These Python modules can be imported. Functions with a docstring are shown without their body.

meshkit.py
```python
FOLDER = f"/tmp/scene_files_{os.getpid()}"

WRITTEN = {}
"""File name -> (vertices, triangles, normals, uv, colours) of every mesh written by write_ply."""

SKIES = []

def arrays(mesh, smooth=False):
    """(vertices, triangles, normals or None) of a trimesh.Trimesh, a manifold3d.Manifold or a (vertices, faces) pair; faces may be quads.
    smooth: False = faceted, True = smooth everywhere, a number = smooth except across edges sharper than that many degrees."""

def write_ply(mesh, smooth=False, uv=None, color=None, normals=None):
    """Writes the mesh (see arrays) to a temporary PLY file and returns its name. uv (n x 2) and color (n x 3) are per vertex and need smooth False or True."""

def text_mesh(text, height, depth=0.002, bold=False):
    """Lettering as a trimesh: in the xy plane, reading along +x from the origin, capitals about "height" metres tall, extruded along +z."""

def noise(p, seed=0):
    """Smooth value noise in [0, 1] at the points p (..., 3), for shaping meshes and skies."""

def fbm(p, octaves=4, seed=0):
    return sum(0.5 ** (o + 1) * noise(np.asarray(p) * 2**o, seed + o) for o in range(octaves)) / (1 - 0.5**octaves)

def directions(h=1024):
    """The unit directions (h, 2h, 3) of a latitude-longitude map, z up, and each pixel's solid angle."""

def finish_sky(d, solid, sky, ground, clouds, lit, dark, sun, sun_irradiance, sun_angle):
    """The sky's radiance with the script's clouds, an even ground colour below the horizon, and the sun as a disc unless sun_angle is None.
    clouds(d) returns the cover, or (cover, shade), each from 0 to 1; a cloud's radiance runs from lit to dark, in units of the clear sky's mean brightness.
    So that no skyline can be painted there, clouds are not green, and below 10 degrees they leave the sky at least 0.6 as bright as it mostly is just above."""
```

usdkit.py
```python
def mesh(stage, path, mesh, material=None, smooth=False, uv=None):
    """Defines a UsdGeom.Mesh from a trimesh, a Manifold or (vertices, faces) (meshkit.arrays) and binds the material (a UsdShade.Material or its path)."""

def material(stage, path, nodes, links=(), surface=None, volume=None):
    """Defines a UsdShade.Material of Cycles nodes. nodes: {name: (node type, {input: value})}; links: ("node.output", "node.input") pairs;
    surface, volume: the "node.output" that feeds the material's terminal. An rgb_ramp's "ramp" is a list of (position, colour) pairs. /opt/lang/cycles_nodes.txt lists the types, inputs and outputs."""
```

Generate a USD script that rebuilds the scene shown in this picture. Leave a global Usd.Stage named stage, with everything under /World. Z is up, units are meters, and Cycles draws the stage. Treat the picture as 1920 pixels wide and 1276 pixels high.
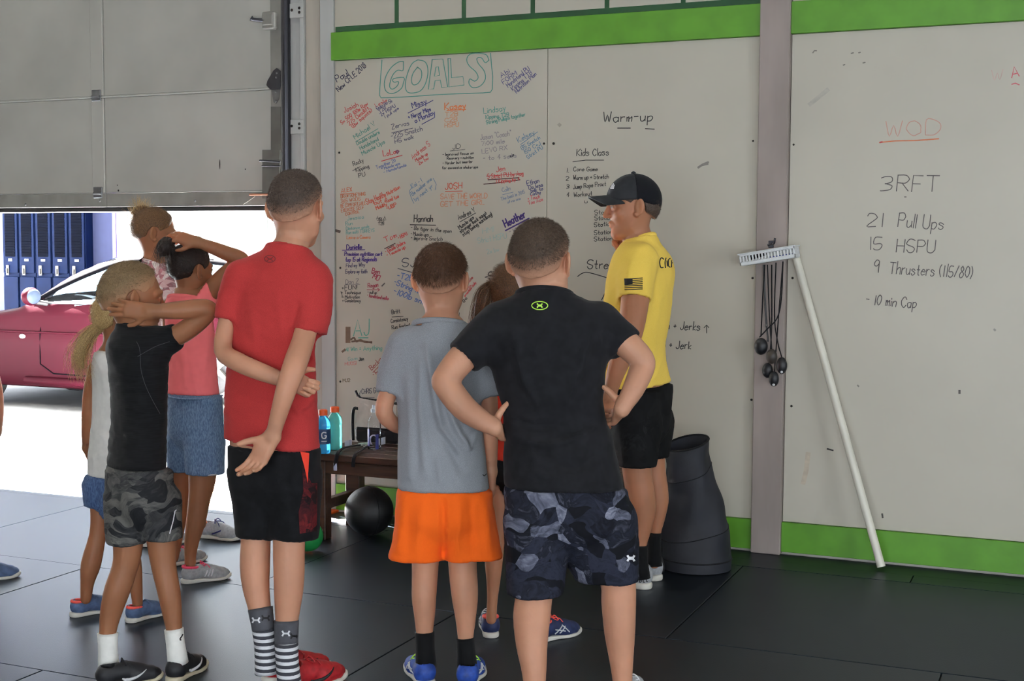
import math, random
import numpy as np, trimesh, usdkit, meshkit
from pxr import Usd, UsdGeom, UsdLux, UsdShade, Gf, Sdf, Vt
from shapely.geometry import Polygon, LineString, Point, box as sbox
from scipy.spatial import cKDTree

random.seed(7); np.random.seed(7)
stage = Usd.Stage.CreateInMemory()
UsdGeom.SetStageUpAxis(stage, 'Z'); UsdGeom.SetStageMetersPerUnit(stage, 1.0)
UsdGeom.Xform.Define(stage, '/World')

# ------------------------------------------------------------------ camera
F_PX, YAW, PITCH, ROLL = 2481.1, 0.4041, -0.0708, 0.0051
EYE = np.array([2.4591, -6.1831, 1.442])
_f = np.array([-math.sin(YAW) * math.cos(PITCH), math.cos(YAW) * math.cos(PITCH), math.sin(PITCH)])
_r = np.cross(_f, [0, 0, 1]); _r /= np.linalg.norm(_r); _u = np.cross(_r, _f)
RT = math.cos(ROLL) * _r + math.sin(ROLL) * _u
UP = -math.sin(ROLL) * _r + math.cos(ROLL) * _u
FW = _f
cam = UsdGeom.Camera.Define(stage, '/World/camera')
cam.CreateHorizontalApertureAttr(36.0); cam.CreateVerticalApertureAttr(36.0 * 1276 / 1920)
cam.CreateFocalLengthAttr(F_PX / 1920 * 36.0)
cam.CreateClippingRangeAttr((0.05, 500.0))
M = Gf.Matrix4d(*[float(x) for row in ((*RT, 0), (*UP, 0), (*(-FW), 0), (*EYE, 1)) for x in row])
cam.AddTransformOp().Set(M)
cam.CreateExposureAttr(-0.76)

# ------------------------------------------------------------------ light
sky = UsdLux.DomeLight.Define(stage, '/World/sky')
sky.CreateColorAttr(Gf.Vec3f(0.86, 0.93, 1.0)); sky.CreateIntensityAttr(3.7)
sun = UsdLux.DistantLight.Define(stage, '/World/sun')
sun.CreateColorAttr(Gf.Vec3f(1.0, 0.97, 0.93)); sun.CreateIntensityAttr(260.0); sun.CreateNormalizeAttr(True); sun.CreateAngleAttr(0.6)
_d = np.array([0.52, -0.16, -0.84]); _d /= np.linalg.norm(_d)
def aim(xf, d, pos=(0, 0, 0)):
    z = -np.asarray(d, float); z /= np.linalg.norm(z)
    x = np.cross([0, 0, 1.0] if abs(z[2]) < .99 else [0, 1.0, 0], z); x /= np.linalg.norm(x); y = np.cross(z, x)
    xf.AddTransformOp().Set(Gf.Matrix4d(*[float(q) for row in ((*x, 0), (*y, 0), (*z, 0), (*pos, 1)) for q in row]))
aim(sun, _d)

# ------------------------------------------------------------------ helpers
def ray(u, v): return FW + (u - 960) / F_PX * RT - (v - 638) / F_PX * UP
def px(u, v, d): return EYE + d * ray(u, v)                    # the point seen at a pixel, d metres along the view axis
def on_y(u, v, y=0.0):
    r = ray(u, v); return EYE + r * ((y - EYE[1]) / r[1])
def on_z(u, v, z=0.0):
    r = ray(u, v); return EYE + r * ((z - EYE[2]) / r[2])
def lin(c):
    c = np.asarray(c, float) / 255.0
    return np.where(c <= 0.04045, c / 12.92, ((c + 0.055) / 1.055) ** 2.4)
_used = {}
def numbered(path):
    n = _used.get(path, 0); _used[path] = n + 1
    return path if n == 0 else f'{path}_{n:03d}'
def tag(prim, label=None, cat=None, group=None, kind=None):
    for k, v in (('label', label), ('category', cat), ('group', group), ('kind', kind)):
        if v: prim.SetCustomDataByKey(k, v)
BASE = {}
def thing(name, label, cat, base=(0, 0, 0), group=None, kind=None):
    p = numbered('/World/' + name); x = UsdGeom.Xform.Define(stage, p)
    base = np.asarray(base, float); x.AddTranslateOp().Set(Gf.Vec3d(*map(float, base)))
    BASE[p] = base; tag(x.GetPrim(), label, cat, group, kind); return p
def part(parent, name, mesh, mat, label=None, smooth=False, kind=None):
    p = numbered(f'{parent}/{name}')
    v, f = arr(mesh); b = BASE.get(parent, np.zeros(3)); BASE[p] = b
    m = usdkit.mesh(stage, p, (v - b, f), mat, smooth=smooth)
    tag(m.GetPrim(), label, kind=kind); return p
def single(name, mesh, mat, label=None, cat=None, group=None, kind=None, smooth=False):
    p = numbered('/World/' + name)
    m = usdkit.mesh(stage, p, arr(mesh), mat, smooth=smooth); tag(m.GetPrim(), label, cat, group, kind); BASE[p] = np.zeros(3); return p
def struct(name, mesh, mat, smooth=False): return single(name, mesh, mat, kind='structure', smooth=smooth)
def arr(m):
    if isinstance(m, tuple): return np.asarray(m[0], float), np.asarray(m[1], int)
    v, f, _ = meshkit.arrays(m); return v, f
def cat(*ms):
    vs, fs, n = [], [], 0
    for m in ms:
        v, f = arr(m); vs.append(v); fs.append(f + n); n += len(v)
    return np.vstack(vs), np.vstack(fs)
def bx(x0, x1, y0, y1, z0, z1, b=0.0):
    """A box with its edges chamfered by b."""
    if b <= 0:
        m = trimesh.creation.box([x1 - x0, y1 - y0, z1 - z0]); m.apply_translation([(x0 + x1) / 2, (y0 + y1) / 2, (z0 + z1) / 2]); return m
    c = np.array([(x0 + x1) / 2, (y0 + y1) / 2, (z0 + z1) / 2]); h = np.array([x1 - x0, y1 - y0, z1 - z0]) / 2
    b = min(b, h.min() * .9); pts = []
    for s in np.ndindex(2, 2, 2):
        s = np.array(s) * 2 - 1
        for k in range(3):
            q = h - b; q = q.copy(); q[k] = h[k]; pts.append(c + s * q)
    return trimesh.convex.convex_hull(np.array(pts))
def hull(pts): return trimesh.convex.convex_hull(np.asarray(pts, float))
def slab(poly_pts, n, t):
    """A planar polygon in 3-D given thickness t along n."""
    a = np.asarray(poly_pts, float); n = np.asarray(n, float); return hull(np.vstack([a, a + n * t]))
def frames(p):
    p = np.asarray(p, float); t = np.gradient(p, axis=0); t /= np.linalg.norm(t, axis=1, keepdims=True) + 1e-12
    a = np.cross(t[0], [0, 0, 1.0] if abs(t[0][2]) < .9 else [1.0, 0, 0]); a /= np.linalg.norm(a); A = [a]
    for i in range(1, len(p)):
        a = A[-1] - t[i] * (A[-1] @ t[i]); a /= np.linalg.norm(a) + 1e-12; A.append(a)
    A = np.array(A); return t, A, np.cross(t, A)
def tube(p, r, n=8, caps=True, flat=1.0):
    p = np.asarray(p, float); r = np.broadcast_to(np.asarray(r, float), (len(p),)); _, A, B = frames(p)
    ang = np.arange(n) * 2 * np.pi / n
    v = p[:, None] + r[:, None, None] * (np.cos(ang)[None, :, None] * A[:, None] + flat * np.sin(ang)[None, :, None] * B[:, None])
    i, j = np.meshgrid(np.arange(len(p) - 1), np.arange(n), indexing='ij')
    q = np.stack([i * n + j, i * n + (j + 1) % n, (i + 1) * n + (j + 1) % n, (i + 1) * n + j], -1).reshape(-1, 4)
    f = np.vstack([q[:, [0, 1, 2]], q[:, [0, 2, 3]]]); v = v.reshape(-1, 3)
    if caps:
        k = len(v); v = np.vstack([v, p[0], p[-1]]); e = (len(p) - 1) * n
        f = np.vstack([f, [[k, (j + 1) % n, j] for j in range(n)], [[k + 1, e + j, e + (j + 1) % n] for j in range(n)]])
    return v, f
def smooth_path(p, n=6):
    p = np.asarray(p, float); q = np.vstack([2 * p[0] - p[1], p, 2 * p[-1] - p[-2]]); out = []
    for i in range(1, len(q) - 2):
        for t in np.linspace(0, 1, n, endpoint=False):
            a, b, c, d = q[i - 1:i + 3]
            out.append(.5 * (2 * b + (c - a) * t + (2 * a - 5 * b + 4 * c - d) * t * t + (3 * b - a - 3 * c + d) * t ** 3))
    out.append(p[-1]); return np.array(out)
def lathe(profile, n=32, c=(0, 0, 0)):
    pr = np.asarray(profile, float); ang = np.arange(n) * 2 * np.pi / n
    v = np.stack([pr[:, None, 0] * np.cos(ang), pr[:, None, 0] * np.sin(ang), np.repeat(pr[:, 1:2], n, 1)], -1).reshape(-1, 3) + np.asarray(c)
    i, j = np.meshgrid(np.arange(len(pr) - 1), np.arange(n), indexing='ij')
    q = np.stack([i * n + j, i * n + (j + 1) % n, (i + 1) * n + (j + 1) % n, (i + 1) * n + j], -1).reshape(-1, 4)
    return v, np.vstack([q[:, [0, 1, 2]], q[:, [0, 2, 3]]])
def sphere(c, r, sub=3):
    m = trimesh.creation.icosphere(sub, 1.0); return np.array(m.vertices) * np.asarray(r) + np.asarray(c), np.array(m.faces)
def uvgrid(fn, nu, nv):
    """A grid surface fn(s, t) with s, t in [0, 1]."""
    s, t = np.meshgrid(np.linspace(0, 1, nu), np.linspace(0, 1, nv), indexing='ij'); v = fn(s, t).reshape(-1, 3)
    i, j = np.meshgrid(np.arange(nu - 1), np.arange(nv - 1), indexing='ij')
    q = np.stack([i * nv + j, i * nv + j + 1, (i + 1) * nv + j + 1, (i + 1) * nv + j], -1).reshape(-1, 4)
    return v, np.vstack([q[:, [0, 1, 2]], q[:, [0, 2, 3]]])

# ------------------------------------------------------------------ materials
UsdGeom.Scope.Define(stage, '/World/Looks'); _mats = {}
def mat(name, col, rough=.5, metal=0.0, var=.08, scale=12.0, bump=0.0, bscale=150.0, spec=.5, second=None, stretch=(1, 1, 1), contrast=(.35, .65), sss=0.0, **extra):
    """A principled material whose colour wanders between two tones with noise, and with fine relief."""
    if name in _mats: return _mats[name]
    c = lin(col) if max(col) > 1.01 else np.asarray(col, float)
    c2 = lin(second) if second is not None else np.clip(c * (1 - 2 * var), 0, 1)
    c1 = c if second is not None else np.clip(c * (1 + var), 0, 1)
    nodes = {'g': ('geometry', {}), 'mp': ('mapping', {'scale': stretch}), 'n': ('noise_texture', {'scale': scale, 'detail': 4.0}),
             'rp': ('rgb_ramp', {'ramp': [(0, c2), (contrast[0], c2), (contrast[1], c1), (1, c1)]}),
             'p': ('principled_bsdf', {'roughness': rough, 'metallic': metal, 'specular_ior_level': spec, **extra})}
    links = [('g.position', 'mp.vector'), ('mp.vector', 'n.vector'), ('n.fac', 'rp.fac'), ('rp.color', 'p.base_color')]
    if bump:
        nodes['n2'] = ('noise_texture', {'scale': bscale, 'detail': 3.0}); nodes['b'] = ('bump', {'strength': bump, 'distance': .004})
        links += [('mp.vector', 'n2.vector'), ('n2.fac', 'b.height'), ('b.normal', 'p.normal')]
    if sss:
        nodes['p'][1].update(subsurface_weight=sss, subsurface_scale=.01, subsurface_radius=(1, .35, .2))
    m = usdkit.material(stage, '/World/Looks/' + name, nodes, links, surface='p.BSDF'); _mats[name] = m; return m
def glow(name, col, strength):
    m = usdkit.material(stage, '/World/Looks/' + name, {'e': ('emission', {'color': col, 'strength': strength})}, [], surface='e.emission'); return m
def pane(name, tint=(1, 1, 1), rough=0.0):
    return usdkit.material(stage, '/World/Looks/' + name, {'t': ('transparent_bsdf', {'color': tint}), 'g': ('glossy_bsdf', {'color': (1, 1, 1), 'roughness': rough}), 'f': ('layer_weight', {'blend': .14}), 'm': ('mix_closure', {})},
                           [('f.fresnel', 'm.fac'), ('t.BSDF', 'm.closure1'), ('g.BSDF', 'm.closure2')], surface='m.closure')
# ------------------------------------------------------------------ the room
RUBBER = mat('rubber_mat', (9, 10, 14), rough=.42, var=.3, scale=2.5, bump=.1, bscale=260, spec=.62, specular_tint=(.44, .70, 1.0))
RUBBER2 = mat('rubber_mat_worn', (11, 12, 16), rough=.46, var=.3, scale=3.5, bump=.1, bscale=240, spec=.62, specular_tint=(.44, .70, 1.0))
BOARD = mat('whiteboard_white', (194, 188, 174), rough=.42, var=.02, scale=1.6, spec=.35)
WALLP = mat('wall_paint', (188, 185, 176), rough=.7, var=.05, scale=3)
GREEN = mat('green_paint', (92, 152, 40), rough=.45, var=.07, scale=7, bump=.08, bscale=60)
DKGREEN = mat('dark_green_paint', (20, 74, 38), rough=.5, var=.1, scale=9)
POSTM = mat('post_paint', (158, 145, 140), rough=.65, var=.08, scale=6, bump=.2, bscale=40, stretch=(1, 1, .25))
DOORM = mat('door_enamel', (184, 182, 175), rough=.55, var=.05, scale=2.2, bump=.05, bscale=220)
GALV = mat('galvanised_steel', (118, 118, 120), rough=.42, metal=.7, var=.12, scale=14)
DKSTEEL = mat('dark_steel', (70, 70, 76), rough=.34, metal=.85, var=.15, scale=10, stretch=(1, 1, .2))
GREYMETAL = mat('grey_door_rail', (140, 138, 132), rough=.5, var=.08, scale=8)
DKPLATE = mat('dull_grey_plate', (96, 95, 90), rough=.6, var=.1, scale=10)
JAMB = mat('jamb_paint', (190, 190, 187), rough=.6, var=.06, scale=5, stretch=(1, 1, .3))
JAMB2 = mat('jamb_timber', (180, 172, 160), rough=.65, var=.09, scale=9, stretch=(1, 1, .15), bump=.1)
BLACK = mat('black_rubber', (16, 16, 18), rough=.6, var=.2)
SCREWM = mat('screw_dark', (48, 44, 40), rough=.5, metal=.5)
STAIN = mat('dark_stain', (58, 52, 48), rough=.7, var=.25, scale=60)

# floor of 4 x 6 foot rubber mats in staggered rows
floor = thing('floor', None, None, kind='structure')
part(floor, 'subfloor', bx(-9, 6.2, -9, -0.2, -.03, -.0125), BLACK)
part(floor, 'subfloor', bx(-1.235, 6.2, -.2, 0.03, -.03, -.0125), BLACK)
rowY = [(-.318, -.175, 0), (-1.538, -.318, 1.098), (-2.758, -1.538, .243), (-3.978, -2.758, 1.098), (-5.2, -3.978, .243), (-6.4, -5.2, 1.098)]
rng = random.Random(3)
for k, (y0, y1, xo) in enumerate(rowY):
    for i in range(-5, 4):
        x0 = xo + 1.83 * i; x1 = x0 + 1.83
        if x0 > 6: continue
        g = .0022
        part(floor, 'mat', bx(x0 + g, min(x1, 6.2) - g, y0 + g, y1 - g, -.0125, 0 + rng.uniform(-.0012, .0004), .0015), RUBBER if rng.random() < .6 else RUBBER2)
part(floor, 'mat', bx(-1.2, 2.9, -.175 + .002, -.004, -.0125, -.001, .0015), RUBBER)
part(floor, 'mat', bx(2.904, 6.2, -.175 + .002, -.004, -.0125, -.001, .0015), RUBBER)

struct('wall_back', cat(bx(-1.236, 6.2, .014, .12, -.03, 4.25), bx(-9, -1.236, .10, .2, 3.05, 4.25)), WALLP)
struct('wall_left', bx(-9.12, -9, -9, .3, -.03, 4.25), WALLP)
struct('ceiling', bx(-9.1, 6.2, -9, .2, 4.25, 4.35), WALLP)
struct('wall_front', cat(bx(-9, .3, -9.12, -9, -.03, 4.25), bx(.3, 6.2, -9.12, -9, 2.6, 4.25)), WALLP)
struct('wall_right', cat(bx(6.2, 6.32, -2.8, .12, -.03, 4.25), bx(6.2, 6.32, -9, -5.2, -.03, 4.25), bx(6.2, 6.32, -5.2, -2.8, 2.5, 4.25)), WALLP)

def seg(X0, X1, Y0, Y1, Z0, Z1, m, name, b=.002): return struct(name, bx(X0, X1, Y0, Y1, Z0, Z1, b), m)
seg(-1.232, 1.068, -.02, .012, 2.4227, 2.569, GREEN, 'trim_1')
seg(1.208, 6.2, -.02, .012, 2.4227, 2.569, GREEN, 'trim_2')
seg(-1.215, 1.068, -.016, .012, .012, .1532, GREEN, 'baseboard_back')
seg(1.208, 6.2, -.016, .012, .012, .1532, GREEN, 'baseboard_right')
post = thing('wall_post', 'rough mauve-grey wooden post between the warm-up board and the workout board', 'post', (1.138, -.02, 0), kind='structure')
part(post, 'timber', bx(1.068, 1.208, -.04, .012, 0, 4.2, .004), POSTM)
for (u, v, rr) in ((1414, 263, .006), (1411, 520, .006), (1411, 749, .006), (1426, 318, .003), (1449, 30, .003)):
    pass

# ---- whiteboards
def board(name, label, x0, x1, screws):
    t = thing(name, label, 'whiteboard', ((x0 + x1) / 2, .006, .153))
    part(t, 'panel', bx(x0, x1, 0, .012, .155, 2.4215, .0012), BOARD)
    for (u, v, r) in screws:
        p = on_y(u, v, 0); 
        part(t, 'screw', sphere(p, (r, .003, r), 1), SCREWM, smooth=True)
    return t
goals = board('goals_whiteboard', 'large whiteboard panel covered in coloured handwritten goals beside the roll-up door', -1.2185, -.0015,
              [(636, 286, .006), (1020, 269, .006), (638, 502, .006), (638, 715, .006), (640, 793, .005)])
warm = board('warm_up_whiteboard', 'plain whiteboard panel with the black warm-up list behind the man in yellow', .0015, 1.066,
             [(1038, 269, .007), (1412, 264, .005), (1411, 521, .006), (1409, 749, .006)])
wod = board('workout_whiteboard', 'whiteboard panel right of the post with the numbered workout list', 1.2105, 6.19,
            [(1486, 521, .006), (1484, 761, .006), (1488, 271, .005)])

# ---- upper white board with green grid
upb = thing('gridded_board', 'white upper panel with a dark green painted grid above the left green rail', 'board', (-.1, .006, 2.57))
part(upb, 'panel', bx(-1.2185, 1.066, 0, .012, 2.5705, 3.3, .001), BOARD)
part(upb, 'grid_line', bx(-1.212, 1.066, -.0025, -.0003, 2.571, 2.600), DKGREEN)
for u in (744, 870, 999, 1138, 1281):
    x = on_y(u, 20)[0]; part(upb, 'grid_line', bx(x - .0115, x + .0115, -.0025, -.0003, 2.600, 3.3), DKGREEN)
single('upper_white_board', bx(1.2105, 6.19, 0, .012, 2.5705, 3.3, .001), BOARD, 'white upper panel above the green rail right of the post', 'board')

# ---- door frame timbers
def X(u, v=250, y=0): return on_y(u, v, y)[0]
seg(X(603), -1.2205, -.012, .05, 0, 4.2, JAMB, 'trim_3')
seg(X(575), X(602), -.004, .06, 0, 4.2, JAMB2, 'trim_4')
seg(X(567), X(574), -.022, .06, 0, 4.2, JAMB, 'trim_5')
seg(X(546), X(566.5), -.006, .06, 0, 4.2, JAMB, 'trim_6')

# ---- sectional door, half raised
door = thing('door_1', 'off-white sectional roll-up door raised to head height', 'garage door', (-3.5, .04, 1.65), kind='structure')
DY = .03
xe = X(509, 250, DY)
zs = [1.742, 2.245, 2.79, 3.33]
stiles = [X(185, 250, DY) - 1.52 * k for k in range(0, 4)]
zs[1] = on_y(350, 174, DY)[2]; 
step = zs[1] - zs[0] + .09
zs = [zs[0], zs[1], zs[1] + step, zs[1] + 2 * step]
for k in range(3):
    z0, z1 = zs[k] + (.0 if k == 0 else .006), zs[k + 1] - .006
    xr = xe
    for s in stiles:
        part(door, 'door_panel', bx(s + .046, xr, DY, DY + .03, z0, z1, .003), DOORM)
        part(door, 'stile', bx(s - .046, s + .044, DY - .008, DY + .03, z0, z1, .004), DOORM)
        part(door, 'hinge', cat(bx(s - .035, s + .03, DY - .016, DY - .006, z0 - .03, z0 + .035, .003), tube([(s - .03, DY - .018, z0 - .003), (s + .028, DY - .018, z0 - .003)], .008)), GALV)
        xr = s - .048
    part(door, 'seam_rail', bx(-8, xe, DY - .012, DY + .03, z1 + .001, z1 + .011, .003), DOORM)
zb = on_y(250, 388, DY)[2]
part(door, 'bottom_rail', bx(stiles[0] + .06, xe, DY - .012, DY + .03, zb, zs[0] - .002, .003), GREYMETAL)
part(door, 'bottom_rail', bx(-8, stiles[0] + .056, DY - .012, DY + .03, zb, zs[0] - .002, .003), GREYMETAL)
part(door, 'rubber_seal', bx(-8, xe + .05, DY - .004, DY + .03, zb - .03, zb, .006), BLACK)
for (u, v) in ((48, 383), (187, 376), (366, 376)):
    part(door, 'bolt', sphere(on_y(u, v, DY - .013), (.008, .004, .008), 1), GALV, smooth=True)
# dark end stile, its hinges, the latch and the bottom bracket
part(door, 'end_stile', bx(xe, X(536, 250, DY), DY - .006, DY + .03, zs[0] - .09, 4.2, .002), GREYMETAL)
def plate(uv, y, t, m, name, par=door, b=0):
    return part(par, name, slab([on_y(u, v, y) for u, v in uv], (0, -1, 0), t), m)
plate([(510, 0), (528, 0), (528, 200), (510, 200)], DY - .007, .002, GREYMETAL, 'end_plate')
plate([(508, 200), (527, 200), (527, 330), (508, 330)], DY - .007, .002, DKPLATE, 'end_plate')
plate([(521, 128), (527, 133), (528, 158), (526, 168), (509, 168), (502, 160), (504, 152), (511, 146), (515, 133)], DY - .007, .014, DKSTEEL, 'roller_hinge')
plate([(510, 168), (526, 168), (524, 186), (519, 194), (514, 192)], DY - .007, .006, GALV, 'hinge_leaf')
for (u, v) in ((519, 137), (518, 145), (517, 172), (517, 190)):
    part(door, 'bolt', sphere(on_y(u, v, DY - .02), .006, 1), GALV, smooth=True)
p0 = on_y(501, 40, DY); p1 = on_y(523, 40, DY)
part(door, 'latch_body', cat(bx(p0[0], p1[0], DY - .055, DY - .006, on_y(500, 56)[2], on_y(500, 23)[2], .006), bx(p0[0] + .006, p1[0] - .004, DY - .062, DY - .05, on_y(500, 49)[2], on_y(500, 29)[2], .004)), GREYMETAL)
part(door, 'latch_handle', tube(smooth_path([on_y(504, 39, DY - .05), on_y(488, 37.5, DY - .055), on_y(476, 36.5, DY - .055), on_y(471, 34, DY - .06)], 4), [.010] * 11 + [.014, .015]), DKSTEEL, smooth=True)
plate([(494, 281), (527, 281), (526, 372), (494, 372)], DY - .008, .012, DKPLATE, 'bottom_bracket')
part(door, 'bracket_pin', tube([on_y(487, 301, DY - .03), on_y(526, 303, DY - .03)], .006), DKSTEEL, smooth=True)
part(door, 'bracket_pin', tube([on_y(491, 311, DY - .03), on_y(526, 311, DY - .03)], .004), DKSTEEL, smooth=True)
part(door, 'pull_strap', tube([on_y(468, 364.5, DY - .03), on_y(505, 364, DY - .03)], .006), mat('strap_brown', (140, 92, 70), rough=.8), smooth=True)
part(door, 'cord', tube(smooth_path([on_y(478, 368, DY - .02), on_y(468, 375, DY - .02), on_y(456, 383, DY - .02)], 4), .0018, 5), JAMB)
part(door, 'cord', tube([on_y(501.5, 384, DY), on_y(501.5, 480, DY), on_y(502, 900, DY), on_y(502, 940, DY)], .0022, 5), JAMB)
for (u, v, w, h) in ((412, 308, .004, .03), (222, 357, .006, .006), (220, 347, .004, .003), (460, 317, .004, .004)):
    part(door, 'scuff', sphere(on_y(u, v, DY - .0), (w, .0012, h), 1), STAIN, smooth=True)
# track and brackets
trk = thing('door_track', 'dark steel vertical roller track along the right edge of the roll-up door', 'door track', (X(537), -.05, 0))
xt = X(537, 250, -.03)
def trackprof():
    pts = []
    for a in np.linspace(-2.6, 2.2, 16): pts.append((xt + .026 * math.sin(a), -.03 - .026 * math.cos(a)))
    return pts
pr = trackprof()
def ribbon_z(pr, z0, z1, th):
    pr = np.array(pr); t = np.gradient(pr, axis=0); t /= np.linalg.norm(t, axis=1, keepdims=True); n = np.stack([t[:, 1], -t[:, 0]], 1)
    loop = np.vstack([pr, (pr - n * th)[::-1]]); m = trimesh.creation.extrude_polygon(Polygon(loop).buffer(0), z1 - z0, engine='earcut'); m.apply_translation([0, 0, z0]); return m
part(trk, 'rail', ribbon_z(pr, .02, 4.2, .003), DKSTEEL)
part(trk, 'flange', bx(X(543.5), X(547), -.03, -.008, .02, 4.2, .001), GALV)
for vv in (19, 236, 700):
    q0 = on_y(541, vv, -.02); q1 = on_y(573, vv, -.02); hh = .045
    part(trk, 'bracket', cat(bx(q0[0], q1[0] - .008, -.0285, -.024, q0[2] - hh, q0[2] + hh * .7, .001), bx(q0[0] - .004, q0[0] + .004, -.05, -.024, q0[2] - hh, q0[2] + hh * .7, .001)), JAMB)
    for du, dv in ((6, 0), (20, -4), (20, 4)):
        part(trk, 'bolt', sphere(on_y(541 + du, vv + dv, -.03), (.008, .004, .008), 1), SCREWM, smooth=True)

# ------------------------------------------------------------------ outside
ASPH = mat('sunlit_concrete', (172, 174, 178), rough=.9, var=.05, scale=3.5, bump=.5, bscale=40)
SIDING = mat('siding_white', (236, 236, 232), rough=.6, var=.02)
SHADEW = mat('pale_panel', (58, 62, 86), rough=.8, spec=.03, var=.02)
LOCK = mat('locker_blue', (9, 19, 43), rough=.6, spec=.03, var=.08, scale=4)
LOCKD = mat('locker_blue_dark', (2, 4, 12), rough=.8, spec=.02, var=.15, scale=18)
NICKEL = mat('nickel', (120, 118, 114), rough=.4, metal=.6)
struct('ground', cat(bx(-40, 12, .125, 40, -.16, -.03), bx(-40, -1.24, -.172, .125, -.16, -.02)), ASPH)
def at(u, v, d): return px(u, v, d)
# far building: a locker alcove and white ribbed siding; its face runs parallel to the gym wall
BY = on_z(60, 462 + 1.47 * F_PX / 17.0, -.03)[1]
def XB(u, v=480, y=None): return on_y(u, v, BY if y is None else y)[0]
far = thing('far_building', 'white ribbed metal building across the sunlit yard behind the cars', 'building', (XB(300), BY, -.03))
x0 = XB(219); rib = []
w_ = XB(262) - XB(240)
x = x0
while x < x0 + 16:
    part(far, 'siding_panel', cat(bx(x, x + w_ - .01, BY, BY + .1, -.03, 4.4, .004), bx(x + w_ - .05, x + w_ - .01, BY - .03, BY + .01, -.03, 4.4, .012)), SIDING); x += w_
part(far, 'corner_trim', bx(x0 - .05, x0 - .004, BY - .02, BY + .43, -.03, 4.4, .004), mat('trim_violet', (120, 110, 190), rough=.5))
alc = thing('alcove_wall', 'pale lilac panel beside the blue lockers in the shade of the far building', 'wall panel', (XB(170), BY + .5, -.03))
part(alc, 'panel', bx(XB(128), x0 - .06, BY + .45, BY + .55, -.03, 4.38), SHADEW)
part(alc, 'post', bx(XB(206), XB(209), BY + .42, BY + .449, -.03, 4.4), mat('pale_post', (214, 222, 206), rough=.5))
struct('roof_canopy', bx(XB(-420), x0 - .05, BY - 4.2, BY + 2.4, 4.4, 4.55), SIDING)
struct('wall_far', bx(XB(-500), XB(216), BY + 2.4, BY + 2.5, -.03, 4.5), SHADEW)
lw = XB(64.5) - XB(33)
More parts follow.
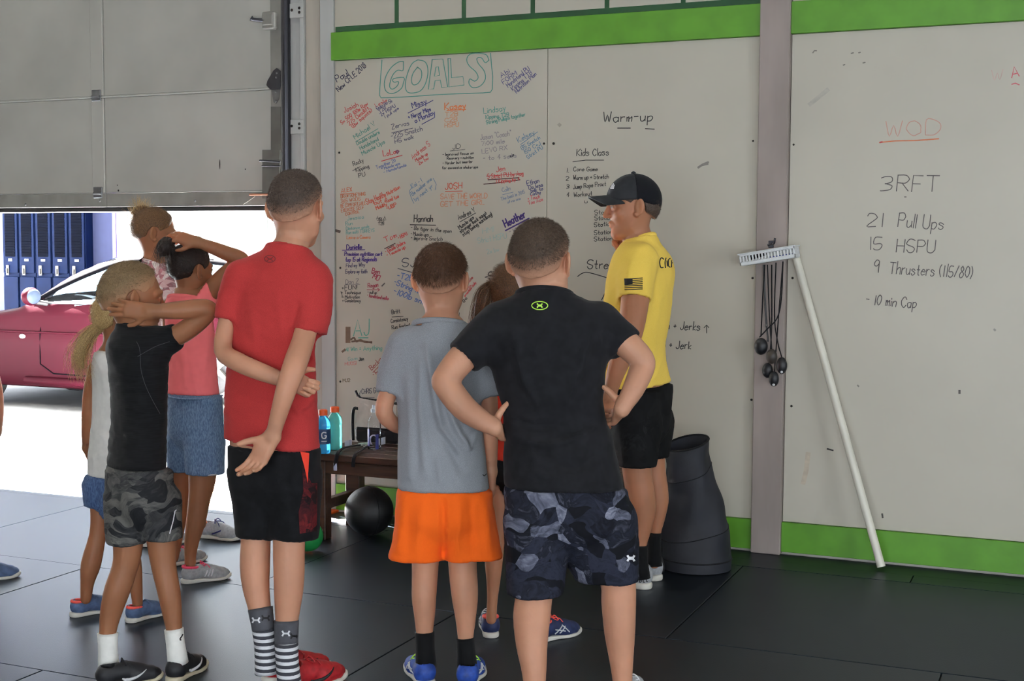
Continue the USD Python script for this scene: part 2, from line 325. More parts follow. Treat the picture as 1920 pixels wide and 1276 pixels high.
for k in range(-1, 4):
    xa = XB(33) + lw * (k - 1) + .004; xb_ = xa + lw - .008; y0 = BY + .3
    words = ['leftmost blue locker at the frame edge', 'blue metal locker, second column from the frame edge', 'blue metal locker, third column with a small tag by its handle', 'blue metal locker nearest the pale panel, its latch hidden by the car']
    t = thing('locker', words[k] if 0 <= k < 4 else 'blue metal locker number ' + str(k) if 0 else 'blue metal locker out of the frame to the left', 'locker', ((xa + xb_) / 2, y0, -.03), group='row of blue lockers')
    if k < -1 : pass
    part(t, 'body', bx(xa, xb_, y0 + .02, y0 + .45, -.03, 2.3, .004), LOCK)
    zz = [(-.0, 1.02), (1.04, 2.25)]
    for (z0, z1) in zz:
        part(t, 'door', bx(xa + .012, xb_ - .012, y0, y0 + .02, z0 + .03, z1, .004), LOCK)
    m0 = xa + .05; m1 = xb_ - .05
    sl = []
    for zc in np.arange(1.32, 2.2, .035): sl.append(bx(m0, m1, y0 - .006, y0 + .004, zc, zc + .016, .002))
    part(t, 'mesh_slats', cat(*sl), LOCKD)
    part(t, 'mesh_panel', bx(m0, m1, y0 - .002, y0 + .002, 1.28, 2.2), LOCKD)
    part(t, 'label_plate', bx((xa + xb_) / 2 - .035, (xa + xb_) / 2 + .035, y0 - .006, y0, 1.22, 1.255, .002), mat('label_white', (130, 132, 138), rough=.5))
    part(t, 'latch', cat(bx((xa + xb_) / 2 - .07, (xa + xb_) / 2 - .02, y0 - .012, y0, 1.04, 1.17, .004), bx((xa + xb_) / 2 - .055, (xa + xb_) / 2 - .035, y0 - .03, y0 - .01, 1.06, 1.13, .004)), NICKEL)
# ------------------------------------------------------------------ figures: signed-distance fields meshed with surface nets
def cvec(r, u, t): return r * RT + u * UP - t * FW               # right, up, towards the viewer
FH = np.array([FW[0], FW[1], 0.0]); FH /= np.linalg.norm(FH)      # "away", level
RH = np.cross(FH, [0, 0, 1.0])
def smin(a, b, k):
    if k <= 0: return np.minimum(a, b)
    h = np.maximum(k - np.abs(a - b), 0) / k; return np.minimum(a, b) - h * h * k * .25
def smax(a, b, k): return -smin(-a, -b, k)
BIG = .1
class Field:
    def __init__(s, lo, hi, h):
        s.lo = np.asarray(lo, float); s.h = h; s.n = np.maximum(np.ceil((np.asarray(hi) - s.lo) / h).astype(int) + 1, 4)
        s.ax = [(s.lo[k] + h * np.arange(s.n[k])) for k in range(3)]; s.d = np.full(s.n, BIG, np.float32)
    def block(s, lo, hi, m=.05):
        a = np.clip(np.floor((np.asarray(lo) - m - s.lo) / s.h).astype(int), 0, s.n); b = np.clip(np.ceil((np.asarray(hi) + m - s.lo) / s.h).astype(int) + 1, 0, s.n)
        return tuple(slice(int(x), int(y)) for x, y in zip(a, b))
    def pts(s, sl): return s.ax[0][sl[0]][:, None, None], s.ax[1][sl[1]][None, :, None], s.ax[2][sl[2]][None, None, :]
    def put(s, sl, d, k): 
        if d.size: s.d[sl] = smin(s.d[sl], d, k)
    def cut(s, sl, d, k=.0):
        if d.size: s.d[sl] = smax(s.d[sl], -d, k)
    def chain_d(s, P, R, m=.05, end=None, start=None):
        P = np.asarray(P, float); R = np.asarray(R, float)
        sl = s.block(P.min(0) - R.max(), P.max(0) + R.max(), m); out = np.full([max(0, q.stop - q.start) for q in sl], BIG, np.float32)
        if not out.size: return sl, out
        for i in range(len(P) - 1):
            a, b, ra, rb = P[i], P[i + 1], R[i], R[i + 1]; rm = max(ra, rb)
            bl = s.block(np.minimum(a, b) - rm, np.maximum(a, b) + rm, m); bl = tuple(slice(max(x.start, y.start), min(x.stop, y.stop)) for x, y in zip(bl, sl))
            if any(q.stop <= q.start for q in bl): continue
            x, y, z = s.pts(bl); e = b - a; L = max(e @ e, 1e-9)
            t = np.clip(((x - a[0]) * e[0] + (y - a[1]) * e[1] + (z - a[2]) * e[2]) / L, 0, 1)
            d = np.sqrt((x - a[0] - t * e[0]) ** 2 + (y - a[1] - t * e[1]) ** 2 + (z - a[2] - t * e[2]) ** 2) - (ra + (rb - ra) * t)
            o = tuple(slice(q.start - w.start, q.stop - w.start) for q, w in zip(bl, sl)); out[o] = np.minimum(out[o], d)
        x, y, z = s.pts(sl)
        for pl, sg in ((end, 1), (start, -1)):
            if pl is not None: out = np.maximum(out, sg * ((x - pl[0][0]) * pl[1][0] + (y - pl[0][1]) * pl[1][1] + (z - pl[0][2]) * pl[1][2])).astype(np.float32)
        return sl, out
    def chain(s, P, R, k=.01, **kw): sl, d = s.chain_d(P, R, **kw); s.put(sl, d, k)
    def ell(s, c, axes, r, k=.01, m=.05, cut=False):
        c = np.asarray(c, float); A = np.asarray(axes, float); r = np.asarray(r, float); e = np.abs(A.T) @ r
        sl = s.block(c - e, c + e, m); x, y, z = s.pts(sl); x = x - c[0]; y = y - c[1]; z = z - c[2]
        q = [(x * a[0] + y * a[1] + z * a[2]) for a in A]
        k0 = np.sqrt(sum((w / ri) ** 2 for w, ri in zip(q, r))); k1 = np.sqrt(sum((w / ri ** 2) ** 2 for w, ri in zip(q, r))) + 1e-9
        d = k0 * (k0 - 1) / k1
        (s.cut if cut else s.put)(sl, d, k)
    def loft_d(s, rows, grow=0.0, z0=None, z1=None, m=.05):
        """rows: (z, cx, cy, ax, ay (lateral unit), a, b, n); every z layer is a superellipse."""
        r = np.asarray(sorted(rows, key=lambda q: q[0]), float); Z = r[:, 0]; z0 = Z[0] if z0 is None else z0; z1 = Z[-1] if z1 is None else z1
        ext = r[:, 5].max() + grow
        sl = s.block([r[:, 1].min() - ext, r[:, 2].min() - ext, z0], [r[:, 1].max() + ext, r[:, 2].max() + ext, z1], m)
        x, y, z = s.pts(sl); zz = np.clip(s.ax[2][sl[2]], Z[0], Z[-1])
        if len(Z) > 2:
            from scipy.interpolate import PchipInterpolator
            I = PchipInterpolator(Z, r)(zz)
        else: I = np.stack([np.interp(zz, Z, r[:, k]) for k in range(8)], 1)
        cx, cy, lx, ly, a, b, n = (I[:, k][None, None, :] for k in range(1, 8)); a = a + grow; b = b + grow
        L = np.sqrt(lx * lx + ly * ly); lx, ly = lx / L, ly / L
        p = np.abs((x - cx) * lx + (y - cy) * ly) / a; q = np.abs((y - cy) * lx - (x - cx) * ly) / b
        k0 = (p ** n + q ** n + 1e-9) ** (1 / n); k1 = np.sqrt((p / a) ** 2 + (q / b) ** 2) + 1e-6
        d = (k0 - 1) * np.minimum(k0 / k1, np.maximum(a, b))
        d = np.maximum(d, np.maximum(z0 - z, z - z1)); return sl, d.astype(np.float32)
    def mesh(s, smooth=2, lam=.5):
        return relax(*nets(s.d, s.lo, s.h), smooth, lam)
def nets(d, lo, h):
    ins = d < 0; n = np.array(d.shape)
    c = np.zeros(n - 1, np.int8)
    for o in np.ndindex(2, 2, 2): c += ins[o[0]:n[0] - 1 + o[0], o[1]:n[1] - 1 + o[1], o[2]:n[2] - 1 + o[2]]
    act = np.argwhere((c > 0) & (c < 8)); 
    if not len(act): return np.zeros((0, 3)), np.zeros((0, 3), int)
    idx = np.full(n - 1, -1, np.int32); idx[tuple(act.T)] = np.arange(len(act))
    V = {o: d[act[:, 0] + o[0], act[:, 1] + o[1], act[:, 2] + o[2]].astype(float) for o in np.ndindex(2, 2, 2)}
    acc = np.zeros((len(act), 3)); cnt = np.zeros(len(act))
    for o in np.ndindex(2, 2, 2):
        for k in range(3):
            if o[k]: continue
            o2 = list(o); o2[k] = 1; o2 = tuple(o2); a, b = V[o], V[o2]; mk = (a < 0) != (b < 0)
            t = np.where(mk, a / np.where(mk, a - b, 1), 0); p = np.tile(np.array(o, float), (len(act), 1)); p[:, k] += t
            acc += p * mk[:, None]; cnt += mk
    v = lo + h * (act + acc / cnt[:, None]); F = []
    for k in range(3):
        a, b = [(1, 2), (2, 0), (0, 1)][k]
        s0 = [slice(None)] * 3; s1 = [slice(None)] * 3; s0[k] = slice(0, -1); s1[k] = slice(1, None)
        A, B = ins[tuple(s0)], ins[tuple(s1)]; e = np.argwhere(A != B); e = e[(e[:, a] > 0) & (e[:, b] > 0) & (e[:, a] < n[a] - 1) & (e[:, b] < n[b] - 1)]
        if not len(e): continue
        fl = A[tuple(e.T)]; q = []
        for da, db in ((-1, -1), (0, -1), (0, 0), (-1, 0)):
            w = e.copy(); w[:, a] += da; w[:, b] += db; q.append(idx[tuple(w.T)])
        q = np.stack(q, 1); q[~fl] = q[~fl][:, ::-1]; F.append(q)
    F = np.vstack(F); F = F[(F >= 0).all(1)]
    return v, np.vstack([F[:, [0, 1, 2]], F[:, [0, 2, 3]]])
def relax(v, f, it=2, lam=.5):
    from scipy.sparse import coo_matrix
    if not len(v) or not it: return v, f
    e = np.vstack([f[:, [0, 1]], f[:, [1, 2]], f[:, [2, 0]]]); e = np.vstack([e, e[:, ::-1]])
    A = coo_matrix((np.ones(len(e)), (e[:, 0], e[:, 1])), shape=(len(v),) * 2).tocsr(); A.data[:] = 1; dg = np.asarray(A.sum(1)).ravel(); dg[dg == 0] = 1
    for _ in range(it):
        for w in (lam, -lam * 1.04): v = v + w * ((A @ v) / dg[:, None] - v)
    return v, f
def vnormals(v, f):
    n = np.zeros_like(v); fn = np.cross(v[f[:, 1]] - v[f[:, 0]], v[f[:, 2]] - v[f[:, 0]])
    for k in range(3): np.add.at(n, f[:, k], fn)
    return n / (np.linalg.norm(n, axis=1, keepdims=True) + 1e-12)
def to_px(v):
    d = v - EYE; z = d @ FW; return np.stack([960 + F_PX * (d @ RT) / z, 638 - F_PX * (d @ UP) / z], 1), z
def wrinkle(m, amp=.004, scale=(14, 14, 6), seed=0, folds=()):
    """Cloth relief: wandering creases, and folds given as (polyline in view coordinates, height, width in pixels)."""
    v, f = m; n = vnormals(v, f); w = meshkit.fbm(v * np.asarray(scale), 3, seed); w = 1 - np.abs(2 * w - 1) * 2.2; d = amp * w
    if folds:
        p, z = to_px(v); facing = np.clip(-(n @ FW), 0, 1)
        for path, hgt, wid in folds:
            q = np.asarray(path, float); best = np.full(len(p), 1e9); tt = np.zeros(len(p)); L = len(q) - 1
            for i in range(L):
                e = q[i + 1] - q[i]; t = np.clip(((p - q[i]) @ e) / (e @ e), 0, 1); dd = np.linalg.norm(p - q[i] - t[:, None] * e, axis=1); tt = np.where(dd < best, (i + t) / L, tt); best = np.minimum(best, dd)
            d = d + hgt * np.exp(-(best / wid) ** 2) * np.sqrt(np.clip(4 * tt * (1 - tt), 0, 1)) * facing
    return v + n * d[:, None], f

def curve(P, R, n=3):
    """Smooth resampling of a limb's stations."""
    q = smooth_path(np.column_stack([np.asarray(P, float), R]), n); return q[:, :3], np.maximum(q[:, 3], .002)
def stations(S, D):
    """(u, v, dd, r_px) -> points and radii in metres"""
    P = np.array([px(u, v, D + dd) for u, v, dd, r in S]); R = np.array([r * (D + dd) / F_PX for u, v, dd, r in S]); return curve(P, R)
def rows_of(rows, D, phi, n=2.3):
    """(uL, uR, v, dd, ratio) silhouettes -> loft rows; phi: how far the body faces right of straight away."""
    lat = math.cos(phi) * RH - math.sin(phi) * FH; out = []
    for r in rows:
        uL, uR, v, dd, ra = r[:5]; ph = phi if len(r) < 6 else r[5]; lt = math.cos(ph) * RH - math.sin(ph) * FH
        c = px((uL + uR) / 2, v, D + dd); w = (uR - uL) / 2 * (D + dd) / F_PX
        a = w / math.sqrt(math.cos(ph) ** 2 + (ra * math.sin(ph)) ** 2); out.append((c[2], c[0], c[1], lt[0], lt[1], a, a * ra, n))
    return out
def trap(f, P, R):
    f.chain(P, R, .0)
def hand(wrist, d, n, side, L, curl=(25, 25, 25, 25), spread=.06, thumb=(.55, .8, .25), tb=25, arm=None, lift=(0, 0, 0, 0), h=.0026):
    """A hand: palm, four jointed fingers and a thumb. d: wrist to knuckles, n: out of the palm, side: which lateral side the thumb is on."""
    d = np.asarray(d, float) / np.linalg.norm(d); n = np.asarray(n, float); n = n - d * (n @ d); n /= np.linalg.norm(n); t = np.cross(n, d) * side
    F = Field(wrist - L * 1.15, wrist + L * 1.15, h)
    off = np.array([.14, .047, -.045, -.13]) * L; ln = np.array([.40, .445, .41, .32]) * L; kn = np.array([.50, .53, .50, .46]) * L
    fr = np.array([.049, .051, .048, .042]) * L
    for i in range(4):
        k = wrist + d * kn[i] + t * off[i] - n * .01 * L; F.chain([wrist + t * off[i] * .62, (wrist + t * off[i] * .55 + k) / 2 + n * .006 * L, k], [.072 * L, .070 * L, fr[i] * 1.22], .016)
    F.ell(wrist + d * .22 * L + t * .12 * L + n * .03 * L, [d, t, n], [.15 * L, .085 * L, .06 * L], .02)
    for i in range(4):
        k = wrist + d * kn[i] + t * off[i] - n * .01 * L; sp = (spread * (1.5 - i)); P = [k]; th = math.radians(lift[i]); R = [fr[i] * 1.05]
        for j, (w, fa) in enumerate(((.46, .9), (.30, 1.1), (.24, .8))):
            th += math.radians(curl[i]) * fa; dr = math.cos(th) * (d * math.cos(sp) + t * math.sin(sp)) + math.sin(th) * n
            P.append(P[-1] + dr * ln[i] * w); R.append(fr[i] * (.98, .92, .78)[j])
        F.chain(P, R, .004, m=.02)
    b = wrist + d * .13 * L + t * .11 * L + n * .02 * L; td = d * thumb[0] + t * thumb[1] + n * thumb[2]; td /= np.linalg.norm(td)
    bend = d * .9 - t * .25 + n * .35; bend /= np.linalg.norm(bend); P = [b]; R = [.078 * L, .064 * L, .057 * L, .044 * L]
    for w, j in ((.19, 0), (.145, 1), (.12, 2)):
        x = td * math.cos(math.radians(tb * j)) + bend * math.sin(math.radians(tb * j)); x /= np.linalg.norm(x); P.append(P[-1] + x * w * L)
    F.chain(P, R, .007, m=.02)
    if arm is not None:
        F.chain(arm[0], arm[1], .015, m=.03, start=(wrist - d * .045, d))
    return F.mesh(2)
def head_axes(yaw, pitch, roll):
    """yaw right of straight away from the viewer, pitch up, roll clockwise (degrees) -> right, forward, up"""
    y, p, r = (math.radians(q) for q in (yaw, pitch, roll)); fw = math.cos(y) * FH + math.sin(y) * RH; rt = math.cos(y) * RH - math.sin(y) * FH; up = np.array([0, 0, 1.0])
    f2 = math.cos(p) * fw + math.sin(p) * up; u2 = -math.sin(p) * fw + math.cos(p) * up
    r2 = math.cos(r) * rt - math.sin(r) * u2; u3 = math.sin(r) * rt + math.cos(r) * u2; return np.array([r2, f2, u3])
def head_mesh(c, A, s, neck=None, h=.0038, jaw=1.0, long=1.0):
    g = lambda x, y, z: c + s * (x * A[0] + y * A[1] + z * A[2] * (long if z < 0 else 1))
    F = Field(c - .2 * s, c + .2 * s, h)
    F.ell(g(0, -.004, .005), A, s * np.array([.0735, .092, .086]), .02)
    F.ell(g(0, .022, -.052), A, s * np.array([.060 * jaw, .066, .066]), .03)
    F.chain([g(0, .066, -.112), g(0, .064, -.108)], [s * .021] * 2, .03)
    for q in (-1, 1):
        F.chain([g(.054 * jaw * q, .0, -.055), g(.045 * jaw * q, .02, -.088), g(.014 * q, .066, -.114)], [s * .014, s * .014, s * .014], .026)
        F.ell(g(.044 * q, .062, -.040), A, s * np.array([.018, .016, .014]), .02)
        F.chain([g(.010 * q, .088, .0055), g(.034 * q, .082, .008), g(.052 * q, .062, .0)], [s * .0085] * 3, .012)
    F.chain([g(0, .085, .002), g(0, .094, -.018), g(0, .106, -.042)], s * np.array([.009, .0085, .0105]), .012)
    for q in (-1, 1):
        F.chain([g(.011 * q, .094, -.046), g(.008 * q, .099, -.046)], [s * .0075] * 2, .006)
        F.ell(g(.031 * q, .091, -.014), A, s * np.array([.016, .014, .010]), .012, cut=True)
        F.ell(g(.031 * q, .073, -.014), A, s * np.array([.0135, .0125, .0125]), .003)
        F.chain([g(.015 * q, .0835, -.0085), g(.031 * q, .0870, -.0058), g(.046 * q, .079, -.010)], [s * .0040] * 3, .004); F.chain([g(.018 * q, .082, -.021), g(.031 * q, .0845, -.0225), g(.044 * q, .078, -.020)], [s * .0032] * 3, .005)
        E = np.array([A[0] * .87 * q + A[1] * .50, A[1] * .86 - A[0] * .50 * q + A[2] * .12, A[2] - A[1] * .15])
        F.ell(g(.083 * q, -.012, -.020), E, s * np.array([.006, .019, .032]), .006)
        F.ell(g(.088 * q, -.006, -.017), E, s * np.array([.005, .010, .019]), .004, cut=True)
        F.chain([g(.076 * q, .004, -.046), g(.077 * q, .0, -.050)], [s * .007] * 2, .006)
    F.chain([g(-.020, .078, -.073), g(-.008, .090, -.0705), g(0, .0905, -.0715), g(.008, .090, -.0705), g(.020, .078, -.073)], s * np.array([.004, .0062, .0055, .0062, .004]), .006)
    F.chain([g(-.018, .078, -.079), g(0, .0875, -.083), g(.018, .078, -.079)], s * np.array([.004, .0072, .004]), .006)
    if neck is not None: F.chain(neck[0], neck[1], .03)
    return F.mesh(1)
EYEW = mat('eye_white', (176, 168, 160), rough=.2, var=.02); IRIS = mat('iris_dark', (40, 30, 26), rough=.15, var=.1)
BROW = mat('eyebrow_brown', (58, 44, 36), rough=.8)
def eyes(p, c, A, s):
    g = lambda x, y, z: c + s * (x * A[0] + y * A[1] + z * A[2])
    for q in (-1, 1):
        e = part(p, 'eye', sphere(g(.031 * q, .0742, -.0145), s * .0126, 2), EYEW, smooth=True)
        part(p, 'eyebrow', tube(smooth_path([g(.012 * q, .0915, .0075), g(.030 * q, .0880, .0125), g(.049 * q, .0715, .0075)], 5), s * np.linspace(.0040, .0018, 11), 8, flat=.6), BROW, smooth=True)
        part(e, 'iris', sphere(g(.031 * q, .0822, -.0145), s * .0060, 2), IRIS, smooth=True)
HAIR_FADE = [None]
def hair_cap(c, A, s, t=.008, a=-.012, b=.62, h=.0042, side=-.02, seed=0, top=0.0, fade=.5, front=.058, low=-.102, nape=1):
    """Short hair: the skull grown by t, thinner towards the nape, ending at a hairline."""
    F = Field(c - .15 * s, c + .15 * s, h); sl = tuple(slice(0, k) for k in F.n); x, y, z = F.pts(sl)
    q = [(x - c[0]) * k[0] + (y - c[1]) * k[1] + (z - c[2]) * k[2] for k in A]; q = [w / s for w in q]
    r = np.array([.0735, .092, .086]); o = (0, -.004, .005); u = [q[k] - o[k] for k in range(3)]
    k0 = np.sqrt(sum((w / ri) ** 2 for w, ri in zip(u, r))); k1 = np.sqrt(sum((w / ri ** 2) ** 2 for w, ri in zip(u, r))) + 1e-9
    tt = t * np.clip(fade + (1 - fade) * (q[2] + .06) / .09, .25, 1) + top * np.clip(q[2] / .08, 0, 1) ** 2
    line = np.where(q[1] > .02, a + b * np.clip(q[1], .02, .1), a + b * q[1]); line = np.where(q[1] < -.03, np.maximum(line, low if side > -.5 else -.13), line)
    tt = tt * np.clip((q[2] - line) / .03, .06, 1)
    d = k0 * (k0 - 1) / k1 - tt
    nk = np.sqrt((q[0] / .056) ** 2 + ((q[1] + .050) / .042) ** 2) - 1; nk = smax(nk * .045 + np.clip(-.035 - q[2], 0, .1) * .42, np.abs(q[2] + .045) - .045, .01)   # hair down to the nape
    if nape: d = smin(d, nk - tt * .2, .03)
    d = smax(d, line - q[2], .01); d = smax(d, q[1] - front - .25 * np.clip(q[2], 0, .1), .012)
    ear = np.sqrt(((q[1] + .006) / .028) ** 2 + ((q[2] + .026) / .037) ** 2) - 1; d = smax(d, -np.where(np.abs(q[0]) > .045, ear * .028, 1.0), .004)
    F.d[:] = (d * s).astype(np.float32); v, f = F.mesh(1)
    ql = ((v - c) @ A.T) / s; lv = np.where(ql[:, 1] > .02, a + b * np.clip(ql[:, 1], .02, .1), a + b * ql[:, 1]); lv = np.where(ql[:, 1] < -.03, np.maximum(lv, low if side > -.5 else -.13), lv); HAIR_FADE[0] = np.clip((ql[:, 2] - lv) / (.006 if fade > .65 else .085), 0, 1)
    n = vnormals(v, f); return v + n * ((meshkit.fbm(v * 90, 2, seed) - .5) * .004)[:, None], f
def strands(parent, v, f, A, m, count, length, width=.0007, seed=0, comb=(0, -.3, -.5), jitter=.5, name='strands', lift=.45):
    """Fine hairs standing on a hair surface."""
    r = np.random.RandomState(seed); tri = v[f]; ar = np.linalg.norm(np.cross(tri[:, 1] - tri[:, 0], tri[:, 2] - tri[:, 0]), axis=1); k = r.choice(len(f), count, p=ar / ar.sum())
    w = r.dirichlet((1, 1, 1), count); p = (tri[k] * w[:, :, None]).sum(1); n = vnormals(v, f)[f[k]].mean(1)
    g = comb[0] * A[0] + comb[1] * A[1] + comb[2] * A[2]; d = n * lift + g + r.normal(0, jitter, (count, 3)) * .4; d /= np.linalg.norm(d, axis=1, keepdims=True)
    L = length * (0.6 + .6 * r.rand(count, 1)); pts = np.stack([p - n * .002, p + d * L * .5, p + d * L + g * L * .25], 1)
    add_curves(parent, name, pts, width, m)
def add_curves(parent, name, pts, width, m):
    pth = numbered(f'{parent}/{name}'); b = BASE.get(parent, np.zeros(3)); BASE[pth] = b; c = UsdGeom.BasisCurves.Define(stage, pth); n, k, _ = pts.shape
    c.CreateTypeAttr('linear'); c.CreateCurveVertexCountsAttr(Vt.IntArray.FromNumpy(np.full(n, k, np.int32))); c.CreatePointsAttr(Vt.Vec3fArray.FromNumpy((pts - b).reshape(-1, 3).astype(np.float32)))
    wd = np.tile(np.linspace(width, width * .35, k), n).astype(np.float32); c.CreateWidthsAttr(Vt.FloatArray.FromNumpy(wd)); c.SetWidthsInterpolation('vertex')
    UsdShade.MaterialBindingAPI.Apply(c.GetPrim()).Bind(m); tag(c.GetPrim(), kind='stuff')
def hairmat(name, c1, c2, sk=(190, 140, 112)):
    h = mat(name + '_strand', c1, second=c2, rough=.5, scale=240, spec=.3)
    m = usdkit.material(stage, '/World/Looks/' + name, {'g': ('geometry', {}), 'mp': ('mapping', {'scale': (1, 1, .35)}), 'n': ('noise_texture', {'scale': 420.0, 'detail': 3.0}), 'nl': ('noise_texture', {'scale': 18.0}), 'r': ('rgb_ramp', {'ramp': [(0, lin(c2)), (.3, lin(c2)), (.7, lin(c1)), (1, lin(c1))]}), 'at': ('attribute', {'attribute': 'fade'}), 'k': ('math', {'math_type': 'multiply_add', 'value2': .5, 'value3': -.28}), 'ad': ('math', {'math_type': 'multiply_add', 'value2': 1.25, 'use_clamp': True}), 'x': ('mix', {'color1': lin(sk)}), 'b': ('bump', {'strength': .5, 'distance': .003}), 'p': ('principled_bsdf', {'roughness': .6, 'specular_ior_level': .3})},
        [('g.position', 'mp.vector'), ('mp.vector', 'n.vector'), ('n.fac', 'r.fac'), ('n.fac', 'k.value1'), ('at.fac', 'ad.value1'), ('k.value', 'ad.value3'), ('ad.value', 'x.fac'), ('r.color', 'x.color2'), ('x.color', 'p.base_color'), ('n.fac', 'b.height'), ('b.normal', 'p.normal')], surface='p.BSDF')
    return (m, h)

# ---- shoes
def shoe(par, heel, toe_dir, L, um, sm, lm=None, cm=None, hi=.085, mark=None, mm=None, laces=True, tilt=0.0, label=None):
    """A trainer with its heel at a floor point, pointing along toe_dir (a level vector)."""
    f = np.array([toe_dir[0], toe_dir[1], 0.0]); f /= np.linalg.norm(f); r = np.cross(f, [0, 0, 1.0]); z = np.array([0, 0, 1.0]); k = L / .27
    W = lambda v: np.asarray(heel) + (np.asarray(v)[:, :1] * r + np.asarray(v)[:, 1:2] * f + np.asarray(v)[:, 2:3] * z) * k
    F = Field([-.075, -.025, -.01], [.075, .30, .14], .0042)
    F.chain([(0, .038, .052), (0, .045, .042)], [.032, .034], .02); F.chain([(0, .05, hi - .012), (0, .045, .05)], [.033, .034], .02)
    F.chain([(0, .05, .05), (0, .12, .052), (.002, .175, .036)], [.034, .037, .036], .025); F.chain([(.004, .17, .030), (.002, .215, .028), (0, .236, .026)], [.038, .036, .027], .02)
    F.chain([(0, .085, hi - .018), (0, .13, .068), (.0, .17, .055)], [.022, .021, .018], .02)
    sl = tuple(slice(0, q) for q in F.n); x, y, zz = F.pts(sl); F.d = smax(F.d, .012 - zz + 0 * x + 0 * y, .004).astype(np.float32)
    F.chain_cut = None; s2, d2 = F.chain_d([(0, .052, hi - .012), (0, .052, .2)], [.027, .03]); F.cut(s2, d2, .006)
    v, fc = F.mesh(2); up = part(par, 'shoe', (W(v), fc), um, label=label, smooth=True)
    G = Field([-.075, -.03, -.01], [.075, .30, .06], .004); sl = tuple(slice(0, q) for q in G.n); x, y, zz = G.pts(sl)
    P = [(0, .035), (.001, .12), (.005, .185), (.002, .236)]; R = [.037, .034, .044, .035]; d = np.full(G.n[:2], 1.0)
    xs, ys = G.ax[0][:, None], G.ax[1][None, :]
    pp = smooth_path(np.column_stack([P, R]), 6)
    for i in range(len(pp) - 1):
        a, b = pp[i], pp[i + 1]; e = b[:2] - a[:2]; t = np.clip(((xs - a[0]) * e[0] + (ys - a[1]) * e[1]) / (e @ e), 0, 1)
        d = np.minimum(d, np.hypot(xs - a[0] - t * e[0], ys - a[1] - t * e[1]) - (a[2] + (b[2] - a[2]) * t))
    topz = .026 - .010 * np.clip((ys - .04) / .1, 0, 1) + .004 * np.sin(ys * 60) * 0 + .014 * np.clip((ys - .225) / .04, 0, 1); toe = .012 * np.clip((ys - .21) / .06, 0, 1) ** 2
    hz = np.maximum(zz - topz[:, :, None], toe[:, :, None] - zz); G.d = smax(np.repeat(d[:, :, None], G.n[2], 2), np.broadcast_to(hz, G.n), .008).astype(np.float32)
    v, fc = G.mesh(1); part(up, 'sole', (W(v), fc), sm, smooth=True)
    if laces:
        ms = []
        for i, yy in enumerate((.112, .13, .148, .166)):
            zt = .093 - (yy - .10) * .45 + (hi - .085) * .5; ms.append(tube(W(smooth_path([(-.026, yy + .004, zt - .018), (-.012, yy, zt), (.012, yy + .006, zt), (.026, yy, zt - .018)], 4)), .0028 * k, 6))
        zt = .097 + (hi - .085) * .5
        for q in (-1, 1): ms.append(tube(W(smooth_path([(0, .102, zt), (.014 * q, .108, zt + .012), (.03 * q, .118, zt - .006), (.018 * q, .112, zt - .008), (0, .104, zt)], 4)), .0024 * k, 6)); ms.append(tube(W(smooth_path([(0, .104, zt), (.02 * q, .13, zt - .004), (.03 * q, .145, zt - .022)], 4)), .0022 * k, 6))
        part(up, 'laces', cat(*ms), lm, smooth=True)
    if cm is not None:
        a = np.linspace(0, 2 * np.pi, 25); ring = np.stack([.031 * np.cos(a), .05 + .040 * np.sin(a), hi + .004 + .010 * np.sin(a) * np.where(np.sin(a) > 0, .6, -.8) * 0 - .004 * np.sin(a)], 1); part(up, 'collar', tube(W(ring), .0075 * k, 8, caps=False), cm, smooth=True)
    if mark:                                                     # side emblem: thin strips pressed onto the upper
        tm = trimesh.Trimesh(v_up(F)[0], v_up(F)[1], process=False)
        ms = []
        for sd in (-1, 1):
            ms = []
            for path, wd in mark:
                q = smooth_path(np.array(path, float), 6); o = np.stack([np.full(len(q), .12 * sd), q[:, 0], q[:, 1]], 1); hit, ri, _ = tm.ray.intersects_location(o, np.tile([-sd, 0, 0.0], (len(q), 1)), multiple_hits=False)
                od = np.argsort(ri); hp = hit[od]
                if len(hp) > 2: hp = hp + [.0012 * sd, 0, 0]; w = wd if np.isscalar(wd) else np.interp(np.arange(len(hp)), np.linspace(0, len(hp) - 1, len(wd)), wd); ms.append(tube(W(hp), np.broadcast_to(np.asarray(w) * k, (len(hp),)), 6))
            if ms: part(up, 'side_mark', cat(*ms), mm or sm, smooth=True, kind='stuff' if len(mark) > 1 else None)
    return up
def v_up(F): return F.mesh(2)
SWOOSH = [([(.10, .034), (.118, .026), (.150, .034), (.195, .058)], [.0035, .0085, .006, .0015])]
STRIPES = [([(.115 + .016 * i, .030), (.128 + .016 * i, .064)], .0035) for i in range(3)]
CROSS = [([(.10, .028), (.135, .062)], .003), ([(.125, .028), (.152, .058)], .003), ([(.095, .050), (.15, .036)], .003), ([(.135, .066), (.17, .03)], .003)]

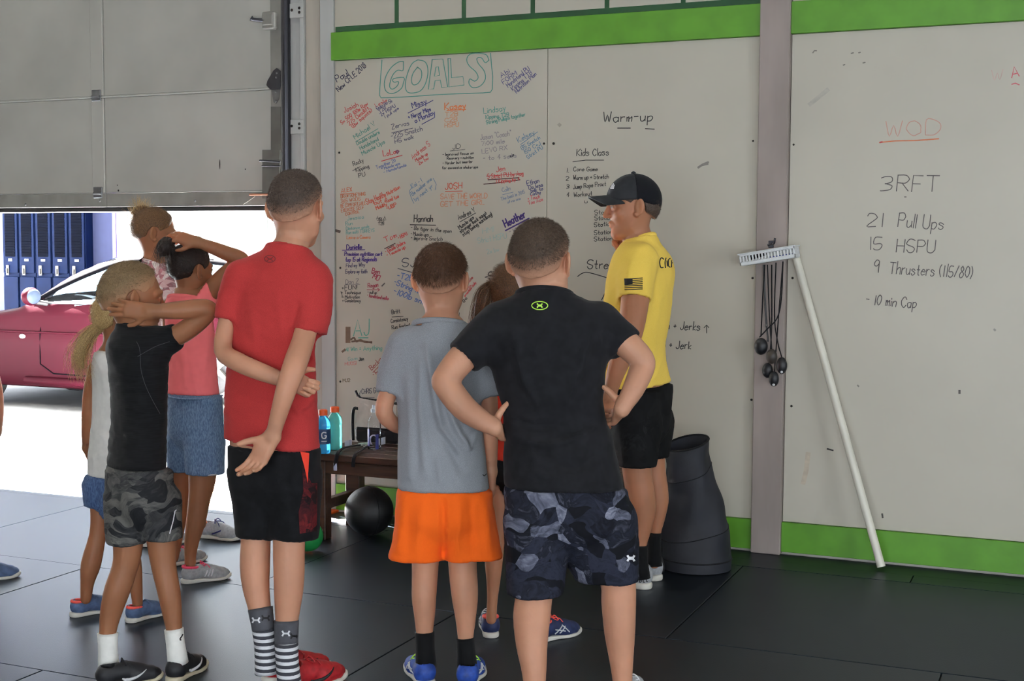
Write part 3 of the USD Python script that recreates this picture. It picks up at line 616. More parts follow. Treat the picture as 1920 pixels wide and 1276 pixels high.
# ---- one person
def person(name, label, D, base, skin, head=None, neck=None, torso=None, phi=0.0, shirt=None, arms=(), hands=(), shorts=None, legs=(), socks=(), hb=.006):
    """Builds a figure from stations read in the view: (u, v, dd, r) limbs and (uL, uR, v, dd, ratio) outlines, all at depth D + dd."""
    t = thing(name, label, 'person', base)
    NK = stations(neck, D) if neck else None
    T = rows_of(torso, D, phi) if torso else None
    HP = rows_of(shorts['hip'], D, shorts.get('phi', phi)) if shorts else None
    if HP:
        q = min(HP, key=lambda r: r[0]); HP = HP + [(q[0] - .10, *q[1:5], q[5] * .55, q[6] * .5, q[7])]
    AR = [stations(a, D) for a in arms]; LG = [stations(l, D) for l in legs]
    allp = [q[0] for q in AR + LG] + ([NK[0]] if NK else [])
    if T: allp.append(np.array([(r[1], r[2], r[0]) for r in T]))
    allp = np.vstack(allp); F = Field(allp.min(0) - .2, allp.max(0) + .2, hb)
    if T:
        sl, d = F.loft_d(T, -.016 if shirt else 0); F.put(sl, d, .02)
    if HP:
        sl, d = F.loft_d(HP, -.022); F.put(sl, d, .03)
    for P, R in LG: F.chain(P, R, .02)
    for P, R in AR: F.chain(P, R, .02)
    if NK: F.chain(NK[0], NK[1], .04)
    ms = [F.mesh(3)]
    if head:
        c = px(head['c'][0], head['c'][1], D + head['c'][2]); A = head_axes(*head['rot']); s = head['s']
        ms.append(head_mesh(c, A, s, NK, jaw=head.get('jaw', 1.0)))
    for hnd in hands:
        kw = dict(hnd); w = kw.pop('w'); k = kw.pop('k'); wp = px(w[0], w[1], D + w[2]); kp = px(k[0], k[1], D + k[2]); n = cvec(*kw.pop('n')); i = kw.pop('arm')
        ms.append(hand(wp, kp - wp, n, kw.pop('side'), kw.pop('L'), arm=AR[i], **kw))
    body = part(t, 'body', cat(*ms), skin, smooth=True)
    if head:
        eyes(t, c, A, s)
        hr = head.get('hair')
        if hr:
            hv, hf = hair_cap(c, A, s, **hr.get('cap', {})); fd = HAIR_FADE[0]; hp = part(t, 'hair', (hv, hf), hr['m'][0], smooth=True)
            UsdGeom.PrimvarsAPI(stage.GetPrimAtPath(hp)).CreatePrimvar('fade', Sdf.ValueTypeNames.FloatArray, 'vertex').Set(Vt.FloatArray.FromNumpy(fd.astype(np.float32)))
            if hr.get('fade', 0): keep = fd[hf].mean(1) > .45; hf2 = hf[keep]
            else: hf2 = hf
            hf = hf2
            strands(hp, hv, hf, A, hr['m'][1], hr.get('count', 2600), hr.get('len', .012), seed=hr.get('seed', 1), comb=hr.get('comb', (0, -.2, -.4)), width=hr.get('w', .0008), lift=hr.get('lift', .45))
    if shirt:
        S = Field(np.array([min(r[1] for r in T), min(r[2] for r in T), min(r[0] for r in T)]) - .4, np.array([max(r[1] for r in T), max(r[2] for r in T), max(r[0] for r in T)]) + .4, shirt.get('h', .0075))
        sl, d = S.loft_d(T); S.put(sl, d, .02)
        for sv in shirt.get('sleeves', ()):
            P, R = stations(sv['p'], D); e = P[-1]; dr = (P[-1] - P[-3]); dr /= np.linalg.norm(dr)
            if 'plane' in sv: dr = cvec(*sv['plane']); dr /= np.linalg.norm(dr)
            sl, d = S.chain_d(np.vstack([P, e + dr * .05]), np.append(R, R[-1]), end=(e, dr)); S.put(sl, d, shirt.get('k', .04))
            q = AR[sv.get('arm', 0)]; near = np.argmin(np.linalg.norm(q[0] - e, axis=1)); sl, d = S.chain_d(q[0][:near + 2], q[1][:near + 2] + .007, end=(e, dr)); S.put(sl, d, .01)
            sl, d = S.chain_d(np.array([e - dr * .05, e + dr * .06]), np.array([R[-1] - .013, R[-1] - .009])); S.cut(sl, d)
        cl = shirt.get('neck')
        if cl is not None:                                       # (u, v, dd, rx px, depth ratio, drop to the front)
            cc = px(cl[0], cl[1], D + cl[2]); rx = cl[3] * D / F_PX; ry = rx * cl[4]; ph = cl[6] if len(cl) > 6 else phi; lat = math.cos(ph) * RH - math.sin(ph) * FH; fwd = np.cross([0, 0, 1.0], lat)
            nrm = np.array([0, 0, 1.0]) + fwd * cl[5]; nrm /= np.linalg.norm(nrm)
            sl, d = S.chain_d(NK[0], NK[1] + .009, end=(cc, nrm)); S.put(sl, d, .03)
            low = cc - np.array([0, 0, .012]); sl, d = S.loft_d([(low[2], low[0], low[1], lat[0], lat[1], rx - .003, ry - .003, 2), (low[2] + .2, low[0], low[1], lat[0], lat[1], rx - .003, ry - .003, 2)], z1=low[2] + .2)
            x, y, z = S.pts(sl); d = np.maximum(d, -((x - low[0]) * nrm[0] + (y - low[1]) * nrm[1] + (z - low[2]) * nrm[2])); S.cut(sl, d, .004)
            sl = S.block(cc - .16, cc + [.16, .16, .3]); x, y, z = S.pts(sl); S.d[sl] = np.maximum(S.d[sl], (x - cc[0]) * nrm[0] + (y - cc[1]) * nrm[1] + (z - cc[2]) * nrm[2] - .003 - np.maximum(np.hypot(x - cc[0], y - cc[1]) - rx * 1.12, 0) * 3)
            a = np.linspace(0, 2 * np.pi, 41); rg = cc + np.cos(a)[:, None] * lat * (rx + .001) + np.sin(a)[:, None] * fwd * (ry + .001); rg[:, 2] -= ((rg - cc) @ nrm) / nrm[2]; ring = tube(rg, .0065, 8, caps=False, flat=1.5)
        hz = min(r[0] for r in T); sl, d = S.loft_d(T, -.012, z0=hz - .05, z1=hz + .07)
        S.cut(sl, d)
        elif_ = None
        if NK is not None and cl is None:
            g = shirt.get('hole', .008); sl, d = S.chain_d(NK[0], NK[1] + g); S.cut(sl, d, .004)
        for ct in shirt.get('cuts', ()):
            P, R = stations(ct, D); sl, d = S.chain_d(P, R); S.cut(sl, d, .004)
        if 'tilt' in shirt:                                      # a sloping hem: (u, v) pairs left and right
            (ua, va), (ub, vb) = shirt['tilt']; pa, pb = px(ua, va, D), px(ub, vb, D); nrm = np.cross(pb - pa, FH); nrm /= np.linalg.norm(nrm); nrm *= np.sign(nrm[2])
            sl = tuple(slice(0, q) for q in S.n); x, y, z = S.pts(sl); S.d = np.maximum(S.d, -((x - pa[0]) * nrm[0] + (y - pa[1]) * nrm[1] + (z - pa[2]) * nrm[2])).astype(np.float32)
        m = wrinkle(S.mesh(2), shirt.get('amp', .004), shirt.get('scale', (16, 16, 7)), shirt.get('seed', 0), shirt.get('folds', ()))
        sp = part(t, 'shirt', m, shirt['m'], label=shirt.get('label'), smooth=True); head_ = None
        if cl is not None and shirt.get('rib', True): part(sp, 'collar', ring, shirt.get('cm', shirt['m']), smooth=True)
        t_shirt = (sp, m)
    else: t_shirt = None
    if shorts:
        LR = [rows_of(l, D, shorts.get('phi', phi)) for l in shorts['legs']]; al = HP + sum(LR, [])
        S = Field(np.array([min(r[1] for r in al), min(r[2] for r in al), min(r[0] for r in al)]) - .22, np.array([max(r[1] for r in al), max(r[2] for r in al), max(r[0] for r in al)]) + .22, shorts.get('h', .0075))
        hem = (px(0, 0, D)[2] if not T else min(r[0] for r in T)) + shorts.get('tuck', .0)
        sl, d = S.loft_d(HP, -.016); S.put(sl, d, .01); sl, d = S.loft_d(HP, 0, z1=min(hem + .0, max(r[0] for r in HP))); S.put(sl, d, .01)
        for l in LR:
            zt = max(r[0] for r in l); sl, d = S.loft_d(l, -.004, z1=min(zt + .13, hem - .01)); S.put(sl, d, shorts.get('k', .03))
            sl, d = S.loft_d(l); S.put(sl, d, shorts.get('k', .03))
        for (P, R), l in zip(LG, LR):                            # cloth always outside the leg
            z0 = min(r[0] for r in l); sl, d = S.chain_d(P, R + .013, end=(np.array([0, 0, z0]), np.array([0, 0, -1.0])), start=None); x, y, z = S.pts(sl); d = np.maximum(d, z - (hem - .02)); S.put(sl, d, .015)
        for (P, R), l in zip(LG, LR):
            z0 = min(r[0] for r in l); sl, d = S.loft_d(l, -.012, z0=z0 - .05, z1=z0 + .05); S.cut(sl, d); sl, d = S.chain_d(P, R - .001); x, y, z = S.pts(sl); S.cut(sl, np.maximum(d, z - z0 - .05))
        m = wrinkle(S.mesh(2), shorts.get('amp', .004), shorts.get('scale', (14, 14, 7)), shorts.get('seed', 5), shorts.get('folds', ()))
        sh = part(t, 'shorts', m, shorts['m'], label=shorts.get('label'), smooth=True)
    else: sh = None; m = None
    for sk in socks:
        P, R = stations(sk['p'], D); part(t, 'sock', tube(P, R, 18), sk['m'], smooth=True)
    return dict(t=t, body=body, shirt=t_shirt, shorts=(sh, m))
def decal(par, name, tgt, strokes, wid, m, lift=.0016):
    """Flat print on cloth: strokes given in view coordinates, laid onto the cloth's surface."""
    tm = trimesh.Trimesh(tgt[0], tgt[1], process=False); ms = []
    for k, st in enumerate(strokes):
        q = np.asarray(st, float); L = np.r_[0, np.cumsum(np.linalg.norm(np.diff(q, axis=0), axis=1))]; n = max(3, int(L[-1] / 1.2) + 1); s = np.linspace(0, L[-1], n)
        q = np.stack([np.interp(s, L, q[:, 0]), np.interp(s, L, q[:, 1])], 1); w = wid[k] if np.ndim(wid) else wid
        tg = np.gradient(q, axis=0); tg /= np.linalg.norm(tg, axis=1, keepdims=True) + 1e-9; nr = np.stack([-tg[:, 1], tg[:, 0]], 1)
        e = np.vstack([q - nr * w / 2, q + nr * w / 2]); rr = np.array([ray(*p) for p in e]); hit, ri, _ = tm.ray.intersects_location(np.tile(EYE, (len(e), 1)), rr, multiple_hits=False)
        H = np.full((len(e), 3), np.nan); H[ri] = hit - rr[ri] / np.linalg.norm(rr[ri], axis=1, keepdims=True) * lift
        f = [(i, i + 1, n + i + 1) for i in range(n - 1)] + [(i, n + i + 1, n + i) for i in range(n - 1)]
        f = [x for x in f if not np.isnan(H[list(x)]).any()]
        if f: ms.append((np.nan_to_num(H), np.array(f)))
    if ms: return part(par, name, cat(*ms), m)
# ------------------------------------------------------------------ people
def print_poly(par, name, tgt, poly, m, lift=.0018, step=3.0, label=None):
    """A flat print or sewn panel: a polygon in view coordinates laid onto a cloth surface."""
    P = Polygon(poly).buffer(0); ms = []; tm = trimesh.Trimesh(tgt[0], tgt[1], process=False)
    for g in getattr(P, 'geoms', [P]):
        x0, y0, x1, y1 = g.bounds; vs, fs, n = [], [], 0
        for a in np.arange(x0, x1, step):
            for b in np.arange(y0, y1, step):
                c = g.intersection(sbox(a, b, a + step, b + step))
                for q in getattr(c, 'geoms', [c]):
                    if q.geom_type != 'Polygon' or q.area < .01: continue
                    r = np.array(q.exterior.coords)[:-1]; vs.append(r); fs += [(n, n + i, n + i + 1) for i in range(1, len(r) - 1)]; n += len(r)
        if not vs: continue
        e = np.vstack(vs); rr = np.array([ray(*p) for p in e]); hit, ri, _ = tm.ray.intersects_location(np.tile(EYE, (len(e), 1)), rr, multiple_hits=False)
        H = np.full((len(e), 3), np.nan); H[ri] = hit - rr[ri] / np.linalg.norm(rr[ri], axis=1, keepdims=True) * lift; f = [t for t in fs if not np.isnan(H[list(t)]).any()]
        if f: ms.append((np.nan_to_num(H), np.array(f)))
    if ms: return part(par, name, cat(*ms), m, label=label)
def fpt(u, v): return on_z(u, v, 0.0)
def shoe_px(par, h, t, L, *a, **k):
    p, q = fpt(*h), fpt(*t); return shoe(par, p, q - p, L, *a, **k)
def skin(name, c, sss=.12): return mat(name, c, rough=.52, var=.05, scale=9, spec=.35, bump=.06, bscale=300, sss=sss)
SK_TAN = skin('skin_tan', (150, 100, 70)); SK_FAIR = skin('skin_fair', (194, 140, 112)); SK_MID = skin('skin_mid', (176, 124, 94)); SK_MAN = skin('skin_man', (176, 120, 90))
H_BROWN = hairmat('hair_brown', (92, 74, 60), (54, 43, 36)); H_RED = hairmat('hair_chestnut', (96, 66, 46), (58, 38, 27)); H_SAND = hairmat('hair_sandy', (142, 118, 86), (104, 84, 60), (170, 124, 92)); H_DARK = hairmat('hair_dark', (48, 36, 32), (24, 18, 17)); H_BLOND = hairmat('hair_blond', (206, 178, 124), (136, 106, 66)); H_BUN = hairmat('hair_light_brown', (130, 98, 66), (72, 52, 38)); H_PONY = hairmat('hair_mid_brown', (112, 78, 50), (58, 38, 26)); H_DKBR = hairmat('hair_dark_brown', (98, 82, 72), (58, 48, 43))
def cloth(name, c, c2=None, var=.08, scale=30, rough=.85, **k): return mat(name, c, rough=rough, second=c2, var=var, scale=scale, bump=.18, bscale=900, spec=.2, sheen_weight=.05, **k)
RED = cloth('red_heather_knit', (184, 56, 55), (166, 49, 49), scale=520); GREYT = cloth('grey_heather_knit', (154, 157, 162), (134, 137, 143), scale=520); BLK = cloth('black_knit', (25, 25, 29), var=.15)
BLK2 = cloth('black_slub_knit', (22, 22, 25), (13, 13, 15), scale=50, stretch=(.4, .4, 6)); CORAL = cloth('coral_knit', (255, 126, 130), var=.02); WHITE = cloth('white_knit', (226, 222, 216), var=.03); YELLOW = cloth('yellow_knit', (252, 216, 100), (246, 206, 88), scale=400); ORANGE = cloth('orange_mesh', (255, 106, 26), var=.015, scale=300); REDT = cloth('red_orange_knit', (226, 66, 48), var=.05)
BSHORT = cloth('black_shorts_cloth', (17, 17, 20), var=.2)
def denim(name, a, b): return cloth(name, a, b, scale=240, stretch=(1, 1, .3), rough=.9)
DEN = denim('denim_faded', (120, 146, 176), (84, 106, 138)); DEN2 = denim('denim_blue', (84, 108, 146), (56, 74, 112))
def camo(name, cols, s1=9.0, s2=28.0, stretch=(1, 1, 2.2)):
    """Cloth print: blocky cells of a few tones broken up by streaks."""
    n = len(cols); ramp = [((i + .5) / n, lin(c)) for i, c in enumerate(cols)]
    return usdkit.material(stage, '/World/Looks/' + name, {'g': ('geometry', {}), 'mp': ('mapping', {'scale': stretch, 'rotation': (0.0, .5, .4)}), 'v': ('voronoi_texture', {'scale': s1}), 'n': ('noise_texture', {'scale': s2, 'detail': 5.0, 'distortion': .6}), 'n0': ('noise_texture', {'scale': 5.0}), 'w': ('mix', {'mix_type': 'linear_light', 'fac': .12}), 's': ('separate_color', {}), 'm': ('mix_float', {'fac': .38}), 'r': ('rgb_ramp', {'ramp': ramp}), 'p': ('principled_bsdf', {'roughness': .85, 'specular_ior_level': .2})},
                           [('g.position', 'w.color1'), ('n0.color', 'w.color2'), ('g.position', 'n0.vector'), ('w.color', 'mp.vector'), ('mp.vector', 'v.vector'), ('mp.vector', 'n.vector'), ('v.color', 's.color'), ('s.r', 'm.a'), ('n.fac', 'm.b'), ('m.result', 'r.fac'), ('r.color', 'p.base_color')], surface='p.BSDF')
CAMO_G = camo('grey_block_print', [(26, 27, 30), (36, 36, 39), (66, 66, 67), (100, 98, 94), (54, 54, 56), (130, 128, 121)], 17, 36, (1, 1, 2.4))
CAMO_B = camo('navy_brush_print', [(10, 11, 16), (14, 15, 21), (17, 18, 27), (40, 43, 58), (22, 24, 34), (96, 99, 116), (150, 152, 166)], 15, 42, (1.0, 1.0, 1.5))
CAMO_K = camo('black_camouflage_print', [(14, 14, 16), (18, 18, 20), (24, 24, 26), (16, 16, 18), (38, 38, 40)], 14, 60, (1, 1, 1))
CAMO_R = camo('red_speckle_print', [(20, 16, 18), (28, 18, 20), (90, 24, 28), (40, 18, 22), (120, 32, 34)], 40, 70, (1, 1, 1))
FLOR = camo('floral_print', [(226, 206, 204), (214, 176, 176), (236, 226, 222), (150, 104, 110), (222, 150, 156)], 34, 50, (1, 1, 1))
SOLE = mat('sole_white', (214, 210, 200), rough=.6, var=.05); SOLED = mat('sole_dark', (40, 40, 44), rough=.6); SOLEG = mat('sole_cream', (196, 186, 160), rough=.6, var=.06)
SH_RED = mat('shoe_red', (168, 24, 32), rough=.6, var=.12, scale=60); SH_BLUE = mat('shoe_royal_blue', (36, 72, 160), rough=.6, var=.2, scale=40); SH_BLK = mat('shoe_black', (20, 20, 26), rough=.6, var=.1); SH_SLATE = mat('shoe_slate_blue', (80, 100, 136), rough=.7, var=.12, scale=50); SH_GREY = mat('shoe_grey', (164, 164, 166), rough=.65, var=.1, scale=60); SH_NAVY = mat('shoe_navy', (30, 42, 84), rough=.6, var=.15, scale=50); SH_LG = mat('shoe_light_grey', (170, 172, 176), rough=.7, var=.08, scale=90)
SOCKW = cloth('sock_white', (232, 230, 224), var=.03); SOCKB = cloth('sock_black', (16, 16, 18)); SOCKG = cloth('sock_charcoal', (84, 84, 90)); LIME = mat('lime_trim', (176, 226, 70), rough=.5, var=.03); PINK = mat('pink_trim', (240, 70, 104), rough=.6, var=.05); CORALT = mat('coral_trim', (255, 92, 80), rough=.6, var=.05); SILV = mat('silver_trim', (205, 205, 208), rough=.45, var=.03); INK_DK = mat('print_dark', (26, 24, 26), rough=.7, var=.05); NAVYT = mat('navy_lace', (40, 46, 110), rough=.6); PRINTG = mat('print_faded', (120, 34, 36), rough=.8, var=.05)
PRINTW = mat('print_white', (222, 222, 226), rough=.6, var=.03)

def ribbed(name, a, b, period):
    return usdkit.material(stage, '/World/Looks/' + name, {'g': ('geometry', {}), 's': ('separate_xyz', {}), 'k': ('math', {'math_type': 'multiply', 'value2': 1 / period}), 'f': ('math', {'math_type': 'fraction'}), 'r': ('rgb_ramp', {'ramp': [(0, lin(a)), (.48, lin(a)), (.54, lin(b)), (1, lin(b))]}), 'p': ('principled_bsdf', {'roughness': .9})}, [('g.position', 's.vector'), ('s.z', 'k.value1'), ('k.value', 'f.value1'), ('f.value', 'r.fac'), ('r.color', 'p.base_color')], surface='p.BSDF')
STRIPE = ribbed('sock_stripe', (60, 60, 68), (214, 214, 218), .021)

def ring_px(c, rx, ry, dd=0, n=17, tilt=0, depth=.0):
    a = np.linspace(0, 2 * np.pi, n); return [(c[0] + rx * math.cos(q) + 0 * tilt, c[1] + ry * math.sin(q) + tilt * math.cos(q), dd - depth * math.sin(q)) for q in a]
def emblem_ua(cx, cy, s):
    """Two interlocking arcs."""
    a = np.linspace(-.9, .9, 9); top = [(cx + s * .9 * math.sin(q) , cy - s * .15 - s * .55 * (1 - math.cos(q)) * 1.6) for q in a]; bot = [(x, 2 * cy - y) for x, y in top]
    u1 = [(cx - s * .75, cy - s * .62), (cx - s * .45, cy - s * .12), (cx + s * .45, cy - s * .12), (cx + s * .75, cy - s * .62)]; u2 = [(x, 2 * cy - y) for x, y in u1]
    return [u1, u2]

PPL = {}
# ---- tall boy in red
D = 4.25
PPL['red'] = r = person('person', 'tall boy in a red T-shirt and black shorts, hands together behind his back', D, fpt(520, 1288), SK_FAIR,
    head=dict(c=(556, 380, 0), rot=(15, 0, 0), s=1.05, hair=dict(fade=1, m=H_DKBR, cap=dict(t=.006, fade=.25, seed=1, top=.004), count=7000, len=.006, comb=(0, .1, -.3))),
    neck=[(551, 415, .01, 29), (549, 440, .01, 29), (545, 462, .0, 32), (535, 490, 0, 40)],
    torso=[(500, 572, 468, 0, .55), (470, 588, 480, 0, .5), (448, 604, 500, 0, .52), (438, 604, 530, 0, .58), (436, 596, 580, 0, .62), (430, 590, 650, 0, .62), (424, 592, 700, 0, .6), (420, 596, 760, 0, .6), (420, 599, 838, 0, .6)], phi=.35,
    shirt=dict(neck=(535, 468, 0, 36, .8, .35), m=RED, tilt=((422, 824), (599, 842)), sleeves=[dict(p=[(452, 518, 0, 29), (434, 555, 0, 25), (425, 597, -.01, 21)]), dict(arm=1, p=[(590, 525, -.02, 32), (591, 575, -.05, 31), (583, 622, -.06, 30)], plane=(-.15, -1, .1))], amp=.003, scale=(9, 9, 14), seed=3,
               folds=[([(590, 745), (560, 770), (545, 760)], .010, 6), ([(592, 790), (560, 762)], -.008, 5), ([(598, 770), (570, 720)], .008, 6), ([(470, 560), (480, 640), (470, 720)], .005, 9), ([(520, 540), (530, 640)], .004, 9), ([(560, 560), (553, 610), (548, 640)], -.006, 7), ([(440, 740), (500, 752), (545, 745)], -.006, 8), ([(430, 790), (520, 806)], .004, 10)]),
    arms=[[(452, 520, 0, 24), (428, 597, -.01, 17.5), (418, 655, -.05, 17), (444, 677, -.12, 18), (490, 697, -.15, 17), (535, 713, -.155, 13), (548, 714, -.15, 11)],
          [(590, 525, -.02, 26), (574, 618, -.09, 21), (556, 675, -.17, 22.5), (540, 720, -.2, 20.5), (524, 772, -.19, 16.5), (512, 815, -.17, 13.5)]],
    hands=[dict(w=(538, 713, -.15), k=(562, 722, -.15), n=(-.1, .25, 1), side=1, L=.158, arm=0, curl=(62, 66, 70, 74), thumb=(.45, .75, .35), tb=28),
           dict(w=(511, 818, -.168), k=(484, 862, -.165), n=(-.15, .35, .9), side=-1, L=.172, arm=1, curl=(20, 24, 27, 30), spread=.03, thumb=(.6, .75, .35), tb=10)],
    shorts=dict(m=BSHORT, hip=[(432, 594, 800, 0, .62), (430, 596, 845, 0, .62), (436, 597, 905, 0, .62)],
                legs=[[(434, 520, 885, .02, .9), (444, 516, 950, .02, .95), (451, 511, 1000, .02, .95)], [(508, 597, 885, -.01, .8), (511, 596, 950, -.01, .8), (512, 593, 1003, -.01, .8)]], amp=.003),
    legs=[[(482, 930, .02, 33), (480, 1000, .02, 28), (478, 1060, .015, 28), (480, 1100, .01, 25), (487, 1140, .005, 21), (494, 1190, 0, 17), (498, 1240, 0, 16)], [(548, 930, -.01, 34), (542, 1010, -.01, 30), (542, 1070, -.015, 29), (541, 1110, -.015, 27), (538, 1161, -.015, 21.5), (537, 1210, -.02, 18), (540, 1262, -.03, 17)]],
    socks=[dict(p=[(488, 1139, .005, 23.5), (491, 1160, 0, 22), (494, 1180, 0, 21)], m=SOCKG), dict(p=[(537, 1162, -.015, 23.5), (537, 1185, -.018, 22.5), (537, 1207, -.02, 22)], m=SOCKG),
           dict(p=[(493.5, 1178, 0, 21.3), (497, 1205, 0, 20.5), (499, 1236, 0, 21), (500, 1262, 0, 22)], m=STRIPE), dict(p=[(537, 1205, -.02, 22.2), (538, 1232, -.024, 21.5), (541, 1266, -.03, 22), (543, 1285, -.03, 23)], m=STRIPE)])
shoe_px(r['t'], (494, 1282), (575, 1262), .262, SH_RED, SOLE, SH_RED, hi=.09, mark=SWOOSH, mm=INK_DK)
shoe_px(r['t'], (526, 1303), (612, 1278), .265, SH_RED, SOLE, SH_RED, hi=.09, mark=SWOOSH, mm=INK_DK)
print_poly(r['shorts'][0], 'side_panel', r['shorts'][1], [(566, 868), (584, 905), (595, 905), (594, 995), (562, 1000), (560, 960), (569, 920)], CAMO_R, label='dark red speckled side panel of the shorts')
print_poly(r['shorts'][0], 'side_stripe', r['shorts'][1], [(563, 846), (580, 849), (577, 905), (572, 880)], REDT, lift=.003, label='bright red wedge on the shorts')
decal(r['shirt'][0], 'neck_print', r['shirt'][1], [ring_px((506, 484), 10, 6.5)[i][:2] for i in range(0)] or [[(506 + 10 * math.cos(q), 485 + 6.5 * math.sin(q)) for q in np.linspace(0, 6.3, 22)], [(500, 482), (506, 486), (512, 482)], [(500, 489), (506, 485), (512, 489)]], 1.8, PRINTG)
SKM = [tube(*stations(q, D), 18) for q in ([(488, 1139, .005, 23.5), (491, 1160, 0, 22), (494, 1180, 0, 21)], [(537, 1162, -.015, 23.5), (537, 1185, -.018, 22.5), (537, 1207, -.02, 22)])]
for k, (mm_, cx, cy) in enumerate(((0, 480, 1162), (0, 498, 1158), (1, 536, 1187), (1, 552, 1192))):
    decal(r['t'], 'sock_print', SKM[mm_], [[(cx - 7, cy - 5), (cx - 4, cy), (cx + 4, cy), (cx + 7, cy - 5)], [(cx - 7, cy + 5), (cx - 4, cy), (cx + 4, cy), (cx + 7, cy + 5)]], 3.2, PRINTW if k % 2 == 0 else INK_DK)

# ---- boy in grey
D = 4.37
PPL['grey'] = r = person('person', 'boy in a plain grey T-shirt and bright orange shorts, seen from behind', D, fpt(835, 1285), SK_FAIR,
    head=dict(c=(827, 514, 0), rot=(8, 0, 0), s=1.04, hair=dict(fade=1, m=H_RED, cap=dict(t=.008, fade=.5, seed=2, top=.003), count=7000, len=.013, comb=(.1, -.1, -.6))),
    neck=[(827, 555, .01, 29), (828, 580, .01, 30), (828, 600, 0, 33), (827, 622, 0, 44)],
    torso=[(778, 872, 607, 0, .5), (758, 888, 618, 0, .5), (740, 902, 640, 0, .55), (738, 904, 690, 0, .6), (746, 900, 745, 0, .62), (748, 904, 800, 0, .62), (747, 910, 860, 0, .62), (746, 916, 916, 0, .62)], phi=.08,
    shirt=dict(neck=(824, 609, 0, 49, .8, .3), m=GREYT, sleeves=[dict(p=[(758, 645, 0, 28), (737, 690, 0, 26), (728, 736, -.01, 23)]), dict(arm=1, p=[(886, 645, 0, 28), (908, 695, 0, 27), (917, 742, 0, 22)])], amp=.003, scale=(14, 14, 5), seed=8,
               folds=[([(800, 640), (812, 720), (826, 800), (862, 850)], 0.0216, 7), ([(790, 660), (790, 760), (800, 900)], 0.0144, 8), ([(826, 660), (832, 720)], -0.0108, 8), ([(838, 760), (862, 815), (880, 840), (893, 800)], 0.0216, 6), ([(812, 780), (850, 850), (870, 890)], -0.0162, 8), ([(850, 640), (848, 700)], 0.0108, 8), ([(765, 700), (772, 800), (768, 900)], 0.0108, 9), ([(880, 850), (885, 820), (900, 780)], -0.0144, 6), ([(820, 850), (830, 910)], 0.0090, 8)]),
    arms=[[(758, 648, 0, 22), (730, 730, -.01, 17), (720, 772, -.02, 16.5), (742, 797, .05, 14), (766, 800, .16, 12), (790, 792, .22, 10)], [(888, 648, 0, 22), (914, 735, 0, 17.5), (917, 780, 0, 16.5), (920, 830, .02, 14), (921, 884, .04, 10.5)]],
    hands=[dict(w=(790, 792, .22), k=(812, 788, .23), n=(0, 0, 1), side=1, L=.15, arm=0), dict(w=(921, 884, .04), k=(920, 910, .045), n=(-1, 0, .3), side=-1, L=.15, arm=1, curl=(20, 22, 24, 26))],
    shorts=dict(m=ORANGE, hip=[(754, 906, 885, 0, .62), (746, 915, 918, 0, .62), (744, 922, 965, 0, .62)], k=.012,
                legs=[[(744, 834, 955, 0, .85), (738, 832, 1010, 0, .8), (729, 831, 1044, 0, .75)], [(830, 925, 955, 0, .85), (832, 934, 1010, 0, .8), (833, 941, 1043, 0, .75)]], amp=.003, folds=[([(862, 930), (857, 1045)], .012, 9), ([(795, 935), (780, 1052)], .011, 12), ([(905, 930), (917, 1035)], .012, 9), ([(760, 930), (748, 1040)], .009, 9), ([(831, 930), (831, 1045)], -.016, 6), ([(882, 930), (886, 1045)], -.009, 7)]),
    legs=[[(800, 960, 0, 32), (798, 1040, 0, 26), (796, 1090, 0, 24), (795, 1120, -.008, 23), (796, 1150, -.005, 20), (796, 1190, 0, 15.5), (797, 1240, .01, 14)], [(868, 960, 0, 33), (867, 1050, 0, 27), (870, 1095, -.005, 26), (872, 1125, -.008, 24), (873, 1160, -.004, 19), (873, 1200, 0, 14.5), (874, 1245, .01, 14)]],
    socks=[dict(p=[(796, 1184, 0, 18.5), (797, 1212, 0, 18), (799, 1250, .01, 20)], m=SOCKB), dict(p=[(872, 1195, 0, 17), (874, 1222, 0, 17.5), (876, 1255, .01, 20)], m=SOCKB)])
shoe_px(r['t'], (803, 1290), (752, 1232), .235, SH_BLUE, SOLE, LIME, hi=.075, mark=CROSS, mm=SILV)
shoe_px(r['t'], (872, 1294), (906, 1236), .235, SH_BLUE, SOLE, LIME, hi=.075, mark=CROSS, mm=SILV)
decal(r['shirt'][0], 'hem_print', r['shirt'][1], [[(905, 889), (908, 892), (914, 886)]], 1.6, INK_DK)

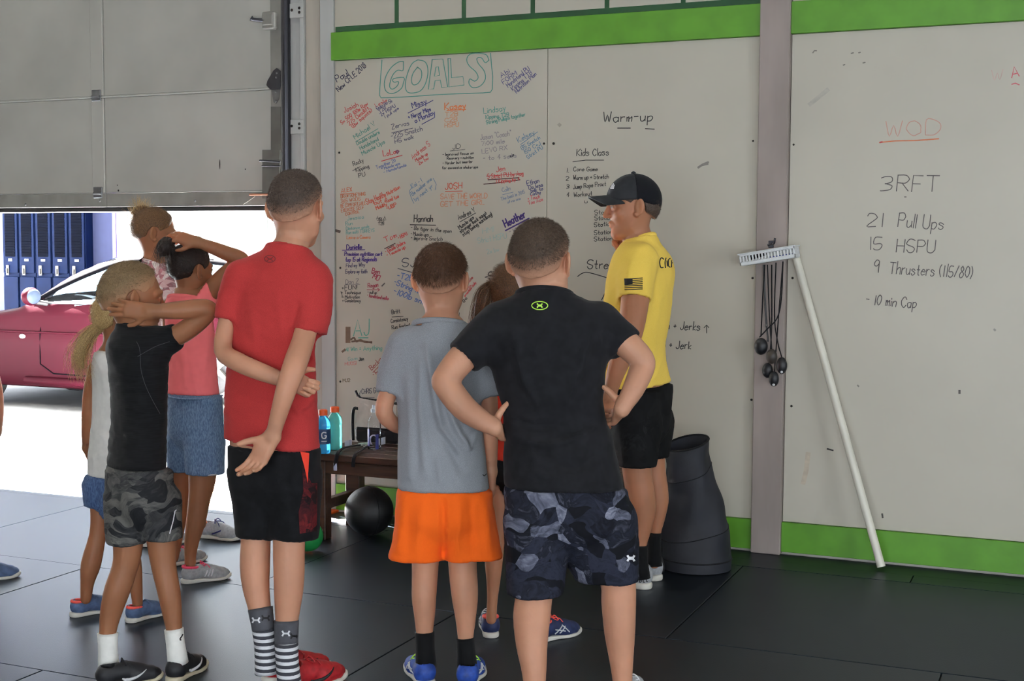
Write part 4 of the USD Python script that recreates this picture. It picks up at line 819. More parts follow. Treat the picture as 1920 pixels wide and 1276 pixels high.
# ---- boy in black, hands on hips
D = 4.17
PPL['black'] = r = person('person', 'boy in black T-shirt and dark brush-print shorts with both hands on his hips', D, fpt(1080, 1335), SK_FAIR,
    head=dict(c=(1013, 479, 0), rot=(20, 0, 0), s=1.16, hair=dict(fade=1, m=H_BROWN, cap=dict(t=.006, fade=.35, seed=3, top=.004), count=7000, len=.008, comb=(0, .1, -.35))),
    neck=[(1019, 520, .01, 40), (1021, 545, .01, 41), (1022, 562, 0, 45), (1022, 590, 0, 58)],
    torso=[(972, 1072, 553, 0, .5), (945, 1105, 565, 0, .5), (918, 1140, 585, 0, .5), (905, 1154, 620, 0, .55), (918, 1140, 670, 0, .6), (930, 1132, 720, 0, .62), (943, 1130, 765, 0, .62), (946, 1144, 810, 0, .64), (946, 1157, 865, 0, .65), (947, 1167, 912, 0, .65)], phi=.12,
    shirt=dict(neck=(1021, 553, 0, 52, .8, .35), m=BLK, sleeves=[dict(p=[(935, 605, 0, 36), (900, 640, -.01, 37), (870, 670, -.03, 34)]), dict(arm=1, p=[(1125, 600, 0, 34), (1152, 625, -.01, 32), (1173, 646, -.03, 30)])], amp=.004, scale=(11, 11, 9), seed=12,
               folds=[([(960, 620), (985, 720), (1010, 760)], .010, 8), ([(1110, 620), (1085, 700), (1060, 760)], .010, 8), ([(945, 780), (1000, 800), (1060, 795)], -.010, 8), ([(950, 815), (1030, 835), (1130, 800)], .010, 8), ([(1000, 850), (1080, 880), (1150, 830)], -.008, 9), ([(1120, 780), (1080, 810), (1040, 815)], -.009, 8), ([(1120, 860), (1130, 910)], .006, 8), ([(980, 880), (1060, 900)], .005, 8), ([(1130, 620), (1140, 650)], -.006, 6)]),
    arms=[[(935, 605, 0, 29), (870, 668, -.03, 28), (838, 708, -.04, 26), (838, 722, -.045, 25.5), (868, 762, -.06, 24.5), (903, 788, -.085, 20), (926, 800, -.095, 15)],
          [(1125, 600, 0, 28), (1172, 642, -.03, 27), (1202, 672, -.045, 24), (1203, 692, -.05, 23.5), (1187, 730, -.085, 20.5), (1167, 765, -.10, 15)]],
    hands=[dict(w=(926, 800, -.095), k=(941, 812, -.005), n=(.85, .25, -.1), side=1, L=.165, arm=0, curl=(14, 16, 18, 20), thumb=(.05, .62, .62), tb=10),
           dict(w=(1167, 765, -.10), k=(1152, 782, -.01), n=(-.85, .25, -.1), side=-1, L=.17, arm=1, curl=(14, 16, 18, 20), thumb=(0, .5, .8), tb=8)],
    shorts=dict(m=CAMO_B, hip=[(950, 1160, 880, 0, .65), (947, 1168, 920, 0, .65), (950, 1177, 975, 0, .62)], k=.012,
                legs=[[(950, 1066, 975, -.02, .85), (951, 1062, 1050, -.03, .85), (952, 1054, 1108, -.055, .95)], [(1048, 1177, 975, 0, .8), (1058, 1187, 1040, 0, .8), (1080, 1190, 1084, 0, .8)]], amp=.004, seed=9),
    legs=[[(1004, 980, -.02, 50), (1002, 1100, -.06, 36), (997, 1155, -.09, 35), (997, 1206, -.12, 30), (1001, 1252, -.14, 24), (1003, 1300, -.15, 19), (1005, 1345, -.14, 18)], [(1135, 980, 0, 52), (1158, 1085, 0, 34), (1160, 1130, 0, 32.5), (1162, 1185, 0, 29), (1165, 1237, 0, 22.5), (1167, 1275, 0, 18.5), (1168, 1300, 0, 19)]], socks=[])
shoe_px(r['t'], (1005, 1368), (985, 1312), .25, SH_LG, SOLE, SILV, hi=.075)
shoe_px(r['t'], (1170, 1338), (1196, 1284), .25, SH_LG, SOLE, SILV, hi=.075)
q = np.linspace(0, 2 * np.pi, 30); decal(r['shirt'][0], 'neck_emblem', r['shirt'][1], [[(1012 + 15 * math.cos(a), 572.5 + 7.6 * math.sin(a)) for a in q]] + emblem_ua(1012, 572.5, 6.5), [1.8, 2.6, 2.6], LIME)
decal(r['shorts'][0], 'hem_emblem', r['shorts'][1], emblem_ua(1183, 1046, 9), 4, PRINTW)

# ---- boy with hands behind his head
D = 4.39
PPL['tank'] = r = person('person', 'sandy-haired boy in black T-shirt and grey camouflage shorts, hand behind his head', D, fpt(260, 1285), SK_TAN,
    head=dict(c=(246, 549, 0), rot=(58, -4, 0), s=1.06, hair=dict(fade=1, m=H_SAND, cap=dict(t=.005, fade=.45, seed=4, front=.05, top=.003), count=6500, len=.006, comb=(0, .3, -.2))),
    neck=[(252, 590, .01, 30), (254, 612, .01, 30), (256, 630, 0, 34), (256, 645, 0, 42)],
    torso=[(226, 290, 616, 0, .55), (208, 305, 626, 0, .55), (194, 316, 650, 0, .55), (199, 318, 690, 0, .6), (203, 316, 730, 0, .62), (206, 315, 780, 0, .62), (201, 314, 830, 0, .62), (197, 314, 874, 0, .62)], phi=.85,
    shirt=dict(neck=(258, 618, 0, 34, .85, .35), m=BLK2, sleeves=[dict(p=[(288, 645, -.03, 30), (312, 638, -.05, 26), (332, 629, -.06, 21)])], amp=.0035, scale=(10, 10, 26), seed=21,
               folds=[([(310, 660), (285, 668), (265, 700)], .006, 6), ([(320, 640), (290, 655)], -.006, 5), ([(205, 720), (240, 728), (300, 720)], .005, 5), ([(204, 760), (260, 770), (310, 760)], .004, 5)]),
    arms=[[(286, 645, -.03, 24), (330, 630, -.06, 20), (365, 607, -.075, 19.5), (390, 583, -.09, 17.5), (378, 578, -.1, 18), (340, 581, -.115, 17.5), (300, 583, -.125, 14), (282, 583, -.125, 11.5)],
          [(226, 660, .1, 20), (230, 730, .15, 15), (245, 790, .17, 13), (252, 830, .17, 10)]],
    hands=[dict(w=(282, 583, -.125), k=(246, 579, -.125), n=(.05, .1, -1), side=-1, L=.148, arm=0, curl=(4, 7, 9, 12), spread=.07, lift=(6, 6, 6, 6), thumb=(.55, .75, .1)), dict(w=(252, 830, .17), k=(254, 850, .17), n=(0, 0, 1), side=1, L=.14, arm=1)],
    shorts=dict(m=CAMO_G, hip=[(199, 314, 850, 0, .65), (197, 314, 880, 0, .65), (197, 323, 935, 0, .65)], k=.012, legs=[[(197, 274, 925, .0, .9), (200, 272, 980, 0, .95), (204, 267, 1014, 0, .95)], [(256, 325, 925, 0, .9), (263, 332, 980, 0, .95), (269, 337, 1005, 0, .95)]], amp=.0035),
    legs=[[(240, 940, 0, 32), (240, 1020, 0, 27.5), (235, 1060, 0, 24), (220, 1105, -.005, 24), (208, 1148, 0, 20), (202, 1187, .0, 15.5), (200, 1240, .01, 15)], [(300, 940, 0, 32), (303, 1015, 0, 27), (307, 1060, 0, 23), (317, 1110, -.005, 21), (323, 1150, 0, 18), (327, 1185, .0, 14.5), (331, 1235, .01, 14)]],
    socks=[dict(p=[(202, 1186, .0, 19.5), (202, 1214, 0, 18), (204, 1252, .01, 20)], m=SOCKW), dict(p=[(326, 1178, .0, 18), (329, 1206, 0, 17.5), (334, 1242, .01, 19.5)], m=SOCKW)])
shoe_px(r['t'], (178, 1290), (272, 1276), .222, SH_BLK, SOLEG, SH_BLK, hi=.075, mark=SWOOSH, mm=SILV)
shoe_px(r['t'], (318, 1282), (372, 1252), .215, SH_BLK, SOLEG, SH_BLK, hi=.08, mark=SWOOSH, mm=SILV)
decal(r['shirt'][0], 'seam', r['shirt'][1], [smooth_path([(256, 640, 0), (262, 655, 0), (264, 690, 0), (272, 720, 0), (286, 750, 0), (300, 775, 0)], 5)[:, :2], smooth_path([(258, 668, 0), (290, 650, 0), (318, 640, 0)], 5)[:, :2]], 1.0, mat('seam_grey', (62, 62, 66), rough=.8))
decal(r['shorts'][0], 'piping', r['shorts'][1], [[(328, 958), (325, 975), (318, 1000)], [(331, 955), (328, 958)]], 2.0, SILV)
decal(r['t'], 'sock_mark', tube(*stations([(326, 1178, .0, 18), (329, 1206, 0, 17.5), (334, 1242, .01, 19.5)], D), 18), [[(337, 1198), (341, 1192), (343, 1188)], [(337, 1199), (340, 1199)]], 2.4, INK_DK)

# ---- girl with the blond ponytail
D = 5.1
PPL['blond'] = r = person('person', 'blond girl with a ponytail, white top and denim shorts behind the camouflage-shorts boy', D, fpt(200, 1152), SK_TAN,
    head=dict(c=(224, 588, 0), rot=(65, 0, 0), s=.98, hair=dict(m=H_BLOND, cap=dict(t=.010, fade=.9, seed=5, a=-.02, side=-1), count=2500, len=.012)),
    neck=[(216, 625, 0, 20), (213, 650, 0, 21), (208, 672, 0, 28)],
    torso=[(184, 236, 668, 0, .55), (170, 248, 690, 0, .6), (172, 244, 730, 0, .62), (170, 240, 790, 0, .62), (164, 241, 850, 0, .62), (161, 243, 892, 0, .62)], phi=.75,
    shirt=dict(neck=(210, 672, 0, 34, .7, .5), m=WHITE, amp=.003, seed=31, folds=[([(175, 800), (200, 830)], .006, 6), ([(170, 860), (200, 850)], .005, 6)]),
    arms=[[(180, 692, .04, 15), (170, 735, .08, 14), (167, 780, .1, 13.5), (164, 815, .13, 11), (163, 838, .17, 8)], [(238, 692, -.02, 15), (242, 750, 0, 12.5), (246, 800, .06, 10.5), (246, 830, .1, 8)]],
    hands=[dict(w=(163, 838, .17), k=(168, 850, .2), n=(1, 0, 0), side=1, L=.14, arm=0), dict(w=(246, 830, .1), k=(247, 848, .13), n=(-1, 0, 0), side=-1, L=.14, arm=1)],
    shorts=dict(m=DEN2, hip=[(164, 240, 872, 0, .65), (160, 242, 900, 0, .65), (160, 243, 922, 0, .65)], legs=[[(160, 204, 910, 0, .95), (164, 202, 943, 0, .95)], [(198, 244, 910, 0, .95), (203, 244, 945, 0, .95)]], amp=.002),
    legs=[[(186, 910, 0, 21), (187, 962, 0, 17), (183, 1003, 0, 15.5), (171, 1055, -.005, 18.5), (164, 1090, 0, 13), (161, 1122, .01, 10)], [(225, 910, -.02, 21), (234, 985, -.02, 18), (248, 1055, -.025, 17), (255, 1100, -.02, 12), (258, 1132, -.01, 9.5)]])
shoe_px(r['t'], (132, 1157), (205, 1143), .212, SH_SLATE, SOLE, SH_SLATE, cm=CORALT, hi=.07)
shoe_px(r['t'], (238, 1168), (300, 1150), .205, SH_SLATE, SOLE, SH_SLATE, cm=CORALT, hi=.07)
def ponytail(par, P, D, m, n=260, wid=.0016, spread=.012, tie=None, seed=0):
    pts, R = stations(P, D); body = part(par, 'ponytail', tube(pts, R * .8, 14), m, smooth=True); rr = np.random.RandomState(seed); L = len(pts); cs = []
    _, Aa, Bb = frames(pts)
    for i in range(n):
        a = rr.rand() * 6.28; q = math.sqrt(rr.rand()) * 1.05; j = rr.normal(0, spread, (3,)); t = np.linspace(0, 1, L)[:, None]; cs.append(pts + (Aa * math.cos(a) + Bb * math.sin(a)) * (R * q)[:, None] + j * t ** 1.5 + np.array([0, 0, -1]) * t ** 2 * rr.rand() * spread * 1.5)
    add_curves(body, 'hair_lengths', np.array(cs), wid, m)
    if tie is not None:
        t0 = (pts[1] - pts[0]) / np.linalg.norm(pts[1] - pts[0]); u = np.cross(t0, [0, 0, 1.0]); u /= np.linalg.norm(u); w = np.cross(t0, u); a = np.linspace(0, 2 * np.pi, 20); c = pts[1]
        part(par, 'hair_tie', tube(c + R[1] * (np.cos(a)[:, None] * u + np.sin(a)[:, None] * w), .007, 8, caps=False), tie, smooth=True)
ponytail(r['t'], [(202, 604, -.03, 12), (187, 613, -.04, 9), (168, 626, -.05, 13), (154, 648, -.05, 15), (149, 668, -.05, 13), (154, 690, -.04, 6)], D, H_BLOND[1], tie=mat('tie_lilac', (190, 140, 200), rough=.6), seed=3, spread=.022)

# ---- girl in coral
D = 5.69
PPL['coral'] = r = person('person', 'girl in coral T-shirt and denim shorts holding up her dark hair', D, fpt(365, 1088), SK_TAN,
    head=dict(c=(357, 499, 0), rot=(42, -4, 0), s=1.0, hair=dict(m=H_DARK, cap=dict(t=.010, fade=.8, seed=6, a=-.03, front=.05, low=-.08, nape=0), count=3000, len=.012, comb=(-.3, -.3, .3), lift=.15)),
    neck=[(353, 530, 0, 19), (351, 546, 0, 20), (349, 562, 0, 27)],
    torso=[(326, 378, 549, 0, .5), (313, 390, 558, 0, .5), (307, 398, 576, 0, .55), (310, 402, 620, 0, .6), (313, 406, 680, 0, .62), (313, 411, 738, 0, .62)], phi=.42,
    shirt=dict(neck=(350, 560, 0, 36, .75, .25), m=CORAL, sleeves=[dict(p=[(376, 566, -.02, 24), (388, 556, -.03, 22), (399, 546, -.035, 20)], plane=(1, .35, .2))], amp=.003, seed=41, tilt=((314, 741), (411, 741)),
               folds=[([(370, 560), (364, 600), (372, 640)], .005, 5), ([(330, 600), (345, 680), (350, 730)], .006, 6), ([(400, 610), (385, 680), (380, 735)], .006, 6), ([(340, 590), (360, 592)], .004, 4)]),
    arms=[[(376, 566, -.02, 20), (394, 546, -.03, 18), (425, 514, -.05, 17), (452, 490, -.06, 14), (446, 482, -.065, 14), (428, 476, -.07, 14), (398, 464, -.085, 12), (370, 454, -.09, 9.5)], [(320, 575, .06, 17), (320, 640, .1, 14), (332, 700, .16, 11), (345, 720, .2, 8)]],
    hands=[dict(w=(370, 454, -.09), k=(342, 446, -.09), n=(.1, -.5, -.8), side=-1, L=.152, arm=0, curl=(10, 12, 16, 18), spread=.09, thumb=(.6, .7, .2)), dict(w=(345, 720, .2), k=(358, 724, .22), n=(0, 0, 1), side=1, L=.14, arm=1)],
    shorts=dict(m=DEN, hip=[(316, 410, 716, 0, .62), (314, 414, 744, 0, .62), (314, 418, 800, 0, .62)], legs=[[(316, 374, 800, .06, .9), (320, 370, 880, .08, .9)], [(340, 418, 800, -.02, .8), (350, 419, 850, -.02, .8), (354, 419, 886, -.02, .8)]], amp=.003, seed=6, k=.012),
    legs=[[(345, 830, .08, 26), (340, 930, .1, 18), (330, 990, .1, 16), (325, 1045, .1, 10)], [(384, 830, -.02, 30), (379, 900, -.02, 25), (374, 934, -.02, 20.5), (367, 978, -.02, 18), (360, 1012, -.01, 14), (357, 1040, 0, 11), (357, 1064, 0, 10.5)]])
part(r['shorts'][0], 'waistband', tube(smooth_path([px(u, v, D + d) for u, v, d in ((314, 742, 0), (330, 746, -.075), (360, 748, -.10), (395, 746, -.085), (415, 741, 0))], 5), .009, 8, flat=.5), DEN, smooth=True)
part(r['shorts'][0], 'frayed_hem', tube(smooth_path([px(u, v, D - .02 + d) for u, v, d in ((354, 885, 0), (370, 889, -.055), (386, 890, -.065), (404, 889, -.055), (419, 885, 0))], 5), .004, 6), mat('fray', (186, 190, 196), rough=.9), smooth=True)
shoe_px(r['t'], (340, 1094), (420, 1083), .222, SH_GREY, SOLE, PINK, cm=PINK, hi=.08, mark=STRIPES, mm=PRINTW)
shoe_px(r['t'], (310, 1062), (372, 1050), .215, SH_GREY, SOLE, PINK, cm=PINK, hi=.08)
hb = part(r['t'], 'gathered_hair', (lambda s: (s[0] + (meshkit.fbm(s[0] * 60, 3, 4)[:, None] - .5) * .02, s[1]))(sphere(px(311, 462, D - .10), (.034, .034, .040), 4)), H_DARK[1], smooth=True)
strands(hb, *sphere(px(311, 462, D - .10), (.034, .034, .040), 3), head_axes(0, 0, 0), H_DARK[1], 260, .05, width=.0014, seed=5, comb=(0, 0, -1.2))

# ---- woman with the bun
D = 6.5
PPL['bun'] = r = person('person', 'woman with a messy light-brown bun and floral top by the open door', D, fpt(330, 1008), SK_TAN,
    head=dict(c=(289, 430, 0), rot=(68, -10, 0), s=1.08, hair=dict(m=H_BUN, cap=dict(t=.008, fade=.8, seed=7, a=-.02, b=.62, front=.055, low=-.075, nape=0), count=2600, len=.014, comb=(0, -.8, .5), lift=.15)),
    neck=[(287, 458, 0, 17), (287, 478, 0, 17.5), (292, 498, 0, 26)],
    torso=[(268, 318, 490, 0, .5), (258, 330, 502, 0, .55), (256, 340, 535, 0, .6), (262, 338, 600, 0, .62), (262, 336, 680, 0, .62), (258, 342, 750, 0, .62)], phi=.9,
    shirt=dict(neck=(292, 500, 0, 32, .8, .5), m=FLOR, amp=.003, seed=51), arms=[[(264, 508, .0, 14), (262, 580, .03, 11.5), (268, 640, .06, 9.5), (272, 680, .1, 7)], [(328, 508, -.03, 14), (334, 580, -.03, 11.5), (330, 640, 0, 9.5), (328, 680, .03, 7)]],
    hands=[dict(w=(272, 680, .1), k=(276, 694, .12), n=(1, 0, 0), side=1, L=.165, arm=0), dict(w=(328, 680, .03), k=(326, 696, .05), n=(-1, 0, 0), side=-1, L=.165, arm=1)],
    shorts=dict(m=BSHORT, hip=[(260, 340, 735, 0, .65), (256, 345, 790, 0, .65), (256, 345, 820, 0, .65)], legs=[[(258, 305, 800, 0, .95), (262, 305, 858, 0, .95)], [(296, 345, 800, 0, .95), (300, 346, 858, 0, .95)]], amp=.002),
    legs=[[(284, 800, 0, 23), (281, 870, 0, 17), (279, 920, 0, 14), (276, 960, 0, 11), (274, 990, .02, 8)], [(322, 800, 0, 23), (340, 880, 0, 17), (356, 925, 0, 14), (372, 962, 0, 10), (382, 985, .02, 8.5)]])
shoe_px(r['t'], (374, 1006), (428, 1011), .245, SH_LG, SOLE, NAVYT, hi=.085, mark=[([(.10, .03), (.16, .055)], .004)], mm=NAVYT)
shoe_px(r['t'], (262, 1024), (300, 1020), .24, SH_LG, SOLE, NAVYT, hi=.085)
bn = sphere(px(265, 402, D + .02), (.043, .043, .045), 4); bn = (bn[0] + (meshkit.fbm(bn[0] * 45, 3, 9)[:, None] - .5) * .028, bn[1])
bb = part(r['t'], 'hair_bun', bn, H_BUN[1], smooth=True); strands(bb, *bn, head_axes(0, 0, 0), H_BLOND[1], 420, .045, width=.0013, seed=8, comb=(0, 0, .5), jitter=1.0)
part(r['t'], 'shoulder_strap', tube(smooth_path([px(u, v, D + d) for u, v, d in ((258, 500, -.05), (262, 490, -.06), (270, 484, -.03), (276, 483, .02))], 4), .007, 8, flat=.5), BSHORT, smooth=True)

# ---- girl with the brown ponytail
D = 4.84
PPL['pony'] = r = person('person', 'girl with a brown ponytail and red top hidden behind the boy with hands on hips', D, fpt(960, 1192), SK_MID,
    head=dict(c=(968, 541, 0), rot=(58, -4, 0), s=1.0, hair=dict(m=H_PONY, cap=dict(t=.010, fade=.9, seed=8, a=-.03, b=.8, side=-1, front=.055), count=2600, len=.012, comb=(0, -.8, .2), lift=.15)),
    neck=[(962, 575, 0, 21), (960, 595, 0, 22), (958, 618, 0, 30)],
    torso=[(932, 986, 606, 0, .5), (918, 1000, 622, 0, .55), (910, 1006, 655, 0, .6), (914, 1002, 740, 0, .62), (914, 1004, 800, 0, .62), (905, 1010, 861, 0, .62)], phi=.7,
    shirt=dict(neck=(959, 612, 0, 28, .8, .3), m=REDT, sleeves=[dict(p=[(925, 640, .03, 20), (922, 665, .05, 19), (921, 690, .06, 17)])], amp=.003, seed=61), arms=[[(925, 640, .03, 16), (922, 700, .07, 13.5), (934, 760, .13, 11.5), (950, 790, .18, 9)], [(995, 640, -.02, 16), (1005, 710, -.02, 13.5), (1000, 770, .03, 11.5), (992, 800, .06, 9)]],
    hands=[dict(w=(950, 790, .18), k=(962, 798, .2), n=(0, 0, 1), side=1, L=.14, arm=0), dict(w=(992, 800, .06), k=(988, 816, .08), n=(-1, 0, 0), side=-1, L=.14, arm=1)],
    shorts=dict(m=BSHORT, hip=[(908, 1008, 840, 0, .65), (904, 1010, 868, 0, .65), (904, 1012, 884, 0, .65)], legs=[[(904, 960, 868, 0, .95), (905, 958, 892, 0, .95)], [(954, 1012, 868, 0, .95), (958, 1012, 895, 0, .95)]], amp=.002),
    legs=[[(932, 880, 0, 26), (932, 974, 0, 20.5), (929, 1010, 0, 17.5), (926, 1045, -.005, 17.5), (925, 1090, 0, 13), (923, 1125, 0, 10), (921, 1160, .01, 10)], [(985, 880, 0, 26), (998, 980, 0, 20), (1010, 1050, 0, 17), (1017, 1110, 0, 12), (1020, 1155, .01, 10)]])
shoe_px(r['t'], (922, 1197), (904, 1150), .222, SH_NAVY, SOLE, PRINTW, cm=CORALT, hi=.085, mark=CROSS, mm=SILV)
shoe_px(r['t'], (1000, 1204), (1076, 1187), .222, SH_NAVY, SOLE, CORALT, cm=CORALT, hi=.085, mark=CROSS, mm=SILV)
ponytail(r['t'], [(938, 530, -.02, 10), (926, 534, -.03, 9), (910, 548, -.04, 15), (902, 572, -.04, 15), (896, 598, -.03, 11), (893, 622, -.02, 6)], D, H_PONY[1], tie=mat('tie_yellow', (226, 226, 96), rough=.6), seed=4, spread=.012)

# ---- the man in yellow
D = 5.55
PPL['coach'] = r = person('person', 'man in a yellow T-shirt, black shorts and dark cap talking with his face in profile', D, fpt(1205, 1100), SK_MAN,
    head=dict(c=(1187, 379, 0), rot=(-93, -4, 0), s=1.13, jaw=1.06, hair=dict(m=H_DKBR, cap=dict(t=.006, fade=.7, seed=9, front=.045, a=-.02, low=-.085), count=3000, len=.005, lift=.2)),
    neck=[(1190, 410, 0, 24), (1193, 432, 0, 25), (1198, 452, 0, 28), (1202, 474, 0, 36)],
    torso=[(1176, 1228, 452, 0, .5), (1160, 1246, 464, 0, .5), (1146, 1263, 490, 0, .55), (1137, 1264, 530, 0, .62), (1134, 1260, 560, 0, .64), (1130, 1253, 613, 0, .64), (1128, 1247, 655, 0, .64), (1127, 1252, 690, 0, .64), (1127, 1261, 722, 0, .64)], phi=-.95,
    shirt=dict(neck=(1202, 450, 0, 27, .95, .45), m=YELLOW, tilt=((1127, 728), (1261, 716)), sleeves=[dict(p=[(1200, 486, -.11, 32), (1193, 520, -.16, 32), (1190, 560, -.19, 31)])], amp=.004, scale=(9, 9, 6), seed=70,
               folds=[([(1225, 480), (1228, 560), (1222, 620)], -.008, 5), ([(1230, 640), (1210, 690), (1190, 735)], .008, 7), ([(1245, 660), (1225, 715)], .007, 6), ([(1150, 640), (1135, 690)], .006, 6), ([(1185, 480), (1175, 530)], .005, 6), ([(1215, 600), (1205, 680)], -.006, 6), ([(1130, 690), (1150, 720)], -.006, 5)]),
    arms=[[(1200, 490, -.11, 27), (1191, 560, -.19, 27), (1184, 615, -.225, 23.5), (1172, 650, -.24, 22.5), (1154, 700, -.24, 17), (1143, 742, -.22, 11.5)], [(1172, 500, .14, 20), (1170, 560, .17, 16), (1172, 590, .18, 15), (1172, 540, .2, 13), (1170, 492, .18, 10.5)]],
    hands=[dict(w=(1143, 742, -.22), k=(1138, 774, -.20), n=(.3, 0, -1), side=1, L=.19, arm=0, curl=(20, 24, 26, 28)), dict(w=(1170, 492, .18), k=(1168, 466, .18), n=(-.9, 0, .2), side=-1, L=.185, arm=1, curl=(78, 80, 80, 80), thumb=(.7, .3, .6))],
    shorts=dict(m=CAMO_K, phi=-.6, hip=[(1152, 1261, 706, 0, .65), (1146, 1260, 745, 0, .65), (1146, 1256, 795, 0, .65)], k=.012, legs=[[(1146, 1238, 790, -.05, .85), (1154, 1234, 835, -.06, .85), (1162, 1228, 870, -.06, .85)], [(1192, 1254, 790, .09, .9), (1204, 1249, 830, .1, .9), (1210, 1242, 856, .1, .9)]], amp=.004),
    legs=[[(1196, 790, -.05, 36), (1194, 875, -.055, 28), (1201, 925, -.055, 27), (1205, 955, -.05, 25), (1203, 990, -.05, 18.5), (1200, 1025, -.05, 12.5), (1201, 1075, -.05, 12)], [(1225, 790, .1, 34), (1224, 860, .11, 23), (1230, 915, .11, 22.5), (1233, 940, .11, 20.5), (1231, 972, .11, 15.5), (1228, 1002, .11, 11), (1227, 1055, .11, 10.5)]],
    socks=[dict(p=[(1200, 1022, -.05, 14.8), (1201, 1052, -.05, 14.2), (1204, 1084, -.05, 16)], m=SOCKB), dict(p=[(1228, 998, .11, 13), (1227, 1025, .11, 12.5), (1228, 1060, .11, 14)], m=SOCKB)])
hs = shoe_px(r['t'], (1212, 1106), (1176, 1082), .285, SH_LG, SOLE, SH_LG, hi=.09)
def mesh_of(path): m = UsdGeom.Mesh.Get(stage, path); return np.array(m.GetPointsAttr().Get(), float) + BASE[path], np.array(m.GetFaceVertexIndicesAttr().Get()).reshape(-1, 3)
hm = mesh_of(hs)
for st in ([[(1199, 1082), (1199, 1091)], [(1199, 1082), (1203, 1083), (1202, 1086), (1199, 1086)], [(1199, 1086), (1203, 1088), (1202, 1091), (1199, 1091)]], [[(1206, 1081), (1206, 1091), (1209, 1091)]], [[(1212, 1081), (1212, 1090), (1215, 1090)]]): decal(hs, 'heel_letter', hm, st, 1.5, INK_DK)
shoe_px(r['t'], (1232, 1090), (1196, 1068), .285, SH_LG, SOLE, SH_LG, hi=.09, mark=[([(.045, .03), (.048, .085)], .009)], mm=INK_DK)
# cap
A = head_axes(-93, -2, 0); s = 1.13; c = px(1187, 379, D); g = lambda x, y, z: c + s * (x * A[0] + y * A[1] + z * A[2])
CAPM = cloth('cap_charcoal', (44, 46, 50), var=.1); CAPB = cloth('cap_black_mesh', (18, 19, 26), var=.15, scale=300)
def cap_half(front):
    F = Field(c - .2, c + .2, .0042); F.ell(g(0, -.004, .008), A, s * np.array([.086, .104, .098]), 0); sl = tuple(slice(0, k) for k in F.n); x, y, z = F.pts(sl); q = [(x - c[0]) * k[0] + (y - c[1]) * k[1] + (z - c[2]) * k[2] for k in A]
    d = smax(F.d, (.020 + .10 * q[1] * 0 - q[2]) + .016 * (q[1] < -.02) * 0 - np.clip(-q[1], 0, .1) * .35 - .012, .008); d = smax(d, (-.004 - q[1]) if front else (q[1] + .004), .0015); F.d = d.astype(np.float32); return F.mesh(2)
cp = part(r['t'], 'cap', cap_half(True), CAPM, label='charcoal front of the cap', smooth=True); part(cp, 'mesh_back', cap_half(False), CAPB, smooth=True)
def brim(a, b):
    x = (a - .5) * 2; y = .078 + .088 * b * np.sqrt(np.clip(1 - (x * .62) ** 2, 0, 1)) - .038 * x ** 2; w = .080; z = .030 - .034 * x ** 2 - .004 * b; P = np.stack([x * w, y, z], -1); return c + s * (P[..., :1] * A[0] + P[..., 1:2] * A[1] + P[..., 2:] * A[2])
bt = uvgrid(brim, 25, 12); n_ = np.array(A[2]) * .004; lo = (bt[0] - n_, bt[1][:, ::-1]); 
ed = [brim(np.linspace(0, 1, 40), np.ones(40))]; part(cp, 'brim', cat(bt, lo, tube(ed[0] - n_ * .5, .0026, 6)), CAPM, smooth=True)
part(cp, 'button', sphere(g(0, -.004, .108), s * np.array([.009, .009, .006]), 2), CAPM, smooth=True)
capm = cap_half(True)
decal(cp, 'cap_lettering', capm, [[(1147, 346), (1143, 343), (1140, 346), (1141, 350), (1145, 351)], [(1146, 351), (1149.5, 342), (1152, 349)], [(1147.5, 348), (1151, 346.5)], [(1136, 350), (1137, 345), (1139, 344)]], 1.7, PRINTW)
print_poly(cp, 'cap_patch', capm, [(1134, 352), (1152, 348), (1151, 354), (1145, 354), (1134, 356)], PRINTW, step=2.5)
sm = r['shirt'][1]
for k in range(7): print_poly(r['shirt'][0], 'flag_stripe', sm, [(1171 + (15 if k < 4 else 0), 521.5 + k * 3.4 - .02 * 0), (1205, 520.0 + k * 3.4), (1205, 521.8 + k * 3.4), (1171 + (15 if k < 4 else 0), 523.3 + k * 3.4)], INK_DK)
print_poly(r['shirt'][0], 'flag_canton', sm, [(1170, 522), (1186, 521.3), (1186, 533.5), (1171, 534.3)], INK_DK)
L_ = lambda pts: smooth_path([(u, v, 0) for u, v in pts], 4)[:, :2]
decal(r['shirt'][0], 'back_lettering', sm, [L_([(1245, 486), (1240, 483), (1237, 491), (1239, 501), (1244, 501)]), L_([(1249, 483), (1247, 492), (1248, 502)]), L_([(1250.5, 488), (1251.5, 499)]), L_([(1257, 484), (1253.5, 487), (1253.5, 498), (1257, 501)]), [(1259.5, 484), (1259, 501)], [(1259.5, 493), (1261.5, 492)]], 2.0, INK_DK)

